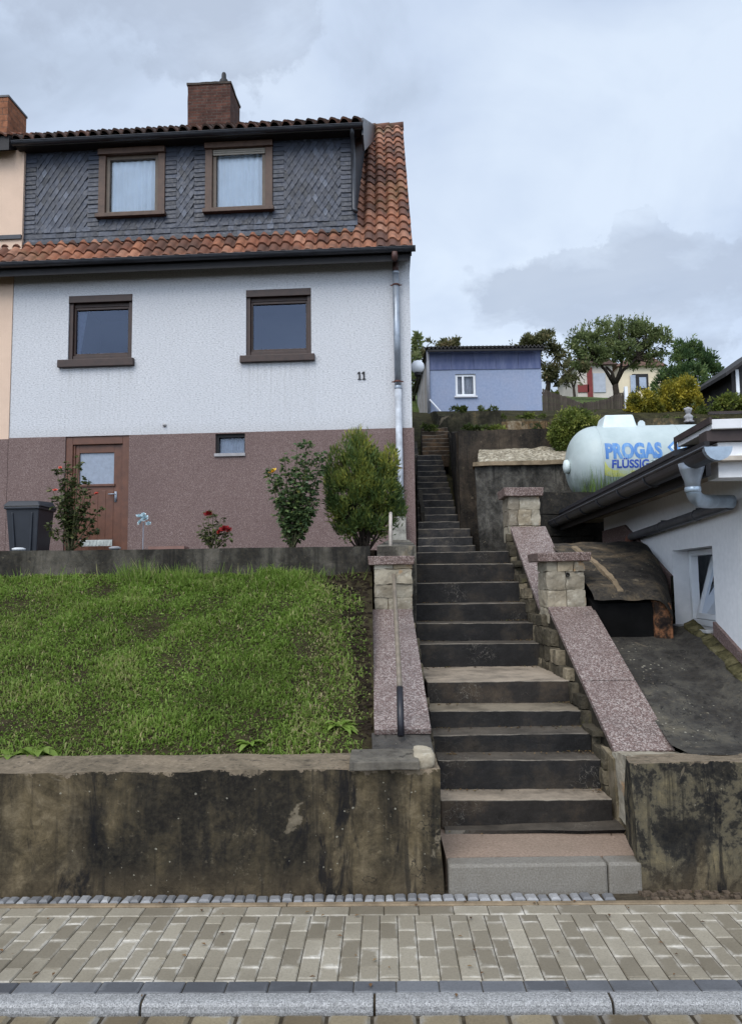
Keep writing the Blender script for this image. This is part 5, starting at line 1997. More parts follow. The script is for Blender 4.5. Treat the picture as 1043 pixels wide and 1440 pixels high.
# ------------------------------------------------------------------ liquid gas tank
TY = 11.8
tk0 = P(797, 648, TY)
tkt = P(850, 600, TY)
TR = (P(880, 599.5, TY).z - P(880, 706, TY).z) / 2
zcen = P(880, 652.5, TY).z
tank = thing('gas_tank', 'white liquid gas tank with blue and yellow lettering on the upper terrace', 'gas tank', (tk0.x + 1.4, TY, zcen - TR - .12), HYAW * .6)
TM = matof(tank)
tl = (TM.inverted() @ tk0).x
ZC = TR + .12
TLEN = 3.2
prof = [(0.002, 0)]
for i in range(1, 13):
    a = i / 12 * math.pi / 2
    prof.append((TR * math.sin(a) ** .8, .42 * (1 - math.cos(a))))
prof += [(TR, .42 + (TLEN - .84) * i / 8) for i in range(1, 9)]
for i in range(1, 13):
    a = (1 - i / 12) * math.pi / 2
    prof.append((TR * math.sin(a) ** .8 + .002, TLEN - .42 * (1 - math.cos(a))))
m = MB()
m.lathe((tl, 0, ZC), prof, 64, (1, 0, 0))
kt = N('tank_paint', .42, .4)
c = kt.ramp(kt.noise(1.5, 6, .65), [(.35, (.30, .355, .352)), (.65, (.40, .455, .45))])
zz = kt.sep()[2]
alg = kt.math('ADD', kt.math('MULTIPLY', kt.math('SUBTRACT', .62, zz), 1.1), kt.math('MULTIPLY', kt.noise(4.5, 8, .75, kt.map((1.6, 1, .5))), .9))
c = kt.mix(kt.ramp(alg, [(.50, 0.0), (.95, .92)]), c, kt.ramp(kt.noise(9, 5), [(.3, (.02, .035, .022)), (.7, (.10, .14, .09))]))
c = kt.mix(kt.ramp(kt.noise(5, 6, .7, kt.map((2.2, 1, .2))), [(.55, 0.0), (.8, .35)]), c, (.35, .40, .36))
kt.col(c)
m.build('vessel', kt.m, tank, smooth=True)
for sx_ in (.42, TLEN * .5, TLEN - .42):
    m = MB()
    m.lathe((tl + sx_ - .012, 0, ZC), [(TR + .001, 0), (TR + .006, .006), (TR + .006, .018), (TR + .001, .024)], 64, (1, 0, 0))
    m.build('weld_seam', kt.m, tank, smooth=True)
MT['foot_grey'] = simple('tank_foot_grey', (.45, .48, .48), .2)
for s in (.65, TLEN - .8):
    m = MB()
    m.hexa([(tl + s, -.42, -.2), (tl + s + .12, -.42, -.2), (tl + s + .12, .42, -.2), (tl + s, .42, -.2)], [(tl + s, -.36, .3), (tl + s + .12, -.36, .3), (tl + s + .12, .36, .3), (tl + s, .36, .3)])
    m.build('saddle_foot', MT['foot_grey'], tank)
TMi = lambda px, py: hit(TM, px, py, 1, 0)
d0, d1 = TMi(842, 594).x, TMi(887, 594).x
m = MB()
dh = TMi(865, 587).z
m.hexa([(d0 - .02, -.25, ZC + TR - .08), (d1 + .02, -.25, ZC + TR - .08), (d1 + .02, .25, ZC + TR - .08), (d0 - .02, .25, ZC + TR - .08)], [(d0 + .04, -.2, dh), (d1 - .03, -.2, dh), (d1 - .03, .2, dh), (d0 + .04, .2, dh)])
m.build('dome_cover', simple('dome_white', (.55, .62, .63), .12, 6, .5), tank, bevel=.02)
m = MB()
lu = TMi(901, 594).x
m.prism([(lu - .06, ZC + TR - .03), (lu + .06, ZC + TR - .03), (lu + .05, ZC + TR + .06), (lu + .02, ZC + TR + .09), (lu - .02, ZC + TR + .09), (lu - .05, ZC + TR + .06)], 1, -.012, .012)
m.build('lifting_lug', simple('lug_white', (.5, .56, .57), .12), tank)
m = MB()
m.lathe((tl + .03, -.12, ZC - .04), [(.02, 0), (.09, -.02), (.11, -.05), (.10, -.09), (.03, -.11)], 16, (1, 0, 0))
m.build('end_valve_cap', simple('valve_cap', (.5, .56, .55), .2), tank, smooth=True)


def bend(vs, fs, x0, zc_):
    """wrap a flat lettering (x along the tank, y up) round the vessel"""
    bm = bmesh.new()
    bv = [bm.verts.new(v) for v in vs]
    for f in fs:
        try:
            bm.faces.new([bv[i] for i in f])
        except ValueError:
            pass
    ys = [v[1] for v in vs]
    y = min(ys)
    while y < max(ys):
        bmesh.ops.bisect_plane(bm, geom=bm.verts[:] + bm.edges[:] + bm.faces[:], plane_co=(0, y, 0), plane_no=(0, 1, 0))
        y += .03
    bm.verts.ensure_lookup_table()
    bm.verts.index_update()
    out = []
    R_ = TR + .004
    a0 = math.asin(max(-.99, min(.99, (zc_ - ZC) / TR)))
    for v in bm.verts:
        a = a0 + v.co.y / TR
        out.append((x0 + v.co.x, -math.cos(a) * R_, ZC + math.sin(a) * R_))
    of = [tuple(v.index for v in f.verts) for f in bm.faces]
    bm.free()
    return out, of


def tank_hit(px, py):
    inv = TM.inverted()
    o = inv @ Vector((0, 0, EYE))
    d = inv.to_3x3() @ ray(px, py)
    oy, oz = o.y, o.z - ZC
    a, b, c_ = d.y ** 2 + d.z ** 2, 2 * (oy * d.y + oz * d.z), oy * oy + oz * oz - TR * TR
    t = (-b - math.sqrt(max(0, b * b - 4 * a * c_))) / (2 * a)
    return o + d * t


def tank_text(body, pxl, pxr, pyt, pyb, mat, name, bold):
    vs, fs = text_mesh(body, 1.0, 0, bold)
    x0, x1 = min(v[0] for v in vs), max(v[0] for v in vs)
    caps = [v[1] for v in vs]
    y0, y1 = min(caps), max(caps)
    L, Rr = tank_hit(pxl, (pyt + pyb) / 2), tank_hit(pxr, (pyt + pyb) / 2)
    T_, B_ = tank_hit((pxl + pxr) / 2, pyt), tank_hit((pxl + pxr) / 2, pyb)
    a_t, a_b = math.asin((T_.z - ZC) / TR), math.asin((B_.z - ZC) / TR)
    arc = (a_t - a_b) * TR
    vs = [((v[0] - x0) / (x1 - x0) * (Rr.x - L.x), (v[1] - y0) / (y1 - y0) * arc, 0) for v in vs]
    vs, fs = bend(vs, fs, L.x, B_.z)
    m = MB()
    m.add(vs, fs)
    return m.build(name, mat, tank)


kp = N('faded_blue_lettering', .5, .3)
sv = kp.noise(1.0, 3, .6, kp.map((16, 1, .6)))
kp.col(kp.mix(kp.ramp(kp.noise(7, 5, .7), [(.5, 0.0), (.75, .5)]), kp.ramp(sv, [(.3, (.03, .10, .30)), (.55, (.07, .19, .42)), (.75, (.17, .31, .48))]), (.30, .40, .45)))
tank_text('PROGAS', 850.5, 930.5, 622.5, 645, kp.m, 'lettering', .055)
ky = N('faded_yellow_band', .5, .3)
ky.col(ky.mix(ky.ramp(ky.noise(6, 6, .7), [(.40, 0.0), (.62, .9)]), (.42, .44, .12), (.36, .42, .38)))
kd = N('dark_blue_lettering', .5, .3)
kd.col(kd.ramp(kd.noise(14, 4), [(.3, (.012, .035, .24)), (.7, (.03, .08, .36))]))
kg = N('bleached_lettering', .5, .3)
kg.col(kg.ramp(kg.noise(30, 4), [(.4, (.24, .30, .30)), (.6, (.52, .60, .60))]))


def tank_patch(pts, mat, name, lift=0.0):
    """flat outline (row of photo points) painted on the vessel"""
    q = [tank_hit(*p) for p in pts]
    x0 = min(p.x for p in q)
    a0 = min(math.asin((p.z - ZC) / TR) for p in q)
    vs = [(p.x - x0, (math.asin((p.z - ZC) / TR) - a0) * TR, 0) for p in q]
    zb = ZC + math.sin(a0) * TR
    bm = bmesh.new()
    f = bm.faces.new([bm.verts.new(v) for v in vs])
    bmesh.ops.triangulate(bm, faces=[f])
    bm.verts.index_update()
    v2 = [tuple(v.co) for v in bm.verts]
    f2 = [tuple(v.index for v in t.verts) for t in bm.faces]
    bm.free()
    v3, f3 = bend(v2, f2, x0, zb)
    m = MB()
    if lift:
        v3 = [(x, y - lift, z) for x, y, z in v3]
    m.add(v3, f3)
    return m.build(name, mat, tank)


tank_patch([(849.5, 648), (855, 657), (862, 661), (905, 661.5), (948, 658), (948, 663), (918, 669), (860, 670.5), (849.5, 668)], ky.m, 'yellow_band', -.002)
tank_text('FLÜSSIG', 860, 912, 643.5, 658, kd.m, 'lettering', .03)
tank_text('GAS', 914, 932, 644.5, 656.5, kg.m, 'lettering', .02)
# hazard diamond
cx, cy, r1, r2 = 951, 629, 13.5, 9
tank_patch([(cx - r1, cy), (cx, cy + r1), (cx + r1, cy), (cx, cy - r1)], kp.m, 'hazard_diamond', 0)
tank_patch([(cx - r2, cy), (cx, cy + r2), (cx + r2, cy), (cx, cy - r2)], simple('diamond_white', (.50, .58, .60), .1, 8, .5), 'diamond_field', .003)
tank_patch([(cx - 4, cy + 4), (cx + 4, cy + 4), (cx + 5, cy), (cx + 1, cy - 6), (cx - 1, cy - 2), (cx - 5, cy)], kp.m, 'flame_mark', .006)

# ------------------------------------------------------------------ white outbuilding on the right
GX, GY = 2.28 + .065 * 5, 5.0
gar = thing('outbuilding', 'low white outbuilding with dark gutter and zinc downpipe at the right edge', 'outbuilding', (GX, GY, 0.6), HYAW)
GM = matof(gar)
gh = lambda px, py, x=0.0: hit(GM, px, py, 0, x)
white = N('white_wall_paint', .9, .15)
white.col(white.mix(white.ramp(white.noise(1.3, 6, .65), [(.42, 0.0), (.75, .4)]), white.ramp(white.noise(20, 4), [(.3, (.64, .65, .66)), (.7, (.72, .725, .735))]), (.55, .56, .57)))
white.bump(white.noise(45, 4), .25, .005)
pl_ = [gh(880, 738), gh(897, 757), gh(946, 810), gh(1017, 886), gh(1043, 915), gh(1120, 1000)]
Zs = 1.80                                 # local height of the soffit (world 2.40)
ZW = Zs + .02
wa = gh(945.5, 800)
wb = gh(1002, 800)
wt_, wb_ = gh(972, 771).z, gh(972, 882).z
y_a, y_b = wa.y, wb.y
m = MB()
DEP = 4.6
# wall as columns between plinth line and soffit, leaving the window open


def plz(y):
    q = sorted([(p.y, p.z) for p in pl_])
    return lerp_table(q, y)


ys = sorted(set([p.y for p in pl_] + [y_a, y_b, DEP, -.22]))
ys = [y for y in ys if -.22 <= y <= DEP]
m2 = MB()
for a, b in zip(ys, ys[1:]):
    za_, zb_ = plz(a), plz(b)
    mid_ = (a + b) / 2
    if y_b < mid_ < y_a:
        m.quad((0, a, max(za_, wt_)), (0, b, max(zb_, wt_)), (0, b, ZW), (0, a, ZW))
        if za_ < wb_:
            m.quad((0, a, za_), (0, b, zb_), (0, b, max(zb_, wb_)), (0, a, wb_))
    else:
        m.quad((0, a, za_), (0, b, zb_), (0, b, ZW), (0, a, ZW))
    lo = -.8
    if y_b < mid_ < y_a:
        m2.quad((-.025, a, lo), (-.025, b, lo), (-.025, b, min(zb_, wb_ - .02)), (-.025, a, min(za_, wb_ - .02)))
    else:
        m2.quad((-.025, a, lo), (-.025, b, lo), (-.025, b, zb_), (-.025, a, za_))
        m2.quad((-.025, a, za_), (-.025, b, zb_), (0, b, zb_), (0, a, za_))
# reveals
RV = .21
m.quad((0, y_a, wb_), (0, y_a, wt_), (RV, y_a, wt_), (RV, y_a, wb_))
m.quad((0, y_b, wb_), (RV, y_b, wb_), (RV, y_b, wt_), (0, y_b, wt_))
m.quad((0, y_b, wt_), (RV, y_b, wt_), (RV, y_a, wt_), (0, y_a, wt_))
m.quad((0, y_b, wb_), (0, y_a, wb_), (RV, y_a, wb_), (RV, y_b, wb_))
# the other walls of the building
m.quad((0, DEP, -.8), (3.6, DEP, -.8), (3.6, DEP, ZW), (0, DEP, ZW))
m.quad((0, -.22, -.8), (0, -.22, ZW), (3.6, -.22, ZW), (3.6, -.22, -.8))
m.quad((3.6, -.22, -.8), (3.6, -.22, ZW), (3.6, DEP, ZW), (3.6, DEP, -.8))
m.build('wall', white.m, gar)
m2.build('plinth', m_plinth(), gar)
# window: fixed frame, tilted sash, net curtain, sill
pvc = simple('white_window_plastic', (.70, .72, .74), .06, 5, .35, .5, 0, 0)
m = MB()
fz0, fz1 = wb_ + .005, wt_ - .003
ya_, yb_ = y_a - .004, y_b + .004
xw = RV - .07
for (p, q, r, s) in ((ya_ - .05, ya_, fz0, fz1), (yb_, yb_ + .05, fz0, fz1), (yb_ + .05, ya_ - .05, fz0, fz0 + .05), (yb_ + .05, ya_ - .05, fz1 - .05, fz1)):
    m.box(xw, RV - .002, p, q, r, s)
gf = m.build('window', pvc, gar, bevel=.004)
gf['label'] = 'small white window with its sash tilted open'
m = MB()
tilt = .16
sash = []
yi0, yi1, zi0, zi1 = yb_ + .055, ya_ - .055, fz0 + .055, fz1 - .055


def tl_(y, z, off=0.0):
    f = (z - zi0) / (zi1 - zi0)
    return (xw + .02 + off + tilt * f, y, z)


def bar(p, q, r, s):
    v = [tl_(p, r), tl_(q, r), tl_(q, r, .05), tl_(p, r, .05)]
    w_ = [tl_(p, s), tl_(q, s), tl_(q, s, .05), tl_(p, s, .05)]
    m.hexa(v, w_)


bar(yi0, yi0 + .045, zi0, zi1)
bar(yi1 - .045, yi1, zi0, zi1)
bar(yi0 + .045, yi1 - .045, zi0, zi0 + .045)
bar(yi0 + .045, yi1 - .045, zi1 - .045, zi1)
m.build('sash', pvc, gf, bevel=.004)
m = MB()
m.quad(tl_(yi0 + .04, zi0 + .04, .025), tl_(yi1 - .04, zi0 + .04, .025), tl_(yi1 - .04, zi1 - .04, .025), tl_(yi0 + .04, zi1 - .04, .025))
m.build('pane', MT['glass'], gf)
m = MB()
n = 24
vs, fs = [], []
for i in range(n + 1):
    y = yb_ - .1 + (ya_ - yb_ + .7) * i / n
    dx = .012 * math.sin(i * 1.9)
    vs += [(RV + .20 + dx, y, fz0), (RV + .20 + dx, y, fz1)]
for i in range(n):
    fs.append((2 * i, 2 * i + 1, 2 * i + 3, 2 * i + 2))
m.add(vs, fs)
m.build('curtain', simple('grey_net_curtain', (.24, .26, .29), .2, 25, .9), gf, smooth=True)
m = MB()
m.quad((RV + .5, yb_, fz0), (RV + .5, ya_, fz0), (RV + .5, ya_, fz1), (RV + .5, yb_, fz1))
m.build('interior', MT['room'], gf)
m = MB()
s0, s1 = gh(946, 880).y, gh(1001, 880).y
m.box(-.055, RV - .07, s1 - .02, s0 + .01, wb_ - .022, wb_ + .003)
m.build('sill', simple('stone_sill', (.33, .33, .33), .2, 14), gf, bevel=.005)

# eaves: soffit, fascia, gutter, roof
XE = -.40
Yn, Yf = gh(1000, 597, XE + .045).y - .03, 5.9
Y_BOX = gh(952, 628, XE + .045).y
m = MB()
m.hexa([(XE + .02, Yn + .02, Zs - .03), (.12, Yn + .02, Zs - .03), (.12, Yf, Zs - .03), (XE + .02, Yf, Zs - .03)], [(XE + .02, Yn + .02, Zs), (.12, Yn + .02, Zs), (.12, Yf, Zs), (XE + .02, Yf, Zs)])
m.build('soffit', simple('stained_soffit', (.36, .32, .27), .35, 4, .9, .1), gar)
m = MB()
for t in (.13, .27):
    m.box(XE + t, XE + t + .012, Yn + .5, Yf - .3, Zs - .036, Zs - .031)
m.build('soffit_joint', MT['black_eave'], gar)
m = MB()
m.box(XE - .012, XE + .02, Yn + .02, Yf, Zs - .13, Zs + .10)
m.build('fascia', MT['black_eave'], gar)
m = MB()
zgut = gh(985, 641, XE - .07).z
Yg = gh(1009, 640, XE - .09).y
# gutter runs along the depth: build along local x, then swap axes
tmp = MB()
half_gutter(tmp, 0, 1, 0, 0, .075)
for f in tmp.f:
    pass
for (x, y, z) in tmp.v:
    m.v.append((XE - .09 + y, Yg + x * (Yf - Yg), zgut + z))
m.f, m.r = tmp.f, tmp.r
gut = m.build('gutter', MT['gutter_dark'], gar)
y = Yn + .9
while y < Yf:
    m = MB()
    m.tube([(XE - .09 + math.cos(math.pi + math.pi * k / 8) * .079, y, zgut + math.sin(math.pi + math.pi * k / 8) * .079) for k in range(9)], .008, 5)
    y += .8
    m.build('gutter_bracket', MT['gutter_dark'], gut)
m = MB()
m.prism([(XE - .09 + math.cos(math.pi + math.pi * k / 10) * .083, zgut + math.sin(math.pi + math.pi * k / 10) * .083) for k in range(11)], 1, Yg - .012, Yg + .03)
m.build('gutter_end', MT['zinc_light'], gut, smooth=False)
# roof plane rising away from the gutter, ending a little behind the boxed eave
m = MB()
m.hexa([(XE - .02, Y_BOX - .1, Zs + .10), (3.8, Y_BOX - .1, Zs + 1.15), (3.8, Yf, Zs + 1.15), (XE - .02, Yf, Zs + .10)], [(XE - .02, Y_BOX - .1, Zs + .14), (3.8, Y_BOX - .1, Zs + 1.19), (3.8, Yf, Zs + 1.19), (XE - .02, Yf, Zs + .14)])
m.build('roof', MT['gutter_dark'], gar)
# boxed eave end with pale boards and dark trims
zt_b, zb_b = gh(1000, 590, XE + .05).z, gh(1000, 604, XE + .05).z
wbrd = simple('pale_fascia_board', (.56, .56, .57), .1, 3, .7)
m = MB()
m.hexa([(XE + .045, Yn + .03, zb_b), (3.8, Yn + .03, zb_b + .03), (3.8, Y_BOX, zb_b + .03), (XE + .045, Y_BOX, zb_b - .0)], [(XE + .045, Yn + .03, zt_b), (3.8, Yn + .03, zt_b + .03), (3.8, Y_BOX, zt_b + .03), (XE + .045, Y_BOX, zt_b - .0)])
m.build('eave_board', wbrd, gar, bevel=.004)
m = MB()
m.box(XE + .028, XE + .043, Yn + .02, Y_BOX + .02, zt_b - .03, zt_b + .014)
m.box(XE + .028, 3.8, Yn + .018, Yn + .045, zt_b + .036, zt_b + .05)
m.box(XE + .028, XE + .043, Y_BOX + .001, Y_BOX + .03, zb_b - .04, zt_b + .014)
zbm = gh(1015, 613, XE + .05).z
m.hexa([(XE + .02, Yn + .06, zbm), (3.8, Yn + .06, zbm + .03), (3.8, Yn + .2, zbm + .03), (XE + .02, Yn + .2, zbm)], [(XE + .02, Yn + .06, zb_b - .004), (3.8, Yn + .06, zb_b + .026), (3.8, Yn + .2, zb_b + .026), (XE + .02, Yn + .2, zb_b - .004)])
m.box(XE + .0, XE + .05, Yn + .10, Yn + .16, zbm - .14, zbm - .002)
m.build('dark_trim', simple('dark_brown_trim', (.035, .024, .022), .35, 9, .6), gar)
zlo_ = gh(1020, 668, XE + .1).z
m = MB()
m.rough([(XE + .10, Yn + .10, zlo_), (3.7, Yn + .10, zlo_), (3.7, Yn + .3, zlo_), (XE + .10, Yn + .3, zlo_)], [(XE + .10, Yn + .10, zbm - .003), (3.7, Yn + .10, zbm - .003), (3.7, Yn + .3, zbm - .003), (XE + .10, Yn + .3, zbm - .003)], res=.08, amp=.004)
m.build('eave_end_board', white.m, gar)
# hopper and pipes
oy = gh(972, 660, XE - .09).y
hz0, hz1 = zgut - .05, gh(980, 688, XE - .09).z
m = MB()
m.tube([(XE - .09, oy, hz0 + .02), (XE - .09, oy, hz0 - .03), (XE - .09, oy, hz0 - .10), (XE - .09, oy, hz1)], [.085, .075, .05, .045], 14)
hop = m.build('downpipe', MT['zinc'], gar, smooth=True)
m = MB()
e1 = gh(1022, 706, -.10)
st_ = Vector((XE - .09, oy, hz1 + .02))
en = Vector((-.07, e1.y - .02, e1.z))
pts = []
for i in range(13):
    t = i / 12
    c1 = st_ + Vector((0, 0, -.13))
    c2 = en + Vector((-.16, 0, .015))
    pts.append(st_ * (1 - t) ** 3 + c1 * 3 * t * (1 - t) ** 2 + c2 * 3 * t * t * (1 - t) + en * t ** 3)
m.tube(pts, .047, 14)
m.lathe(st_ - Vector((0, 0, .03)), [(.048, 0), (.052, .005), (.052, .03), (.048, .035)], 14)
m.build('elbow', MT['zinc_light'], hop, smooth=True)
p1 = Vector((-.065, e1.y + .05, gh(1015, 712, -.065).z))
p2 = gh(887, 755, -.065)
m = MB()
m.tube([p1, p2], .042, 12)
for t in (.25, .6):
    c = p1.lerp(p2, t)
    m.tube([c, c + (p2 - p1).normalized() * .03], .048, 12)
    m.box(c.x - .005, c.x + .06, c.y, c.y + .02, c.z + .03, c.z + .06)
m.build('wall_pipe', simple('grey_wall_pipe', (.085, .09, .10), .35, 6, .45, .5, .3), hop, smooth=False)
m = MB()
q = p2 + Vector((0, .08, -.02))
m.tube([p2, q, q + Vector((0, .03, -.05)), q + Vector((0, .03, -.16))], .045, 12)
m.build('pipe_shoe', simple('rusty_pipe_shoe', (.16, .07, .045), .4, 12, .8), hop, smooth=True)

# concrete apron between the right side wall and the outbuilding
ap = thing('cellar_hood', 'dark lichened concrete slabs over a cellar opening beside the outbuilding', 'cellar hood', (2.3, 4.7, .4))
apm = m_oldwall('lichened_concrete', [(0.36, (.014, .013, .012)), (.46, (.030, .028, .026)), (.54, (.050, .047, .041)), (.62, (.075, .068, .054)), (.72, (.12, .105, .07))], None, 1.0, 71.0, 1.1, 1.2, .35)
m = MB()
nx_, ny_ = 28, 26
vs, fs = [], []
za0, za1 = P(990, 1059, 4.50).z, P(880, 897, 6.35).z
for j in range(ny_ + 1):
    for i in range(nx_ + 1):
        u, v = i / nx_, j / ny_
        y = 4.46 + v * 2.06
        xr_ = GX + .065 * (y - 5) - .02
        x0_ = 1.80
        x = x0_ + u * (xr_ - x0_)
        z = lerp_table([(4.46, .605), (4.80, .60), (5.45, .865), (6.0, 1.05), (6.52, 1.17)], y)
        z += .10 * max(0, u - .72) / .28 * (1 - .4 * v)
        z += .012 * noise.noise(Vector((x * 5, y * 5, 2)))
        if v > .93:
            z -= .0
        vs.append((x, y, z))
W_ = nx_ + 1
for j in range(ny_):
    for i in range(nx_):
        fs.append((j * W_ + i, j * W_ + i + 1, (j + 1) * W_ + i + 1, (j + 1) * W_ + i))
m.add(vs, fs)
m.build('apron', apm, ap, world=True, smooth=True)
m = MB()
m.rough([(1.44, 4.44, .2), (1.84, 4.43, .2), (1.84, 4.80, .2), (1.44, 4.80, .2)], [(1.44, 4.44, .61), (1.84, 4.43, .60), (1.84, 4.80, .56), (1.44, 4.80, .555)], res=.035, amp=.014, freq=8)
m.build('broken_ledge', MT['stone'], ap, world=True)
# mossy crumbling rim where the apron meets the plinth
m = MB()
prv = None
for k_ in range(14):
    y = 5.0 + 1.5 * k_ / 13
    xr_ = GX + .065 * (y - 5) - .03
    z = lerp_table([(4.46, .605), (4.80, .60), (5.45, .865), (6.0, 1.05), (6.52, 1.17)], y) + .085
    w_ = .075 + .015 * math.sin(k_ * 1.7) + .01 * math.sin(k_ * 3.1)
    cur = ((xr_ - w_, y, z - .06), (xr_ + .01, y, z - .05), (xr_ + .01, y, z + .014), (xr_ - w_, y, z - .022))
    if prv:
        m.rough([prv[0], prv[1], cur[1], cur[0]], [prv[3], prv[2], cur[2], cur[3]], res=.025, amp=.009, freq=14)
    prv = cur
km = N('mossy_rim', .97, .1)
km.col(km.ramp(km.noise(9, 7, .7), [(.3, (.022, .02, .013)), (.48, (.06, .054, .026)), (.6, (.11, .097, .05)), (.72, (.20, .175, .12))]))
km.bump(km.noise(30, 6, .7), .8, .02)
m.build('mossy_rim', km.m, ap, world=True, smooth=True)
# upper slab over the opening
zf, zbk = P(880, 839, 6.30).z, P(870, 762, 7.9).z
xl_ = 1.80
f1 = P(938, 838, 6.3).x
f2 = P(905, 765, 7.9).x + .14


def hood_z(u, v):
    """rounded back of the hood: u across, v from the front lip to the back"""
    z = zf + (zbk - zf) * (v ** .8)
    z -= .03 * max(0, 1 - v / .10) ** 2
    z -= .16 * max(0, (u - .80) / .20) ** 2
    return z


m = MB()
nx_, ny_ = 34, 40
vs, fs = [], []
for j in range(ny_ + 1):
    for i in range(nx_ + 1):
        u, v = i / nx_, j / ny_
        y = 6.28 + 1.62 * v
        x = xl_ + (f1 + (f2 - f1) * v + .03 - xl_) * u
        q = Vector((x * 3.2, y * 3.2, 4))
        z = hood_z(u, v) + .022 * noise.noise(q) + .010 * noise.noise(q * 3.3)
        vs.append((x, y + .02 * noise.noise(q * 1.7), z))
W_ = nx_ + 1
for j in range(ny_):
    for i in range(nx_):
        fs.append((j * W_ + i, j * W_ + i + 1, (j + 1) * W_ + i + 1, (j + 1) * W_ + i))
m.add(vs, fs)
m.build('upper_slab', m_oldwall('streaked_slab', [(0.38, (.012, .011, .011)), (.47, (.030, .027, .024)), (.53, (.062, .050, .036)), (.60, (.115, .085, .054)), (.68, (.25, .21, .16))], None, 0.8, 77.0, .8, 1.0, .6), ap, world=True, smooth=True)
m = MB()
prv = None
for k_ in range(9):
    v = .05 + .80 * k_ / 8
    u = .36 - .17 * k_ / 8
    y = 6.28 + 1.62 * v
    x = xl_ + (f1 + (f2 - f1) * v + .03 - xl_) * u
    z = hood_z(u, v)
    cur = ((x - .03, y, z - .03), (x + .03, y, z - .03), (x + .022, y, z + .02), (x - .022, y, z + .02))
    if prv:
        m.rough([prv[0], prv[1], cur[1], cur[0]], [prv[3], prv[2], cur[2], cur[3]], res=.04, amp=.010, freq=9)
    prv = cur
m.build('mortar_ridge', MT['tan'], ap, world=True)
# back of the opening and its rusty pier
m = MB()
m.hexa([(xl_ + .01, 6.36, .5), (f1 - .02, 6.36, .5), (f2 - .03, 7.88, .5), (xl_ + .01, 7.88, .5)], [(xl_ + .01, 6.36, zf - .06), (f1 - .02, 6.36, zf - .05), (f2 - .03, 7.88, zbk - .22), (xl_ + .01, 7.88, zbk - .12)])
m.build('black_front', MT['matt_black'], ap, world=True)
pa, pb_ = P(919, 865, 6.33), P(943, 865, 6.33)
m = MB()
m.rough([(pa.x, 6.31, za1 - .15), (pb_.x, 6.31, za1 - .15), (pb_.x + .02, 6.9, za1 - .15), (pa.x + .02, 6.9, za1 - .15)], [(pa.x, 6.31, zf - .04), (pb_.x, 6.33, zf - .06), (pb_.x + .02, 6.9, zf - .05), (pa.x + .02, 6.9, zf - .04)], res=.03, amp=.010, freq=5)
kr = N('rusty_brick', .92, .15)
kr.col(kr.ramp(kr.noise(7, 8, .72), [(.36, (.010, .008, .008)), (.47, (.03, .02, .015)), (.53, (.12, .058, .030)), (.60, (.24, .105, .052)), (.72, (.26, .16, .10))]))
kr.bump(kr.noise(22, 6, .7), .6, .015)
m.build('brick_pier', kr.m, ap, world=True)

# ------------------------------------------------------------------ blue shed
SHD = 24.0
s0, s1 = P(603, 540, SHD), P(761, 540, SHD)
sb, sm_, stp = P(680, 584, SHD).z, P(680, 519.5, SHD).z, P(680, 489, SHD).z
shed = thing('garden_shed', 'pale blue garden shed with corrugated roof and one small white window', 'shed', (s0.x, SHD, sb - .3))
SD = 4.6
xl_b = P(586, 540, SHD + SD).x
m = MB()
wv = rect
wx0, wx1, wz0, wz1 = P(640, 540, SHD).x, P(668.5, 540, SHD).x, P(650, 557, SHD).z, P(650, 526, SHD).z
us = [s0.x, wx0, wx1, s1.x]
zsn = [sb - .6, wz0, wz1, sm_]
for a, b in zip(us, us[1:]):
    for c, e in zip(zsn, zsn[1:]):
        if (a, c) == (wx0, wz0):
            continue
        m.quad((a, SHD, c), (b, SHD, c), (b, SHD, e), (a, SHD, e))
m.quad((s1.x, SHD, sb - .6), (s1.x, SHD + SD, sb - .6), (s1.x, SHD + SD, stp - .3), (s1.x, SHD, stp))
m.quad((s1.x, SHD + SD, sb - .6), (xl_b, SHD + SD, sb - .6), (xl_b, SHD + SD, stp - .3), (s1.x, SHD + SD, stp - .3))
kb_ = N('pale_blue_render', .88, .15)
kb_.col(kb_.mix(kb_.ramp(kb_.noise(1.2, 6, .7), [(.42, 0.0), (.75, .5)]), kb_.ramp(kb_.noise(14, 5), [(.3, (.215, .262, .375)), (.7, (.27, .32, .44))]), (.30, .315, .39)))
kb_.bump(kb_.noise(30, 4), .3, .01)
m.build('wall', kb_.m, shed, world=True)
m = MB()
m.quad((s0.x, SHD, sb - .6), (s0.x, SHD, stp), (xl_b, SHD + SD, stp - .3), (xl_b, SHD + SD, sb - .6))
for i in range(1, 4):
    f = i / 4
    x, y = s0.x + (xl_b - s0.x) * f, SHD + SD * f
    m.box(x - .03, x + .02, y - .04, y + .04, sb - .6, stp - .3 * f - .05)
m.build('side_wall', simple('grey_side_boards', (.27, .26, .25), .3, 2.5, .9), shed, world=True)
m = MB()
n = 5
for i in range(n):
    a = s0.x + .01 + (s1.x - s0.x - .02) * i / n
    b = s0.x + .01 + (s1.x - s0.x - .02) * (i + 1) / n
    m.box(a, b - .006, SHD - .025 + .004 * (i % 2), SHD + .02, sm_, stp, r=rng.random())
kc = N('deep_blue_sheet', .6, .35)
kc.col(kc.mix(kc.ramp(kc.noise(3, 6, .7, kc.map((2, 1, .4))), [(.42, 0.0), (.75, .75)]), (.068, .088, .19), (.17, .195, .30)))
m.build('upper_panel', kc.m, shed, world=True)
m = MB()
f_ = .07
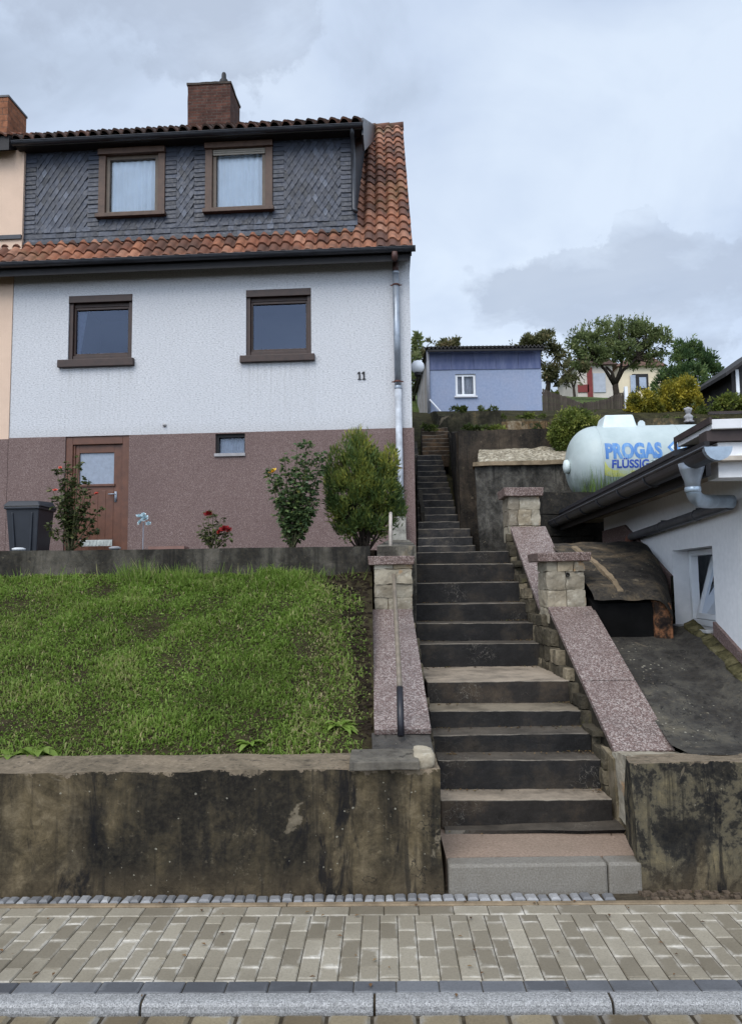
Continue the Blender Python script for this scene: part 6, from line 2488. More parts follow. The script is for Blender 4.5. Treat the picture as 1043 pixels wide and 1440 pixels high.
for (a, b, c, e) in ((wx0, wx0 + f_, wz0, wz1), (wx1 - f_, wx1, wz0, wz1), (wx0 + f_, wx1 - f_, wz0, wz0 + f_), (wx0 + f_, wx1 - f_, wz1 - f_, wz1), ((wx0 * .62 + wx1 * .38) - .03, (wx0 * .62 + wx1 * .38) + .03, wz0 + f_, wz1 - f_)):
    m.box(a, b, SHD + .04, SHD + .10, c, e)
wf = m.build('window', pvc, shed, world=True)
m = MB()
m.box(wx0 - .04, wx1 + .04, SHD - .06, SHD + .04, wz0 - .05, wz0 - .002)
m.build('sill', simple('shed_sill', (.55, .56, .60), .1), wf, world=True)
m = MB()
m.quad((wx0 + .05, SHD + .07, wz0 + .05), (wx1 - .05, SHD + .07, wz0 + .05), (wx1 - .05, SHD + .07, wz1 - .05), (wx0 + .05, SHD + .07, wz1 - .05))
m.build('pane', MT['glass'], wf, world=True)
n = 40
vs, fs = [], []
for i in range(n + 1):
    x = wx0 + (wx1 - wx0) * i / n
    dy = .03 * math.sin(i * 1.3) + .02 * math.sin(i * .7)
    vs += [(x, SHD + .18 + dy, wz0), (x, SHD + .18 + dy, wz1)]
for i in range(n):
    fs.append((2 * i, 2 * i + 2, 2 * i + 3, 2 * i + 1))
m = MB()
m.add(vs, fs)
m.build('curtain', simple('shed_curtain', (.42, .43, .46), .25, 5, .9), wf, world=True, smooth=True)
# corrugated roof
m = MB()
n = 150
vs, fs = [], []
zr0, zr1 = P(680, 487, SHD - .35).z, stp - .28
for i in range(n + 1):
    f = i / n
    xf = P(598, 487, SHD).x + (P(759, 487, SHD).x + .08 - P(598, 487, SHD).x) * f
    xbk = xl_b - .2 + (s1.x + .2 - xl_b + .2) * f
    h = .042 * math.sin(i * math.pi * 2 / 5)
    vs += [(xf, SHD - .35, zr0 + h - .02), (xf, SHD - .35, zr0 + h), (xbk, SHD + SD + .2, zr1 + h)]
for i in range(n):
    for j in range(2):
        fs.append((3 * i + j, 3 * i + 3 + j, 3 * i + 4 + j, 3 * i + 1 + j))
m.add(vs, fs)
m.build('roof', simple('corrugated_fibre_cement', (.10, .095, .09), .4, 3, .9), shed, world=True)
m = MB()
m.quad((s0.x - .02, SHD - .3, stp - .03), (s1.x, SHD - .3, stp - .03), (s1.x, SHD + .02, stp + .0), (s0.x - .02, SHD + .02, stp + .0))
m.box(s0.x - .05, s1.x + .02, SHD - .33, SHD - .30, zr0 - .14, zr0 - .075)
m.build('eave_board', MT['black_eave'], shed, world=True)
m = MB()
m.tube([(s0.x - .02, SHD - .06, stp - .02), (s0.x - .02, SHD - .06, sb - .2)], .05, 8)
m.build('downpipe', simple('grey_shed_pipe', (.20, .21, .24), .2), shed, world=True, smooth=True)
m = MB()
m.tube([P(604, 562, SHD - .1), P(621, 581, SHD - .25)], .03, 6)
tag(m.build('leaning_pole', simple('white_pole', (.62, .64, .68), .1)), 'white pole leaning aslant against the blue shed wall', 'pole')

# ------------------------------------------------------------------ picket fences on the slope
def fence(label, pts, d, n, mat, post=None):
    """pts: photo points of the top line left to right, and the slat length in rows"""
    t = thing('slat_fence', label, 'fence', tuple(P(pts[0][0], pts[0][1] + 20, d)))
    m = MB()
    for i in range(n):
        f = (i + .5) / n
        px = pts[0][0] + (pts[-1][0] - pts[0][0]) * f
        py = lerp_table([(p[0], p[1]) for p in pts], px)
        bt = lerp_table([(p[0], p[2]) for p in pts], px)
        a, b = P(px, py, d), P(px, bt, d)
        w = (pts[-1][0] - pts[0][0]) / n * d / FPX * .42
        m.box(a.x - w, a.x + w, d, d + .025, b.z - .2, a.z + rng.uniform(-.02, .02), r=rng.random())
    m.build('slats', mat, t, world=True)
    m = MB()
    for g in (.22, .75):
        q = [P(p[0], p[1] + (p[2] - p[1]) * g, d) for p in pts]
        for a, b in zip(q, q[1:]):
            m.hexa([(a.x, d + .03, a.z - .04), (b.x, d + .03, b.z - .04), (b.x, d + .08, b.z - .04), (a.x, d + .08, a.z - .04)], [(a.x, d + .03, a.z + .04), (b.x, d + .03, b.z + .04), (b.x, d + .08, b.z + .04), (a.x, d + .08, a.z + .04)])
    q0, q1 = P(pts[0][0], pts[0][1] - 1, d), P(pts[-1][0], pts[-1][1] - 1, d)
    m.build('rails', mat, t, world=True)
    if post:
        a, b = P(post[0], post[1], d - .1), P(post[0], post[2], d - .1)
        m = MB()
        m.box(a.x - .05, a.x + .05, d - .15, d - .05, b.z - .4, a.z)
        m.build('post', pvc, t, world=True)


kf_ = N('weathered_fence_wood', .9, .1)
kf_.col(kf_.mix(kf_.noise(8, 5, .7), kf_.ramp(kf_.attr(), [(0, (.055, .043, .034)), (1, (.13, .105, .085))]), (.035, .03, .026)))
fence('dark slatted fence falling away to the right of the blue shed', [(762, 546, 574), (790, 556, 574), (822, 568, 580)], 27.5, 26, kf_.m)
fence('weathered slatted fence rising to a white post before the yellow hedge', [(820, 566, 583), (846, 563, 582), (878, 550, 580)], 26.0, 24, kf_.m, post=(879, 544, 582))

# ------------------------------------------------------------------ houses at the top of the slope
D1 = 47.0
a, b = P(812, 560, D1), P(862, 560, D1)
zt0, zt1 = P(840, 566, D1).z, P(840, 514, D1).z
fh = thing('far_house', 'pale house with dark red corner trim behind the apple tree', 'house', (a.x, D1, zt0))
m = MB()
m.box(a.x, b.x, D1, D1 + 5, zt0 - 1, zt1)
m.build('wall', simple('far_pale_wall', (.42, .38, .33), .15, 1.0, .9), fh, world=True)
m = MB()
for px0, px1, py0, py1 in ((826, 831.5, 517, 562), (812, 827, 541, 552)):
    q0, q1 = P(px0, py1, D1), P(px1, py0, D1)
    m.box(q0.x, q1.x, D1 - .06, D1 - .005, q0.z, q1.z)
m.build('red_trim', simple('dark_red_trim', (.14, .025, .022), .2, 3), fh, world=True)
q0, q1 = P(834, 552, D1), P(850, 525, D1)
m = MB()
m.box(q0.x, q1.x, D1 - .05, D1 - .004, q0.z, q1.z)
m.build('garage_door', simple('grey_panel_door', (.30, .32, .36), .15, 3), fh, world=True)
m = MB()
m.prism([(a.x - .3, zt1), (b.x + .3, zt1), (b.x - .5, zt1 + .45), (a.x + .4, zt1 + .8)], 1, D1 - .3, D1 + 5.2)
m.build('roof', simple('far_roof', (.10, .06, .05), .3, 2), fh, world=True)

D2 = 50.0
a, b = P(870, 560, D2), P(932, 560, D2)
zt0, zt1 = P(900, 562, D2).z, P(900, 516, D2).z
fh = thing('far_house', 'cream house with one dark white framed window behind the apple tree', 'house', (a.x, D2, zt0))
m = MB()
m.box(a.x, b.x, D2, D2 + 6, zt0 - 1, zt1)
m.build('wall', simple('cream_wall', (.58, .50, .36), .1, 1, .9), fh, world=True)
q0, q1 = P(889, 549, D2), P(910, 526, D2)
m = MB()
m.box(q0.x, q1.x, D2 - .07, D2 - .004, q0.z, q1.z)
wf = m.build('window', MT['black_eave'], fh, world=True)
m = MB()
q0, q1 = P(886, 556, D2), P(892, 528, D2)
m.box(q0.x, q1.x, D2 - .10, D2 - .075, q0.z, q1.z)
q0, q1 = P(898, 546, D2), P(907, 531, D2)
m.box(q0.x, q1.x, D2 - .10, D2 - .075, q0.z, q1.z)
m.build('pane', simple('far_pane', (.25, .29, .36), .2, 3, .2, .6), wf, world=True)
m = MB()
m.prism([(a.x - .3, zt1), (b.x + .3, zt1), ((a.x + b.x) / 2, zt1 + 1.0)], 1, D2 - .3, D2 + 6.2)
m.build('roof', simple('far_roof_red', (.14, .08, .06), .3, 2), fh, world=True)

# dark garden hut at the right edge
D3 = 23.0
a = P(1027, 520, D3)
zb0_, zt0_ = P(1030, 556, D3).z, P(1030, 520, D3).z
hut = thing('garden_hut', 'dark timber garden hut at the right edge of the slope', 'shed', (a.x, D3, zb0_))
m = MB()
m.box(a.x, a.x + 3, D3, D3 + 2.5, zb0_ - .8, zt0_)
m.build('wall', simple('black_timber', (.018, .017, .017), .4, 6), hut, world=True)
m = MB()
q = P(1019, 527, D3 - .3)
m.prism([(q.x, q.z - .05), (q.x + 1.9, q.z + 1.25), (q.x + 1.9, q.z + 1.36), (q.x, q.z + .06)], 1, D3 - .35, D3 + 2.8)
m.prism([(q.x + 1.9, q.z + 1.25), (q.x + 3.8, q.z - .05), (q.x + 3.8, q.z + .06), (q.x + 1.9, q.z + 1.36)], 1, D3 - .35, D3 + 2.8)
m.prism([(a.x, zt0_), (a.x + 3, zt0_), (a.x + 1.52, zt0_ + .95)], 1, D3, D3 + .1)
m.build('roof', simple('dark_felt_roof', (.022, .020, .020), .4, 5), hut, world=True)
m = MB()
m.box(a.x - .0 + .12, a.x + .22, D3 - .03, D3 - .004, zb0_ - .3, zt0_)
m.build('corner_post', pvc, hut, world=True)

# stone bust on the terrace wall
bu = P(967.5, 592, 20.4)
t = thing('garden_statue', 'small grey stone bust on the terrace wall before the yellow hedge', 'statue', tuple(bu))
k = 20.4 / FPX
m = MB()
m.lathe(bu - Vector((0, 0, .05)), [(7 * k, 0), (7.5 * k, 2 * k), (5 * k, 4 * k), (6 * k, 6 * k), (6.5 * k, 9 * k), (4.2 * k, 11.5 * k), (2.6 * k, 12.6 * k), (3.6 * k, 14 * k), (4.6 * k, 16.5 * k), (4.7 * k, 19 * k), (3.6 * k, 21.5 * k), (1.2 * k, 22.8 * k)], 16)
for s in (-1, 1):
    m.lathe(bu + Vector((s * 4.4 * k, 0, 15 * k)), [(.6 * k, 0), (1.9 * k, 1.2 * k), (1.9 * k, 2.6 * k), (.5 * k, 4 * k)], 8)
m.lathe(bu + Vector((0, -4.3 * k, 16.2 * k)), [(.2 * k, -1 * k), (1.1 * k, 0), (.6 * k, 1.6 * k)], 8)
m.build('bust', simple('grey_statue_stone', (.27, .27, .28), .35, 9, .95, .1, 0, .5, 30, .01), t, world=True, smooth=True)

# wheelie bin on the terrace
BY = 12.4
bx0, bx1 = P(7, 740, BY).x, P(55, 740, BY).x
zbt = 2.0
ztp = P(30, 712, BY).z
bin_ = thing('wheelie_bin', 'black wheelie bin against the brown plinth left of the door', 'bin', ((bx0 + bx1) / 2, BY, zbt))
bm_ = simple('bin_plastic', (.016, .019, .025), .2, 5, .45, .4, 0, .1, 90, .002)
w = bx1 - bx0
m = MB()
m.hexa([(bx0 + .07, BY + .08, zbt), (bx1 - .07, BY + .08, zbt), (bx1 - .07, BY + .55, zbt), (bx0 + .07, BY + .55, zbt)], [(bx0 + .01, BY, ztp), (bx1 - .01, BY, ztp), (bx1 - .01, BY + .62, ztp), (bx0 + .01, BY + .62, ztp)])
m.hexa([(bx0 + .14, BY + .03, zbt + .1), (bx0 + .17, BY + .03, zbt + .1), (bx0 + .17, BY + .2, zbt + .1), (bx0 + .14, BY + .2, zbt + .1)], [(bx0 + .1, BY - .012, ztp - .1), (bx0 + .13, BY - .012, ztp - .1), (bx0 + .13, BY + .2, ztp - .1), (bx0 + .1, BY + .2, ztp - .1)])
m.hexa([(bx1 - .17, BY + .03, zbt + .1), (bx1 - .14, BY + .03, zbt + .1), (bx1 - .14, BY + .2, zbt + .1), (bx1 - .17, BY + .2, zbt + .1)], [(bx1 - .13, BY - .012, ztp - .1), (bx1 - .1, BY - .012, ztp - .1), (bx1 - .1, BY + .2, ztp - .1), (bx1 - .13, BY + .2, ztp - .1)])
m.box(bx0 - .012, bx1 + .012, BY - .03, BY + .64, ztp - .045, ztp)
m.build('body', bm_, bin_, world=True, bevel=.012)
m = MB()
zl = P(30, 704, BY).z
m.hexa([(bx0 - .03, BY - .045, ztp + .003), (bx1 + .03, BY - .045, ztp + .003), (bx1 + .03, BY + .66, ztp + .003), (bx0 - .03, BY + .66, ztp + .003)], [(bx0 + .03, BY + .03, zl), (bx1 - .03, BY + .03, zl), (bx1 - .03, BY + .6, zl + .03), (bx0 + .03, BY + .6, zl + .03)])
m.build('lid', bm_, bin_, world=True, bevel=.015)
m = MB()
m.tube([(bx0 + .02, BY + .70, ztp - .0), (bx1 - .02, BY + .70, ztp - .0)], .018, 8)
m.build('handle', bm_, bin_, world=True)
for x in (bx0 + .05, bx1 - .05):
    m = MB()
    m.lathe((x - .03, BY + .58, zbt + .09), [(.03, 0), (.1, .002), (.1, .055), (.03, .06)], 16, (1, 0, 0))
    m.build('wheel', MT['black_eave'], bin_, world=True, smooth=False)
# ------------------------------------------------------------------ vegetation
def unit(a):
    return a / np.maximum(1e-9, np.linalg.norm(a, axis=1, keepdims=True))


def leaf_arrays(C, D, L, Wd, fold=0.12, up=None):
    """one folded leaf quad per centre; D direction, L length, Wd width"""
    n = len(C)
    D = unit(D)
    ref = nrng.normal(size=(n, 3)) if up is None else up
    S = unit(np.cross(D, ref))
    U = np.cross(S, D)
    L = np.broadcast_to(np.asarray(L, float), (n,))[:, None]
    Wd = np.broadcast_to(np.asarray(Wd, float), (n,))[:, None]
    a = C
    b = C + D * L * .45 + S * Wd * .5 + U * L * fold
    c = C + D * L
    e = C + D * L * .45 - S * Wd * .5 + U * L * fold
    V = np.stack([a, b, c, e], 1).reshape(-1, 3)
    F = np.arange(4 * n).reshape(n, 4)
    return V, F


def blob_points(blobs, n, thr=-0.25, freq=3.0, shell=.45, seed=0.0):
    """points in the outer layers of ellipsoids, thinned by noise so gaps stay open"""
    vol = np.array([b[3] * b[4] * b[5] for b in blobs]) ** .75
    pr = vol / vol.sum()
    out, nor = [], []
    while len(out) < n:
        b = blobs[nrng.choice(len(blobs), p=pr)]
        v = nrng.normal(size=3)
        v /= np.linalg.norm(v)
        r = (shell + (1 - shell) * nrng.random() ** .6) * (1 + .10 * nrng.normal())
        p = np.array([b[0] + v[0] * b[3] * r, b[1] + v[1] * b[4] * r, b[2] + v[2] * b[5] * r])
        if noise.noise(Vector(p * freq) + Vector((seed, 0, 0))) < thr + .15 * nrng.random():
            continue
        out.append(p)
        nor.append(v)
    return np.array(out), np.array(nor)


def crown(name, blobs, n, L, Wd, mat, parent, thr=-.25, freq=3.0, shell=.45, spread=.8, upb=.3, clump=3.0, seed=0.0, fold=.12, tone=.5, var=.22, cl=.35):
    C, Nn = blob_points(blobs, n, thr, freq, shell, seed)
    D = unit(Nn + nrng.normal(size=C.shape) * spread + np.array([0, 0, upb]))
    Ls = L * nrng.uniform(.65, 1.3, len(C))
    V, F = leaf_arrays(C, D, Ls, Wd * nrng.uniform(.7, 1.25, len(C)), fold)
    g = np.array([noise.noise(Vector(p * clump) + Vector((seed + 9, 3, 1))) for p in C])
    r = np.clip(tone + cl * g * 2 + nrng.normal(size=len(C)) * var * .6, 0, 1)
    return np_mesh(name, V, F, r, mat, parent)


def limb_mesh(name, segs, mat, parent):
    m = MB()
    for pts, rad in segs:
        m.tube(pts, rad, 7)
    return m.build(name, mat, parent, world=True, smooth=True)


bark = simple('dark_bark', (.035, .028, .022), .4, 12, .95, .1, 0, .7, 25, .02)
twig = simple('green_brown_stem', (.055, .055, .025), .4, 15, .8)
G_TREE = m_leaf('tree_leaf_green', [(0, (.055, .075, .03)), (.45, (.15, .19, .07)), (.8, (.26, .30, .12)), (1, (.38, .39, .20))], .55)
G_OLIVE = m_leaf('olive_leaf', [(0, (.055, .058, .028)), (.5, (.15, .155, .07)), (.85, (.25, .225, .11)), (1, (.33, .25, .14))], .55)
G_YEL = m_leaf('yellow_hedge_leaf', [(0, (.06, .07, .012)), (.35, (.17, .165, .022)), (.7, (.32, .27, .03)), (1, (.46, .37, .045))], .35)
G_BUSH = m_leaf('bush_leaf', [(0, (.035, .052, .012)), (.45, (.11, .145, .028)), (.8, (.21, .235, .048)), (1, (.32, .31, .08))], .4)
G_CON = m_leaf('conifer_leaf', [(0, (.03, .062, .024)), (.5, (.095, .155, .055)), (.85, (.17, .24, .08)), (1, (.26, .31, .10))], .5)
G_JUN = m_leaf('juniper_spray', [(0, (.022, .045, .015)), (.4, (.075, .118, .032)), (.68, (.175, .205, .042)), (1, (.36, .34, .06))], .35)
G_ROSE = m_leaf('rose_leaf', [(0, (.038, .07, .032)), (.5, (.11, .17, .07)), (.85, (.20, .26, .09)), (1, (.35, .34, .10))], .45, .4, .4)
G_GRASS = m_leaf('grass_blade', [(0, (.058, .080, .016)), (.3, (.125, .205, .034)), (.6, (.192, .295, .050)), (.82, (.275, .37, .090)), (.93, (.38, .35, .16)), (1, (.50, .42, .25))], .5)


def shrub(name, label, cat, base, blobs, n, L, Wd, mat, stems=6, group=None, **k):
    t = thing(name, label, cat, tuple(base), 0, group)
    crown('foliage', blobs, n, L, Wd, mat, t, **k)
    segs = []
    for i in range(stems):
        b = blobs[i % len(blobs)]
        tip = Vector((b[0] + rng.uniform(-.6, .6) * b[3], b[1] + rng.uniform(-.5, .5) * b[4], b[2] + rng.uniform(.1, .7) * b[5]))
        p0 = Vector(base) + Vector((rng.uniform(-.08, .08), rng.uniform(-.05, .05), -.1))
        md = p0.lerp(tip, .5) + Vector((rng.uniform(-.06, .06), 0, .05))
        s = max(.004, .010 * (tip - p0).length)
        segs.append(([p0, md, tip], [s * 1.6, s, s * .4]))
    limb_mesh('stem', segs, bark, t)
    return t


def px_blobs(lst, d, depth_f=.8):
    """blobs from (px,py,rx,ry) in photo points at depth d (+ optional depth offset)"""
    out = []
    for e in lst:
        dd = d + (e[4] if len(e) > 4 else 0)
        c = P(e[0], e[1], dd)
        k = dd / FPX
        out.append((c.x, c.y, c.z, e[2] * k, (e[2] + e[3]) * .5 * k * depth_f, e[3] * k))
    return out


def tree(label, base_px, d, forks, blobs_px, n, L, Wd, mat, trunk_r, **k):
    bp = P(base_px[0], base_px[1], d)
    bp.z -= .3
    t = thing('tree', label, 'tree', tuple(bp))
    bl = px_blobs(blobs_px, d)
    crown('crown', bl, n, L, Wd, mat, t, **k)
    segs = []
    fk = [P(a, b, d) for a, b in forks]
    segs.append(([bp, bp.lerp(fk[0], .5) + Vector((.04, 0, 0)), fk[0]], [trunk_r * 1.25, trunk_r, trunk_r * .9]))
    for f in fk[1:]:
        segs.append(([fk[0] + Vector((0, 0, -.05)), fk[0].lerp(f, .5) + Vector((rng.uniform(-.1, .1), rng.uniform(-.3, .3), .05)), f], [trunk_r * .75, trunk_r * .5, trunk_r * .35]))
    ends = fk[1:] or fk
    for b in bl:
        for _ in range(3):
            tip = Vector((b[0] + rng.uniform(-.7, .7) * b[3], b[1] + rng.uniform(-.6, .6) * b[4], b[2] + rng.uniform(-.3, .7) * b[5]))
            s = min(ends, key=lambda q: (q - tip).length)
            segs.append(([s, s.lerp(tip, .55) + Vector((rng.uniform(-.12, .12), 0, rng.uniform(-.05, .1))), tip], [trunk_r * .35, trunk_r * .2, trunk_r * .06]))
    limb_mesh('trunk', segs, bark, t)
    return t


apple = tree('spreading dark green apple tree with forked trunk on the slope', (865, 558), 31.0, [(864, 540), (852, 516), (874, 508), (838, 508), (893, 505)],
     [(822, 482, 27, 24), (848, 470, 26, 20), (876, 466, 28, 19, .5), (905, 470, 26, 22), (928, 482, 18, 22), (812, 505, 15, 14), (895, 500, 26, 20, .6), (850, 494, 26, 14, 1.0), (872, 492, 26, 18, -.6), (918, 508, 15, 14), (835, 497, 20, 16, -.5)],
     10500, .15, .065, G_TREE, .13, thr=-.02, freq=2.4, shell=.2, upb=.35, tone=.42)
# upright water shoots along the crown's top
sh = []
for i in range(75):
    px = rng.uniform(805, 936)
    top = lerp_table([(800, 478), (822, 456), (860, 449), (905, 448), (930, 462), (945, 480)], px)
    a = P(px + rng.uniform(-3, 3), top + 18, 31 + rng.uniform(-.8, .8))
    b = P(px + rng.uniform(-3, 3), top + rng.uniform(-8, 8), a.y)
    for j in range(14):
        f = rng.random()
        sh.append(tuple(a.lerp(b, f)))
C = np.array(sh)
D = nrng.normal(size=C.shape) * .7 + np.array([0, 0, .8])
V, F = leaf_arrays(C, D, .13 * nrng.uniform(.7, 1.2, len(C)), .055)
np_mesh('shoots', V, F, nrng.uniform(.3, .75, len(C)), G_TREE, apple)

tree('open reddish olive tree leaning behind the right end of the blue shed', (768, 548), 34.0, [(770, 525), (755, 498), (782, 500)],
     [(735, 482, 22, 11), (768, 480, 18, 16), (782, 500, 18, 18), (775, 522, 18, 14), (755, 492, 20, 12), (790, 535, 12, 8)],
     4200, .17, .08, G_OLIVE, .11, thr=-.02, freq=1.8, shell=.2, tone=.45)
tree('feathery dark evergreen bush tree right of the apple tree', (965, 560), 29.0, [(965, 545), (955, 510), (985, 505)],
     [(975, 490, 10, 18), (962, 508, 20, 20), (988, 508, 18, 16), (945, 530, 20, 22), (970, 532, 26, 22, -.4), (1000, 528, 15, 20), (930, 545, 14, 14), (1008, 542, 9, 12), (955, 490, 8, 12), (1000, 512, 8, 12)],
     9000, .17, .055, G_CON, .10, thr=-.2, freq=2.4, shell=.3, upb=.6, tone=.5)
for i, (px, py, rr_, d, lab) in enumerate([(612, 482, 16, 31.0, 'leafy treetop showing above the left end of the shed roof'), (584, 520, 9, 29.0, 'dark narrow shrub between the white house and the blue shed')]):
    if i == 0:
        tree(lab, (612, 520), d, [(612, 505), (600, 490), (630, 488)], [(600, 488, 14, 10), (628, 486, 13, 11), (588, 495, 10, 10), (640, 480, 5, 9)], 1500, .16, .07, G_OLIVE, .09, thr=-.05, freq=2, shell=.2)
    else:
        shrub('shrub', lab, 'shrub', P(583, 575, d), px_blobs([(582, 505, 7, 18), (582, 535, 8, 22), (586, 480, 6, 12)], d), 1600, .15, .07, G_TREE, 4, thr=-.3)
tree('slender open tree in front of the pale far house', (806, 562), 42.0, [(806, 545), (800, 525), (815, 527)], [(802, 520, 12, 16), (817, 515, 11, 14), (795, 540, 8, 8), (822, 535, 7, 8)], 1300, .22, .09, G_OLIVE, .08, thr=.02, freq=1.6, shell=.2)

# hedge and bushes on the upper terrace
shrub('hedge_bush', 'yellow green clipped bush nearest the fence post', 'bush', P(905, 594, 21.6), px_blobs([(903, 568, 20, 20), (893, 578, 14, 14), (918, 575, 15, 18)], 21.6), 5200, .085, .05, G_YEL, 6, 'yellow bushes on the upper terrace', thr=-.4, shell=.55, tone=.48, clump=4)
shrub('hedge_bush', 'taller golden yellow bush to the left of the stone bust', 'bush', P(948, 594, 21.8), px_blobs([(945, 560, 22, 26), (963, 548, 17, 20), (935, 575, 18, 18), (972, 568, 14, 22)], 21.8), 7000, .085, .05, G_YEL, 6, 'yellow bushes on the upper terrace', thr=-.4, shell=.55, tone=.55, clump=4)
shrub('green_bush', 'low loose green bush between the stone bust and the right edge', 'bush', P(1015, 592, 21.2), px_blobs([(1000, 575, 15, 13), (1025, 570, 18, 16), (1045, 572, 15, 16), (985, 585, 10, 8)], 21.2), 3600, .10, .05, G_BUSH, 6, thr=-.25)
shrub('rounded_bush', 'rounded light green bush growing beside the left end of the gas tank', 'bush', P(806, 645, 13.8), px_blobs([(808, 598, 30, 24), (790, 612, 20, 20), (826, 606, 22, 24), (803, 622, 25, 16), (785, 630, 10, 9)], 13.8), 7500, .062, .03, G_BUSH, 8, thr=-.35, freq=5, shell=.5, tone=.5, clump=5)
# far wood along the ridge
bl = []
for i in range(16):
    px = rng.uniform(770, 1080)
    bl += px_blobs([(px, 556 + rng.uniform(-3, 3), rng.uniform(8, 14), rng.uniform(4, 7))], 52)
o = crown('ridge_scrub', bl, 3500, .3, .15, G_BUSH, None, thr=-.4)
tag(o, 'low green scrub along the top of the slope', 'scrub', kind='stuff')

# weeds rooted in the tops and ledges of the terrace walls
bl = []
for (a_, b_, y_, d_, n_) in ((610, 700, 577, 20.7, 7), (700, 765, 588, 20.7, 5), (648, 765, 604, 14.35, 8), (592, 632, 604, 20.2, 3), (890, 1040, 592, 20.6, 8)):
    for i in range(n_):
        px = rng.uniform(a_, b_)
        bl += px_blobs([(px, y_ - rng.uniform(-1, 3), rng.uniform(3, 8), rng.uniform(2, 5))], d_)
o = crown('wall_weeds', bl, 2600, .085, .03, G_BUSH, None, thr=-.3, upb=.9, tone=.35)
tag(o, 'low weeds rooted along the tops of the terrace walls', 'weeds', kind='stuff')

# tall grass before the tank
C, D, Ls = [], [], []
for i in range(120):
    px = rng.choice([rng.gauss(835, 11), rng.gauss(868, 12), rng.uniform(815, 930)])
    base = P(px, 712, 11.0 + rng.uniform(-.25, .3))
    base.z = 2.72
    L = rng.uniform(.25, .62)
    C.append(base)
    D.append((rng.gauss(0, .16), rng.gauss(0, .12), 1))
    Ls.append(L)
V, F = leaf_arrays(np.array(C), np.array(D), np.array(Ls), .008, .02)
tag(np_mesh('tall_grass', V, F, nrng.uniform(.0, .45, len(C)), G_GRASS), 'tall thin grass growing in front of the gas tank', 'grass', kind='stuff')

# ---- juniper beside the house
JD = 8.3
jb = P(510, 768, JD)
jun = thing('juniper', 'dense yellow green juniper planted before the house corner', 'shrub', tuple(jb))
blobs = px_blobs([(503, 655, 28, 48), (497, 690, 34, 52), (502, 632, 14, 24, .0), (541, 672, 15, 22), (468, 690, 9, 24), (530, 690, 30, 45, -.05), (545, 700, 20, 38), (487, 715, 26, 40), (520, 725, 40, 36), (553, 690, 11, 26), (505, 735, 32, 28), (475, 700, 12, 30)], JD, .95)
blobs += px_blobs([(rng.uniform(462, 562), rng.uniform(640, 745), rng.uniform(7, 13), rng.uniform(14, 26), rng.uniform(-.2, .2)) for _ in range(16)], JD)
C, Nn = blob_points(blobs, 19000, -.26, 6.5, .5, 2.0)
D = unit(Nn * .75 + nrng.normal(size=C.shape) * .42 + np.array([0, 0, .95]))
V, F = leaf_arrays(C, D, (.062 * nrng.uniform(.5, 1.5, len(C))), .014 * nrng.uniform(.8, 1.3, len(C)), .05)
g = np.array([noise.noise(Vector(p * 5)) for p in C])
hgt = (C[:, 2] - jb.z) / 1.3
r = np.clip(.52 + .45 * g + .16 * (hgt - .5) + nrng.normal(size=len(C)) * .13, 0, 1)
np_mesh('foliage', V, F, r, G_JUN, jun)
segs = []
for i in range(26):
    b = blobs[i % len(blobs)]
    tip = Vector((b[0] + rng.uniform(-.5, .5) * b[3], b[1] + rng.uniform(-.5, .5) * b[4], b[2] + rng.uniform(0, 1.0) * b[5]))
    p0 = jb + Vector((rng.uniform(-.06, .06), rng.uniform(-.05, .05), -.08))
    segs.append(([p0, p0.lerp(tip, .45) + Vector((0, 0, -.04)), tip], [.016, .009, .003]))
# thin leader tips
for px, py in ((503, 598), (497, 606), (509, 603), (528, 640), (490, 622)):
    tp = P(px, py, JD)
    segs.append(([tp - Vector((0, 0, .18)), tp], [.004, .0015]))
limb_mesh('stem', segs, bark, jun)


# ---- roses
def rose_bloom(mb, c, r, seed):
    rr = random.Random(seed)
    up = Vector((rr.uniform(-.5, .5), rr.uniform(-.9, -.2), rr.uniform(.35, .9))).normalized()
    a = up.cross(Vector((1, .3, 0))).normalized()
    b = up.cross(a)
    for ring, (n, R_, h, tilt) in enumerate(((6, 1.0, 0.0, .95), (5, .72, .16, .6), (4, .45, .30, .3), (3, .22, .38, .12))):
        for i in range(n):
            w = 2 * math.pi * (i + ring * .4) / n + rr.uniform(-.15, .15)
            dr = a * math.cos(w) + b * math.sin(w)
            sd = up.cross(dr)
            wd = R_ * r * 2.2 / n * 1.55
            p0 = c + dr * (R_ * r * .25) + up * h * r * .2
            p1 = c + dr * (R_ * r * .75) + up * r * (h + .25)
            p2 = c + dr * (R_ * r * (.75 + tilt * .3)) + up * r * (h + .42)
            mb.add([p0 - sd * wd * .3, p0 + sd * wd * .3, p1 + sd * wd * .55, p1 - sd * wd * .55, p2 + sd * wd * .4, p2 - sd * wd * .4], [(0, 1, 2, 3), (3, 2, 4, 5)], rr.random())


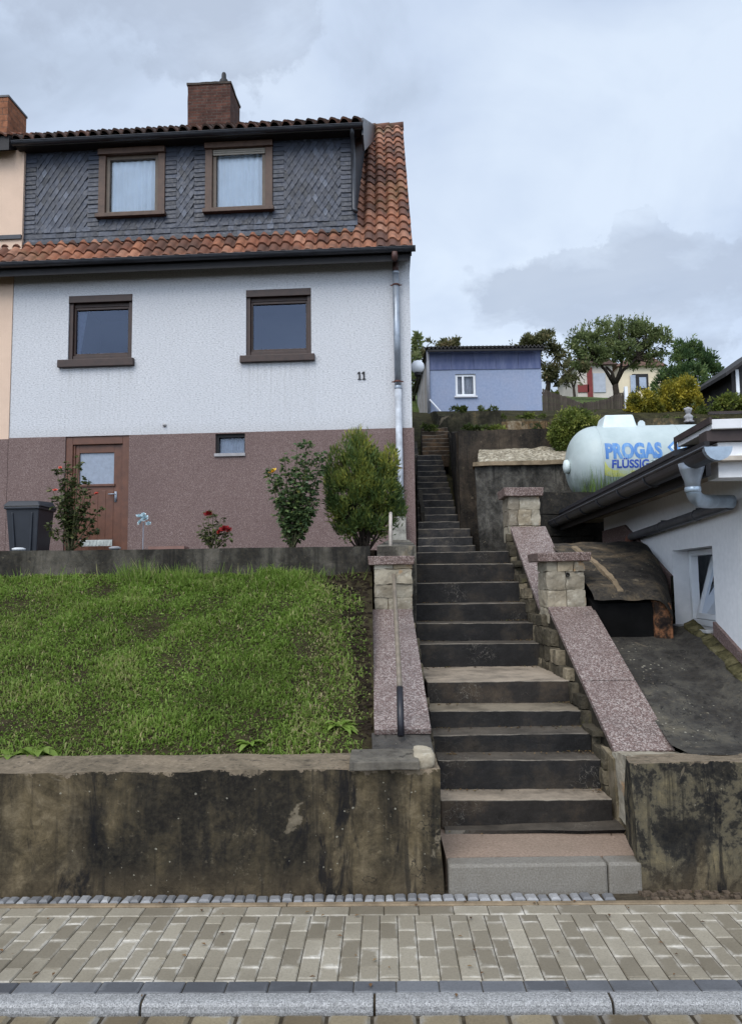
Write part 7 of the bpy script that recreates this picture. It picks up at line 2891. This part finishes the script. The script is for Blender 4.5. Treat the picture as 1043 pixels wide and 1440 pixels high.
def rose(label, base_px, d, stem_px, leaf_n, leafL, blooms, spread, bmat, seed, mat=G_ROSE, cl=None, zbase=None):
    rr = random.Random(seed)
    b0 = P(base_px[0], base_px[1], d)
    if zbase:
        b0.z = zbase
    t = thing('rose_bush', label, 'rose bush', tuple(b0), 0, None)
    segs, C, D = [], [], []
    for (px, py) in stem_px:
        tip = P(px, py, d + rr.uniform(-.15, .15))
        p0 = b0 + Vector((rr.uniform(-.03, .03), rr.uniform(-.03, .03), -.06))
        bow = Vector(((tip.x - p0.x) * .18, rr.uniform(-.04, .04), .06))
        mid_ = p0.lerp(tip, .5) + bow * (1 if rr.random() < .7 else -.5)
        pts = [p0 * (1 - s) ** 2 + mid_ * 2 * s * (1 - s) + tip * s * s for s in [i / 7 for i in range(8)]]
        segs.append((pts, [.0075 - .005 * i / 7 for i in range(8)]))
        for k_ in range(leaf_n):
            s = rr.uniform(.22, 1.02) ** .8
            q = pts[min(7, int(s * 7))].lerp(pts[min(7, int(s * 7) + 1)], s * 7 % 1)
            ax = Vector((rr.gauss(0, 1), rr.gauss(0, .8), rr.gauss(.05, .5))).normalized()
            st_ = rr.uniform(.02, spread)
            for m_ in range(rr.choice((3, 5))):
                side = ax.cross(Vector((0, 0, 1))).normalized() * (1 if m_ % 2 else -1)
                C.append(q + ax * st_ * (.4 + .3 * (m_ // 2)))
                D.append(ax * .6 + side * (.8 if m_ else 0) + Vector((0, 0, rr.uniform(-.6, .15))))
    limb_mesh('stem', segs, twig, t)
    C, D = np.array([tuple(c) for c in C]), np.array([tuple(c) for c in D])
    V, F = leaf_arrays(C, D, leafL * nrng.uniform(.7, 1.25, len(C)), leafL * .62 * nrng.uniform(.8, 1.2, len(C)), .1, np.tile([0, 0, 1.0], (len(C), 1)) + nrng.normal(size=C.shape) * .5)
    rv = np.clip(.45 + nrng.normal(size=len(C)) * .22 + (.25 if cl else 0), 0, 1)
    np_mesh('foliage', V, F, rv, mat, t)
    for i, (px, py, rp_) in enumerate(blooms):
        m = MB()
        rose_bloom(m, P(px, py, d - .08), rp_ * d / FPX, seed * 7 + i)
        m.build('flower', bmat, t, world=True)
    return t


def petal(name, c0, c1):
    k = N(name, .6, .2)
    k.col(k.ramp(k.attr(), [(0, c0), (1, c1)]))
    return k.m


rose('tall yellow flowered rose bush left of the juniper', (410, 768), 8.0,
     [(378, 655), (390, 668), (400, 640), (418, 625), (432, 618), (440, 640), (450, 660), (425, 650), (395, 700), (445, 690), (410, 690), (430, 700), (405, 735), (425, 735), (385, 690), (452, 640), (412, 660), (438, 720), (415, 650), (428, 670), (400, 680), (442, 705)], 46, .05,
     [(384, 664, 6.5)], .075, petal('yellow_petal', (.55, .30, .02), (.75, .48, .06)), 3)
rose('rose bush with pale red flowers before the brown house door', (98, 768), 7.8,
     [(80, 660), (96, 650), (100, 670), (112, 640), (118, 690), (128, 700), (88, 690), (75, 690), (105, 700), (125, 675), (140, 715), (70, 740), (92, 720), (112, 725), (135, 745), (95, 675), (90, 655), (110, 660), (83, 700)], 24, .046,
     [(78, 690, 3.6), (136, 695, 4.2), (85, 658, 2.5)], .06, petal('salmon_petal', (.50, .07, .05), (.65, .16, .11)), 5, m_leaf('pale_rose_leaf', [(0, (.02, .032, .012)), (.5, (.07, .09, .03)), (1, (.16, .16, .06))], .35))
rose('small dark red rose beside the terrace wall under the cellar window', (300, 770), 7.7,
     [(285, 735), (292, 722), (300, 718), (312, 728), (318, 742), (280, 748), (305, 735), (325, 755), (308, 745), (290, 745)], 13, .040,
     [(293, 724, 6.5), (316, 745, 7), (322, 746, 5), (309, 748, 4)], .06, petal('dark_red_petal', (.10, .003, .004), (.26, .010, .012)), 9, m_leaf('light_rose_leaf', [(0, (.03, .045, .016)), (.5, (.09, .11, .035)), (1, (.17, .17, .06))], .35))

# garden ornament: pale glass flower on a stick
gd = P(201, 772, 7.7)
t = thing('garden_ornament', 'pale blue glass flower ornament on a thin stick before the plinth', 'ornament', tuple(gd))
m = MB()
m.tube([gd - Vector((0, 0, .1)), P(202, 735, 7.7)], .004, 6)
m.build('stick', MT['zinc'], t, world=True)
m = MB()
for (px, py, r_) in ((196, 727, 5), (204, 730, 6), (198, 735, 5), (209, 737, 4), (202, 724, 3.5)):
    rose_bloom(m, P(px, py, 7.68), r_ * 7.7 / FPX, px)
m.build('glass_flower', simple('pale_glass_petals', (.36, .48, .52), .35, 30, .2, .6), t, world=True)
# saucer lights and flat red stone on the terrace edge
for i, (px, py, w_, lab, mat) in enumerate(((27, 767, 9, 'white round saucer on the terrace edge before the bin', simple('white_saucer', (.5, .51, .52), .15)), (162, 768.5, 8, 'grey round saucer on the terrace edge before the door', simple('grey_saucer', (.22, .22, .23), .2)))):
    c = P(px, py, 7.10)
    m = MB()
    m.lathe((c.x, c.y, zt2 + .0), [(w_ * .5 * 7.1 / FPX, 0), (w_ * 7.1 / FPX, .012), (w_ * 7.1 / FPX, .026), (w_ * .6 * 7.1 / FPX, .034)], 20)
    tag(m.build('saucer', mat, smooth=True), lab, 'saucer')
a, b = P(212, 769, 7.14), P(262, 769, 7.14)
m = MB()
m.roughbox(a.x, b.x, 7.06, 7.26, zt2 + .001, zt2 + .028, res=.05, amp=.004)
tag(m.build('flat_stone', simple('reddish_flat_stone', (.19, .105, .085), .2)), 'flat reddish stone lying on the terrace edge', 'stone')

# ---- lawn grass
Ng = 100000
X = nrng.uniform(-4.6, la.x - .0, Ng * 2)
Y = 4.50 + (D_TER - 4.52) * nrng.random(Ng * 2)
keep = []
for i in range(Ng * 2):
    x, y = X[i], Y[i]
    g = noise.noise(Vector((x * 5, y * 5, 0))) * .6 + noise.noise(Vector((x * 1.6, y * 1.6, 7))) * .7
    edge = la.x - x
    bare = 0.0
    if edge < .34:
        bare = .9 * (1 - edge / .34) + .25 * max(0, (y - 5.6))
    if y > 6.7 and edge < .6:
        bare += .8
    if nrng.random() < .90 + .26 * g - bare:
        keep.append(i)
keep = keep[:Ng]
X, Y = X[keep], Y[keep]
n = len(X)
Zl = np.array([lawn_z(x, y) for x, y in zip(X, Y)])
cl_ = np.array([noise.noise(Vector((x * 3.2, y * 3.2, 3))) for x, y in zip(X, Y)])
cl2 = np.array([noise.noise(Vector((x * .9, y * .9, 13))) for x, y in zip(X, Y)])
H = (.020 + .040 * nrng.random(n) ** 1.6) * (1 + .8 * np.clip(cl_, -.6, 1))
far = (Y > 6.55) & (X > -2.2) & (X < -.5)
H = np.where(far & (nrng.random(n) < .5), H * 1.5, H)
tx = -.82
tuft = np.abs(X - tx) < .2
H = np.where(tuft & (Y > 6.6), H * 2.0, H)
az = nrng.uniform(0, 2 * np.pi, n)
lean = nrng.uniform(.3, 1.45, n)
W = nrng.uniform(.0028, .0062, n)
dirx, diry = np.cos(az), np.sin(az)
sx, sy = -diry, dirx
b = np.stack([X, Y, Zl - .01], 1)
mid_ = b + np.stack([dirx * H * lean * .35, diry * H * lean * .35, H * .62], 1)
tip = b + np.stack([dirx * H * lean * 1.0, diry * H * lean * 1.0, H * (1.05 - .52 * lean)], 1)
S = np.stack([sx, sy, np.zeros(n)], 1) * W[:, None]
V = np.stack([b - S, b + S, mid_ + S * .8, mid_ - S * .8, tip + S * .12, tip - S * .12], 1).reshape(-1, 3)
i6 = np.arange(n)[:, None] * 6
F = np.concatenate([i6 + np.array([0, 1, 2, 3]), i6 + np.array([3, 2, 4, 5])], 0)
r = np.clip(.55 + .30 * cl_ + .30 * cl2 + nrng.normal(size=n) * .16, 0, .9)
dry = nrng.random(n) < (.05 + .10 * np.clip(-cl_, 0, 1) + .22 * ((la.x - X) < .5))
r = np.where(dry, nrng.uniform(.88, 1, n), r)
# small broad leaves (clover, plantain) between the blades
nb_ = 16000
bx, by = nrng.uniform(-4.6, la.x - .05, nb_), 4.52 + (D_TER - 4.6) * nrng.random(nb_)
gk = np.array([noise.noise(Vector((x * 2.4, y * 2.4, 31))) for x, y in zip(bx, by)])
sel = gk + nrng.normal(size=nb_) * .15 > .05
bx, by, gk = bx[sel], by[sel], gk[sel]
bz = np.array([lawn_z(x, y) for x, y in zip(bx, by)]) + nrng.uniform(.01, .05, len(bx))
Dv = nrng.normal(size=(len(bx), 3)) * np.array([1, 1, .25])
Vb, Fb = leaf_arrays(np.stack([bx, by, bz], 1), Dv, nrng.uniform(.012, .030, len(bx)), nrng.uniform(.008, .016, len(bx)), .1, np.tile([0, 0, 1.0], (len(bx), 1)) + nrng.normal(size=(len(bx), 3)) * .3)
tag(np_mesh('lawn_clover', Vb, Fb, np.clip(.5 + gk * .3 + nrng.normal(size=len(bx)) * .15, 0, .85), G_GRASS), 'small broad leaves of clover scattered in the lawn', 'ground cover', kind='stuff')
tag(np_mesh('lawn_grass', V, F, np.concatenate([r, r]), G_GRASS), 'uneven grass covering the sloping lawn', 'grass', kind='stuff')


def weed(label, px, py, d, n, L, seed, rnd=(.5, .8)):
    rr = random.Random(seed)
    c = P(px, py, d)
    c.z = lawn_z(c.x, d)
    m = MB()
    for i in range(n):
        w = rr.uniform(0, 2 * math.pi)
        l_ = L * rr.uniform(.6, 1.2)
        el = rr.uniform(.25, .9)
        dr = Vector((math.cos(w), math.sin(w), 0))
        sd = Vector((-math.sin(w), math.cos(w), 0))
        pts = []
        for s in range(6):
            f = s / 5
            p = c + dr * l_ * f * math.cos(el) * 1.0 + Vector((0, 0, l_ * (f * math.sin(el) - .55 * f * f)))
            wd = l_ * .17 * math.sin(math.pi * min(1, f * .92 + .08)) + .002
            pts += [p - sd * wd + Vector((0, 0, wd * .3)), p, p + sd * wd + Vector((0, 0, wd * .3))]
        fs = []
        for s in range(5):
            for k_ in range(2):
                fs.append((s * 3 + k_, s * 3 + k_ + 1, s * 3 + k_ + 4, s * 3 + k_ + 3))
        m.add(pts, fs, rr.uniform(*rnd))
    tag(m.build('broadleaf_weed', G_GRASS, smooth=True), label, 'weed')


weed('large pale broadleaf weed at the lawn edge, lower left corner', 50, 1055, 4.6, 16, .20, 4, (.6, .85))
weed('broadleaf weed at the left picture edge of the lawn', 14, 1060, 4.58, 12, .17, 6, (.55, .8))
weed('leafy weed in the lower right corner of the lawn beside the granite slab', 478, 1020, 4.8, 16, .15, 8, (.6, .88))
weed('small weed growing at the lawn edge left of the coping slab', 350, 1045, 4.65, 12, .11, 10, (.55, .8))
# tufts hanging over the terrace wall foot and soil edge
C, D, Ls = [], [], []
for i in range(900):
    px = rng.choice([rng.gauss(195, 18), rng.gauss(400, 40), rng.uniform(0, 460), rng.gauss(255, 14)])
    p = P(px, 805, D_TER - .06 - rng.random() * .15)
    p.z = lawn_z(p.x, p.y) - .01
    C.append(p)
    D.append((rng.gauss(0, .4), rng.gauss(-.15, .3), 1))
    Ls.append(rng.uniform(.05, .17) * (1.5 if abs(px - 195) < 25 else 1))
V, F = leaf_arrays(np.array(C), np.array(D), np.array(Ls), .007, .03)
tag(np_mesh('edge_grass', V, F, nrng.uniform(.25, .95, len(C)), G_GRASS), 'taller grass tufts along the foot of the terrace wall', 'grass', kind='stuff')
# a few fallen leaves and crumbs on the pavement
m = MB()
for i in range(46):
    x, y = rng.uniform(-2, 2), rng.uniform(d_kerb0 - .0, d_cob1)
    s = rng.uniform(.006, .017)
    w = rng.uniform(0, 6.28)
    c, s_ = math.cos(w) * s, math.sin(w) * s
    z = .008 if y > d_kerb0 + .02 else -.03
    m.add([(x - c, y - s_, z), (x + s_ * .5, y - c * .5, z + .004), (x + c, y + s_, z + .001), (x - s_ * .5, y + c * .5, z + .005)], [(0, 1, 2, 3)], rng.random())
kl = N('fallen_leaf', .8, .2)
kl.col(kl.ramp(kl.attr(), [(0, (.05, .03, .018)), (.6, (.12, .065, .03)), (1, (.18, .12, .06))]))
tag(m.build('fallen_leaves', kl.m), 'small fallen leaves and crumbs scattered on the pavement', 'leaves', kind='stuff')
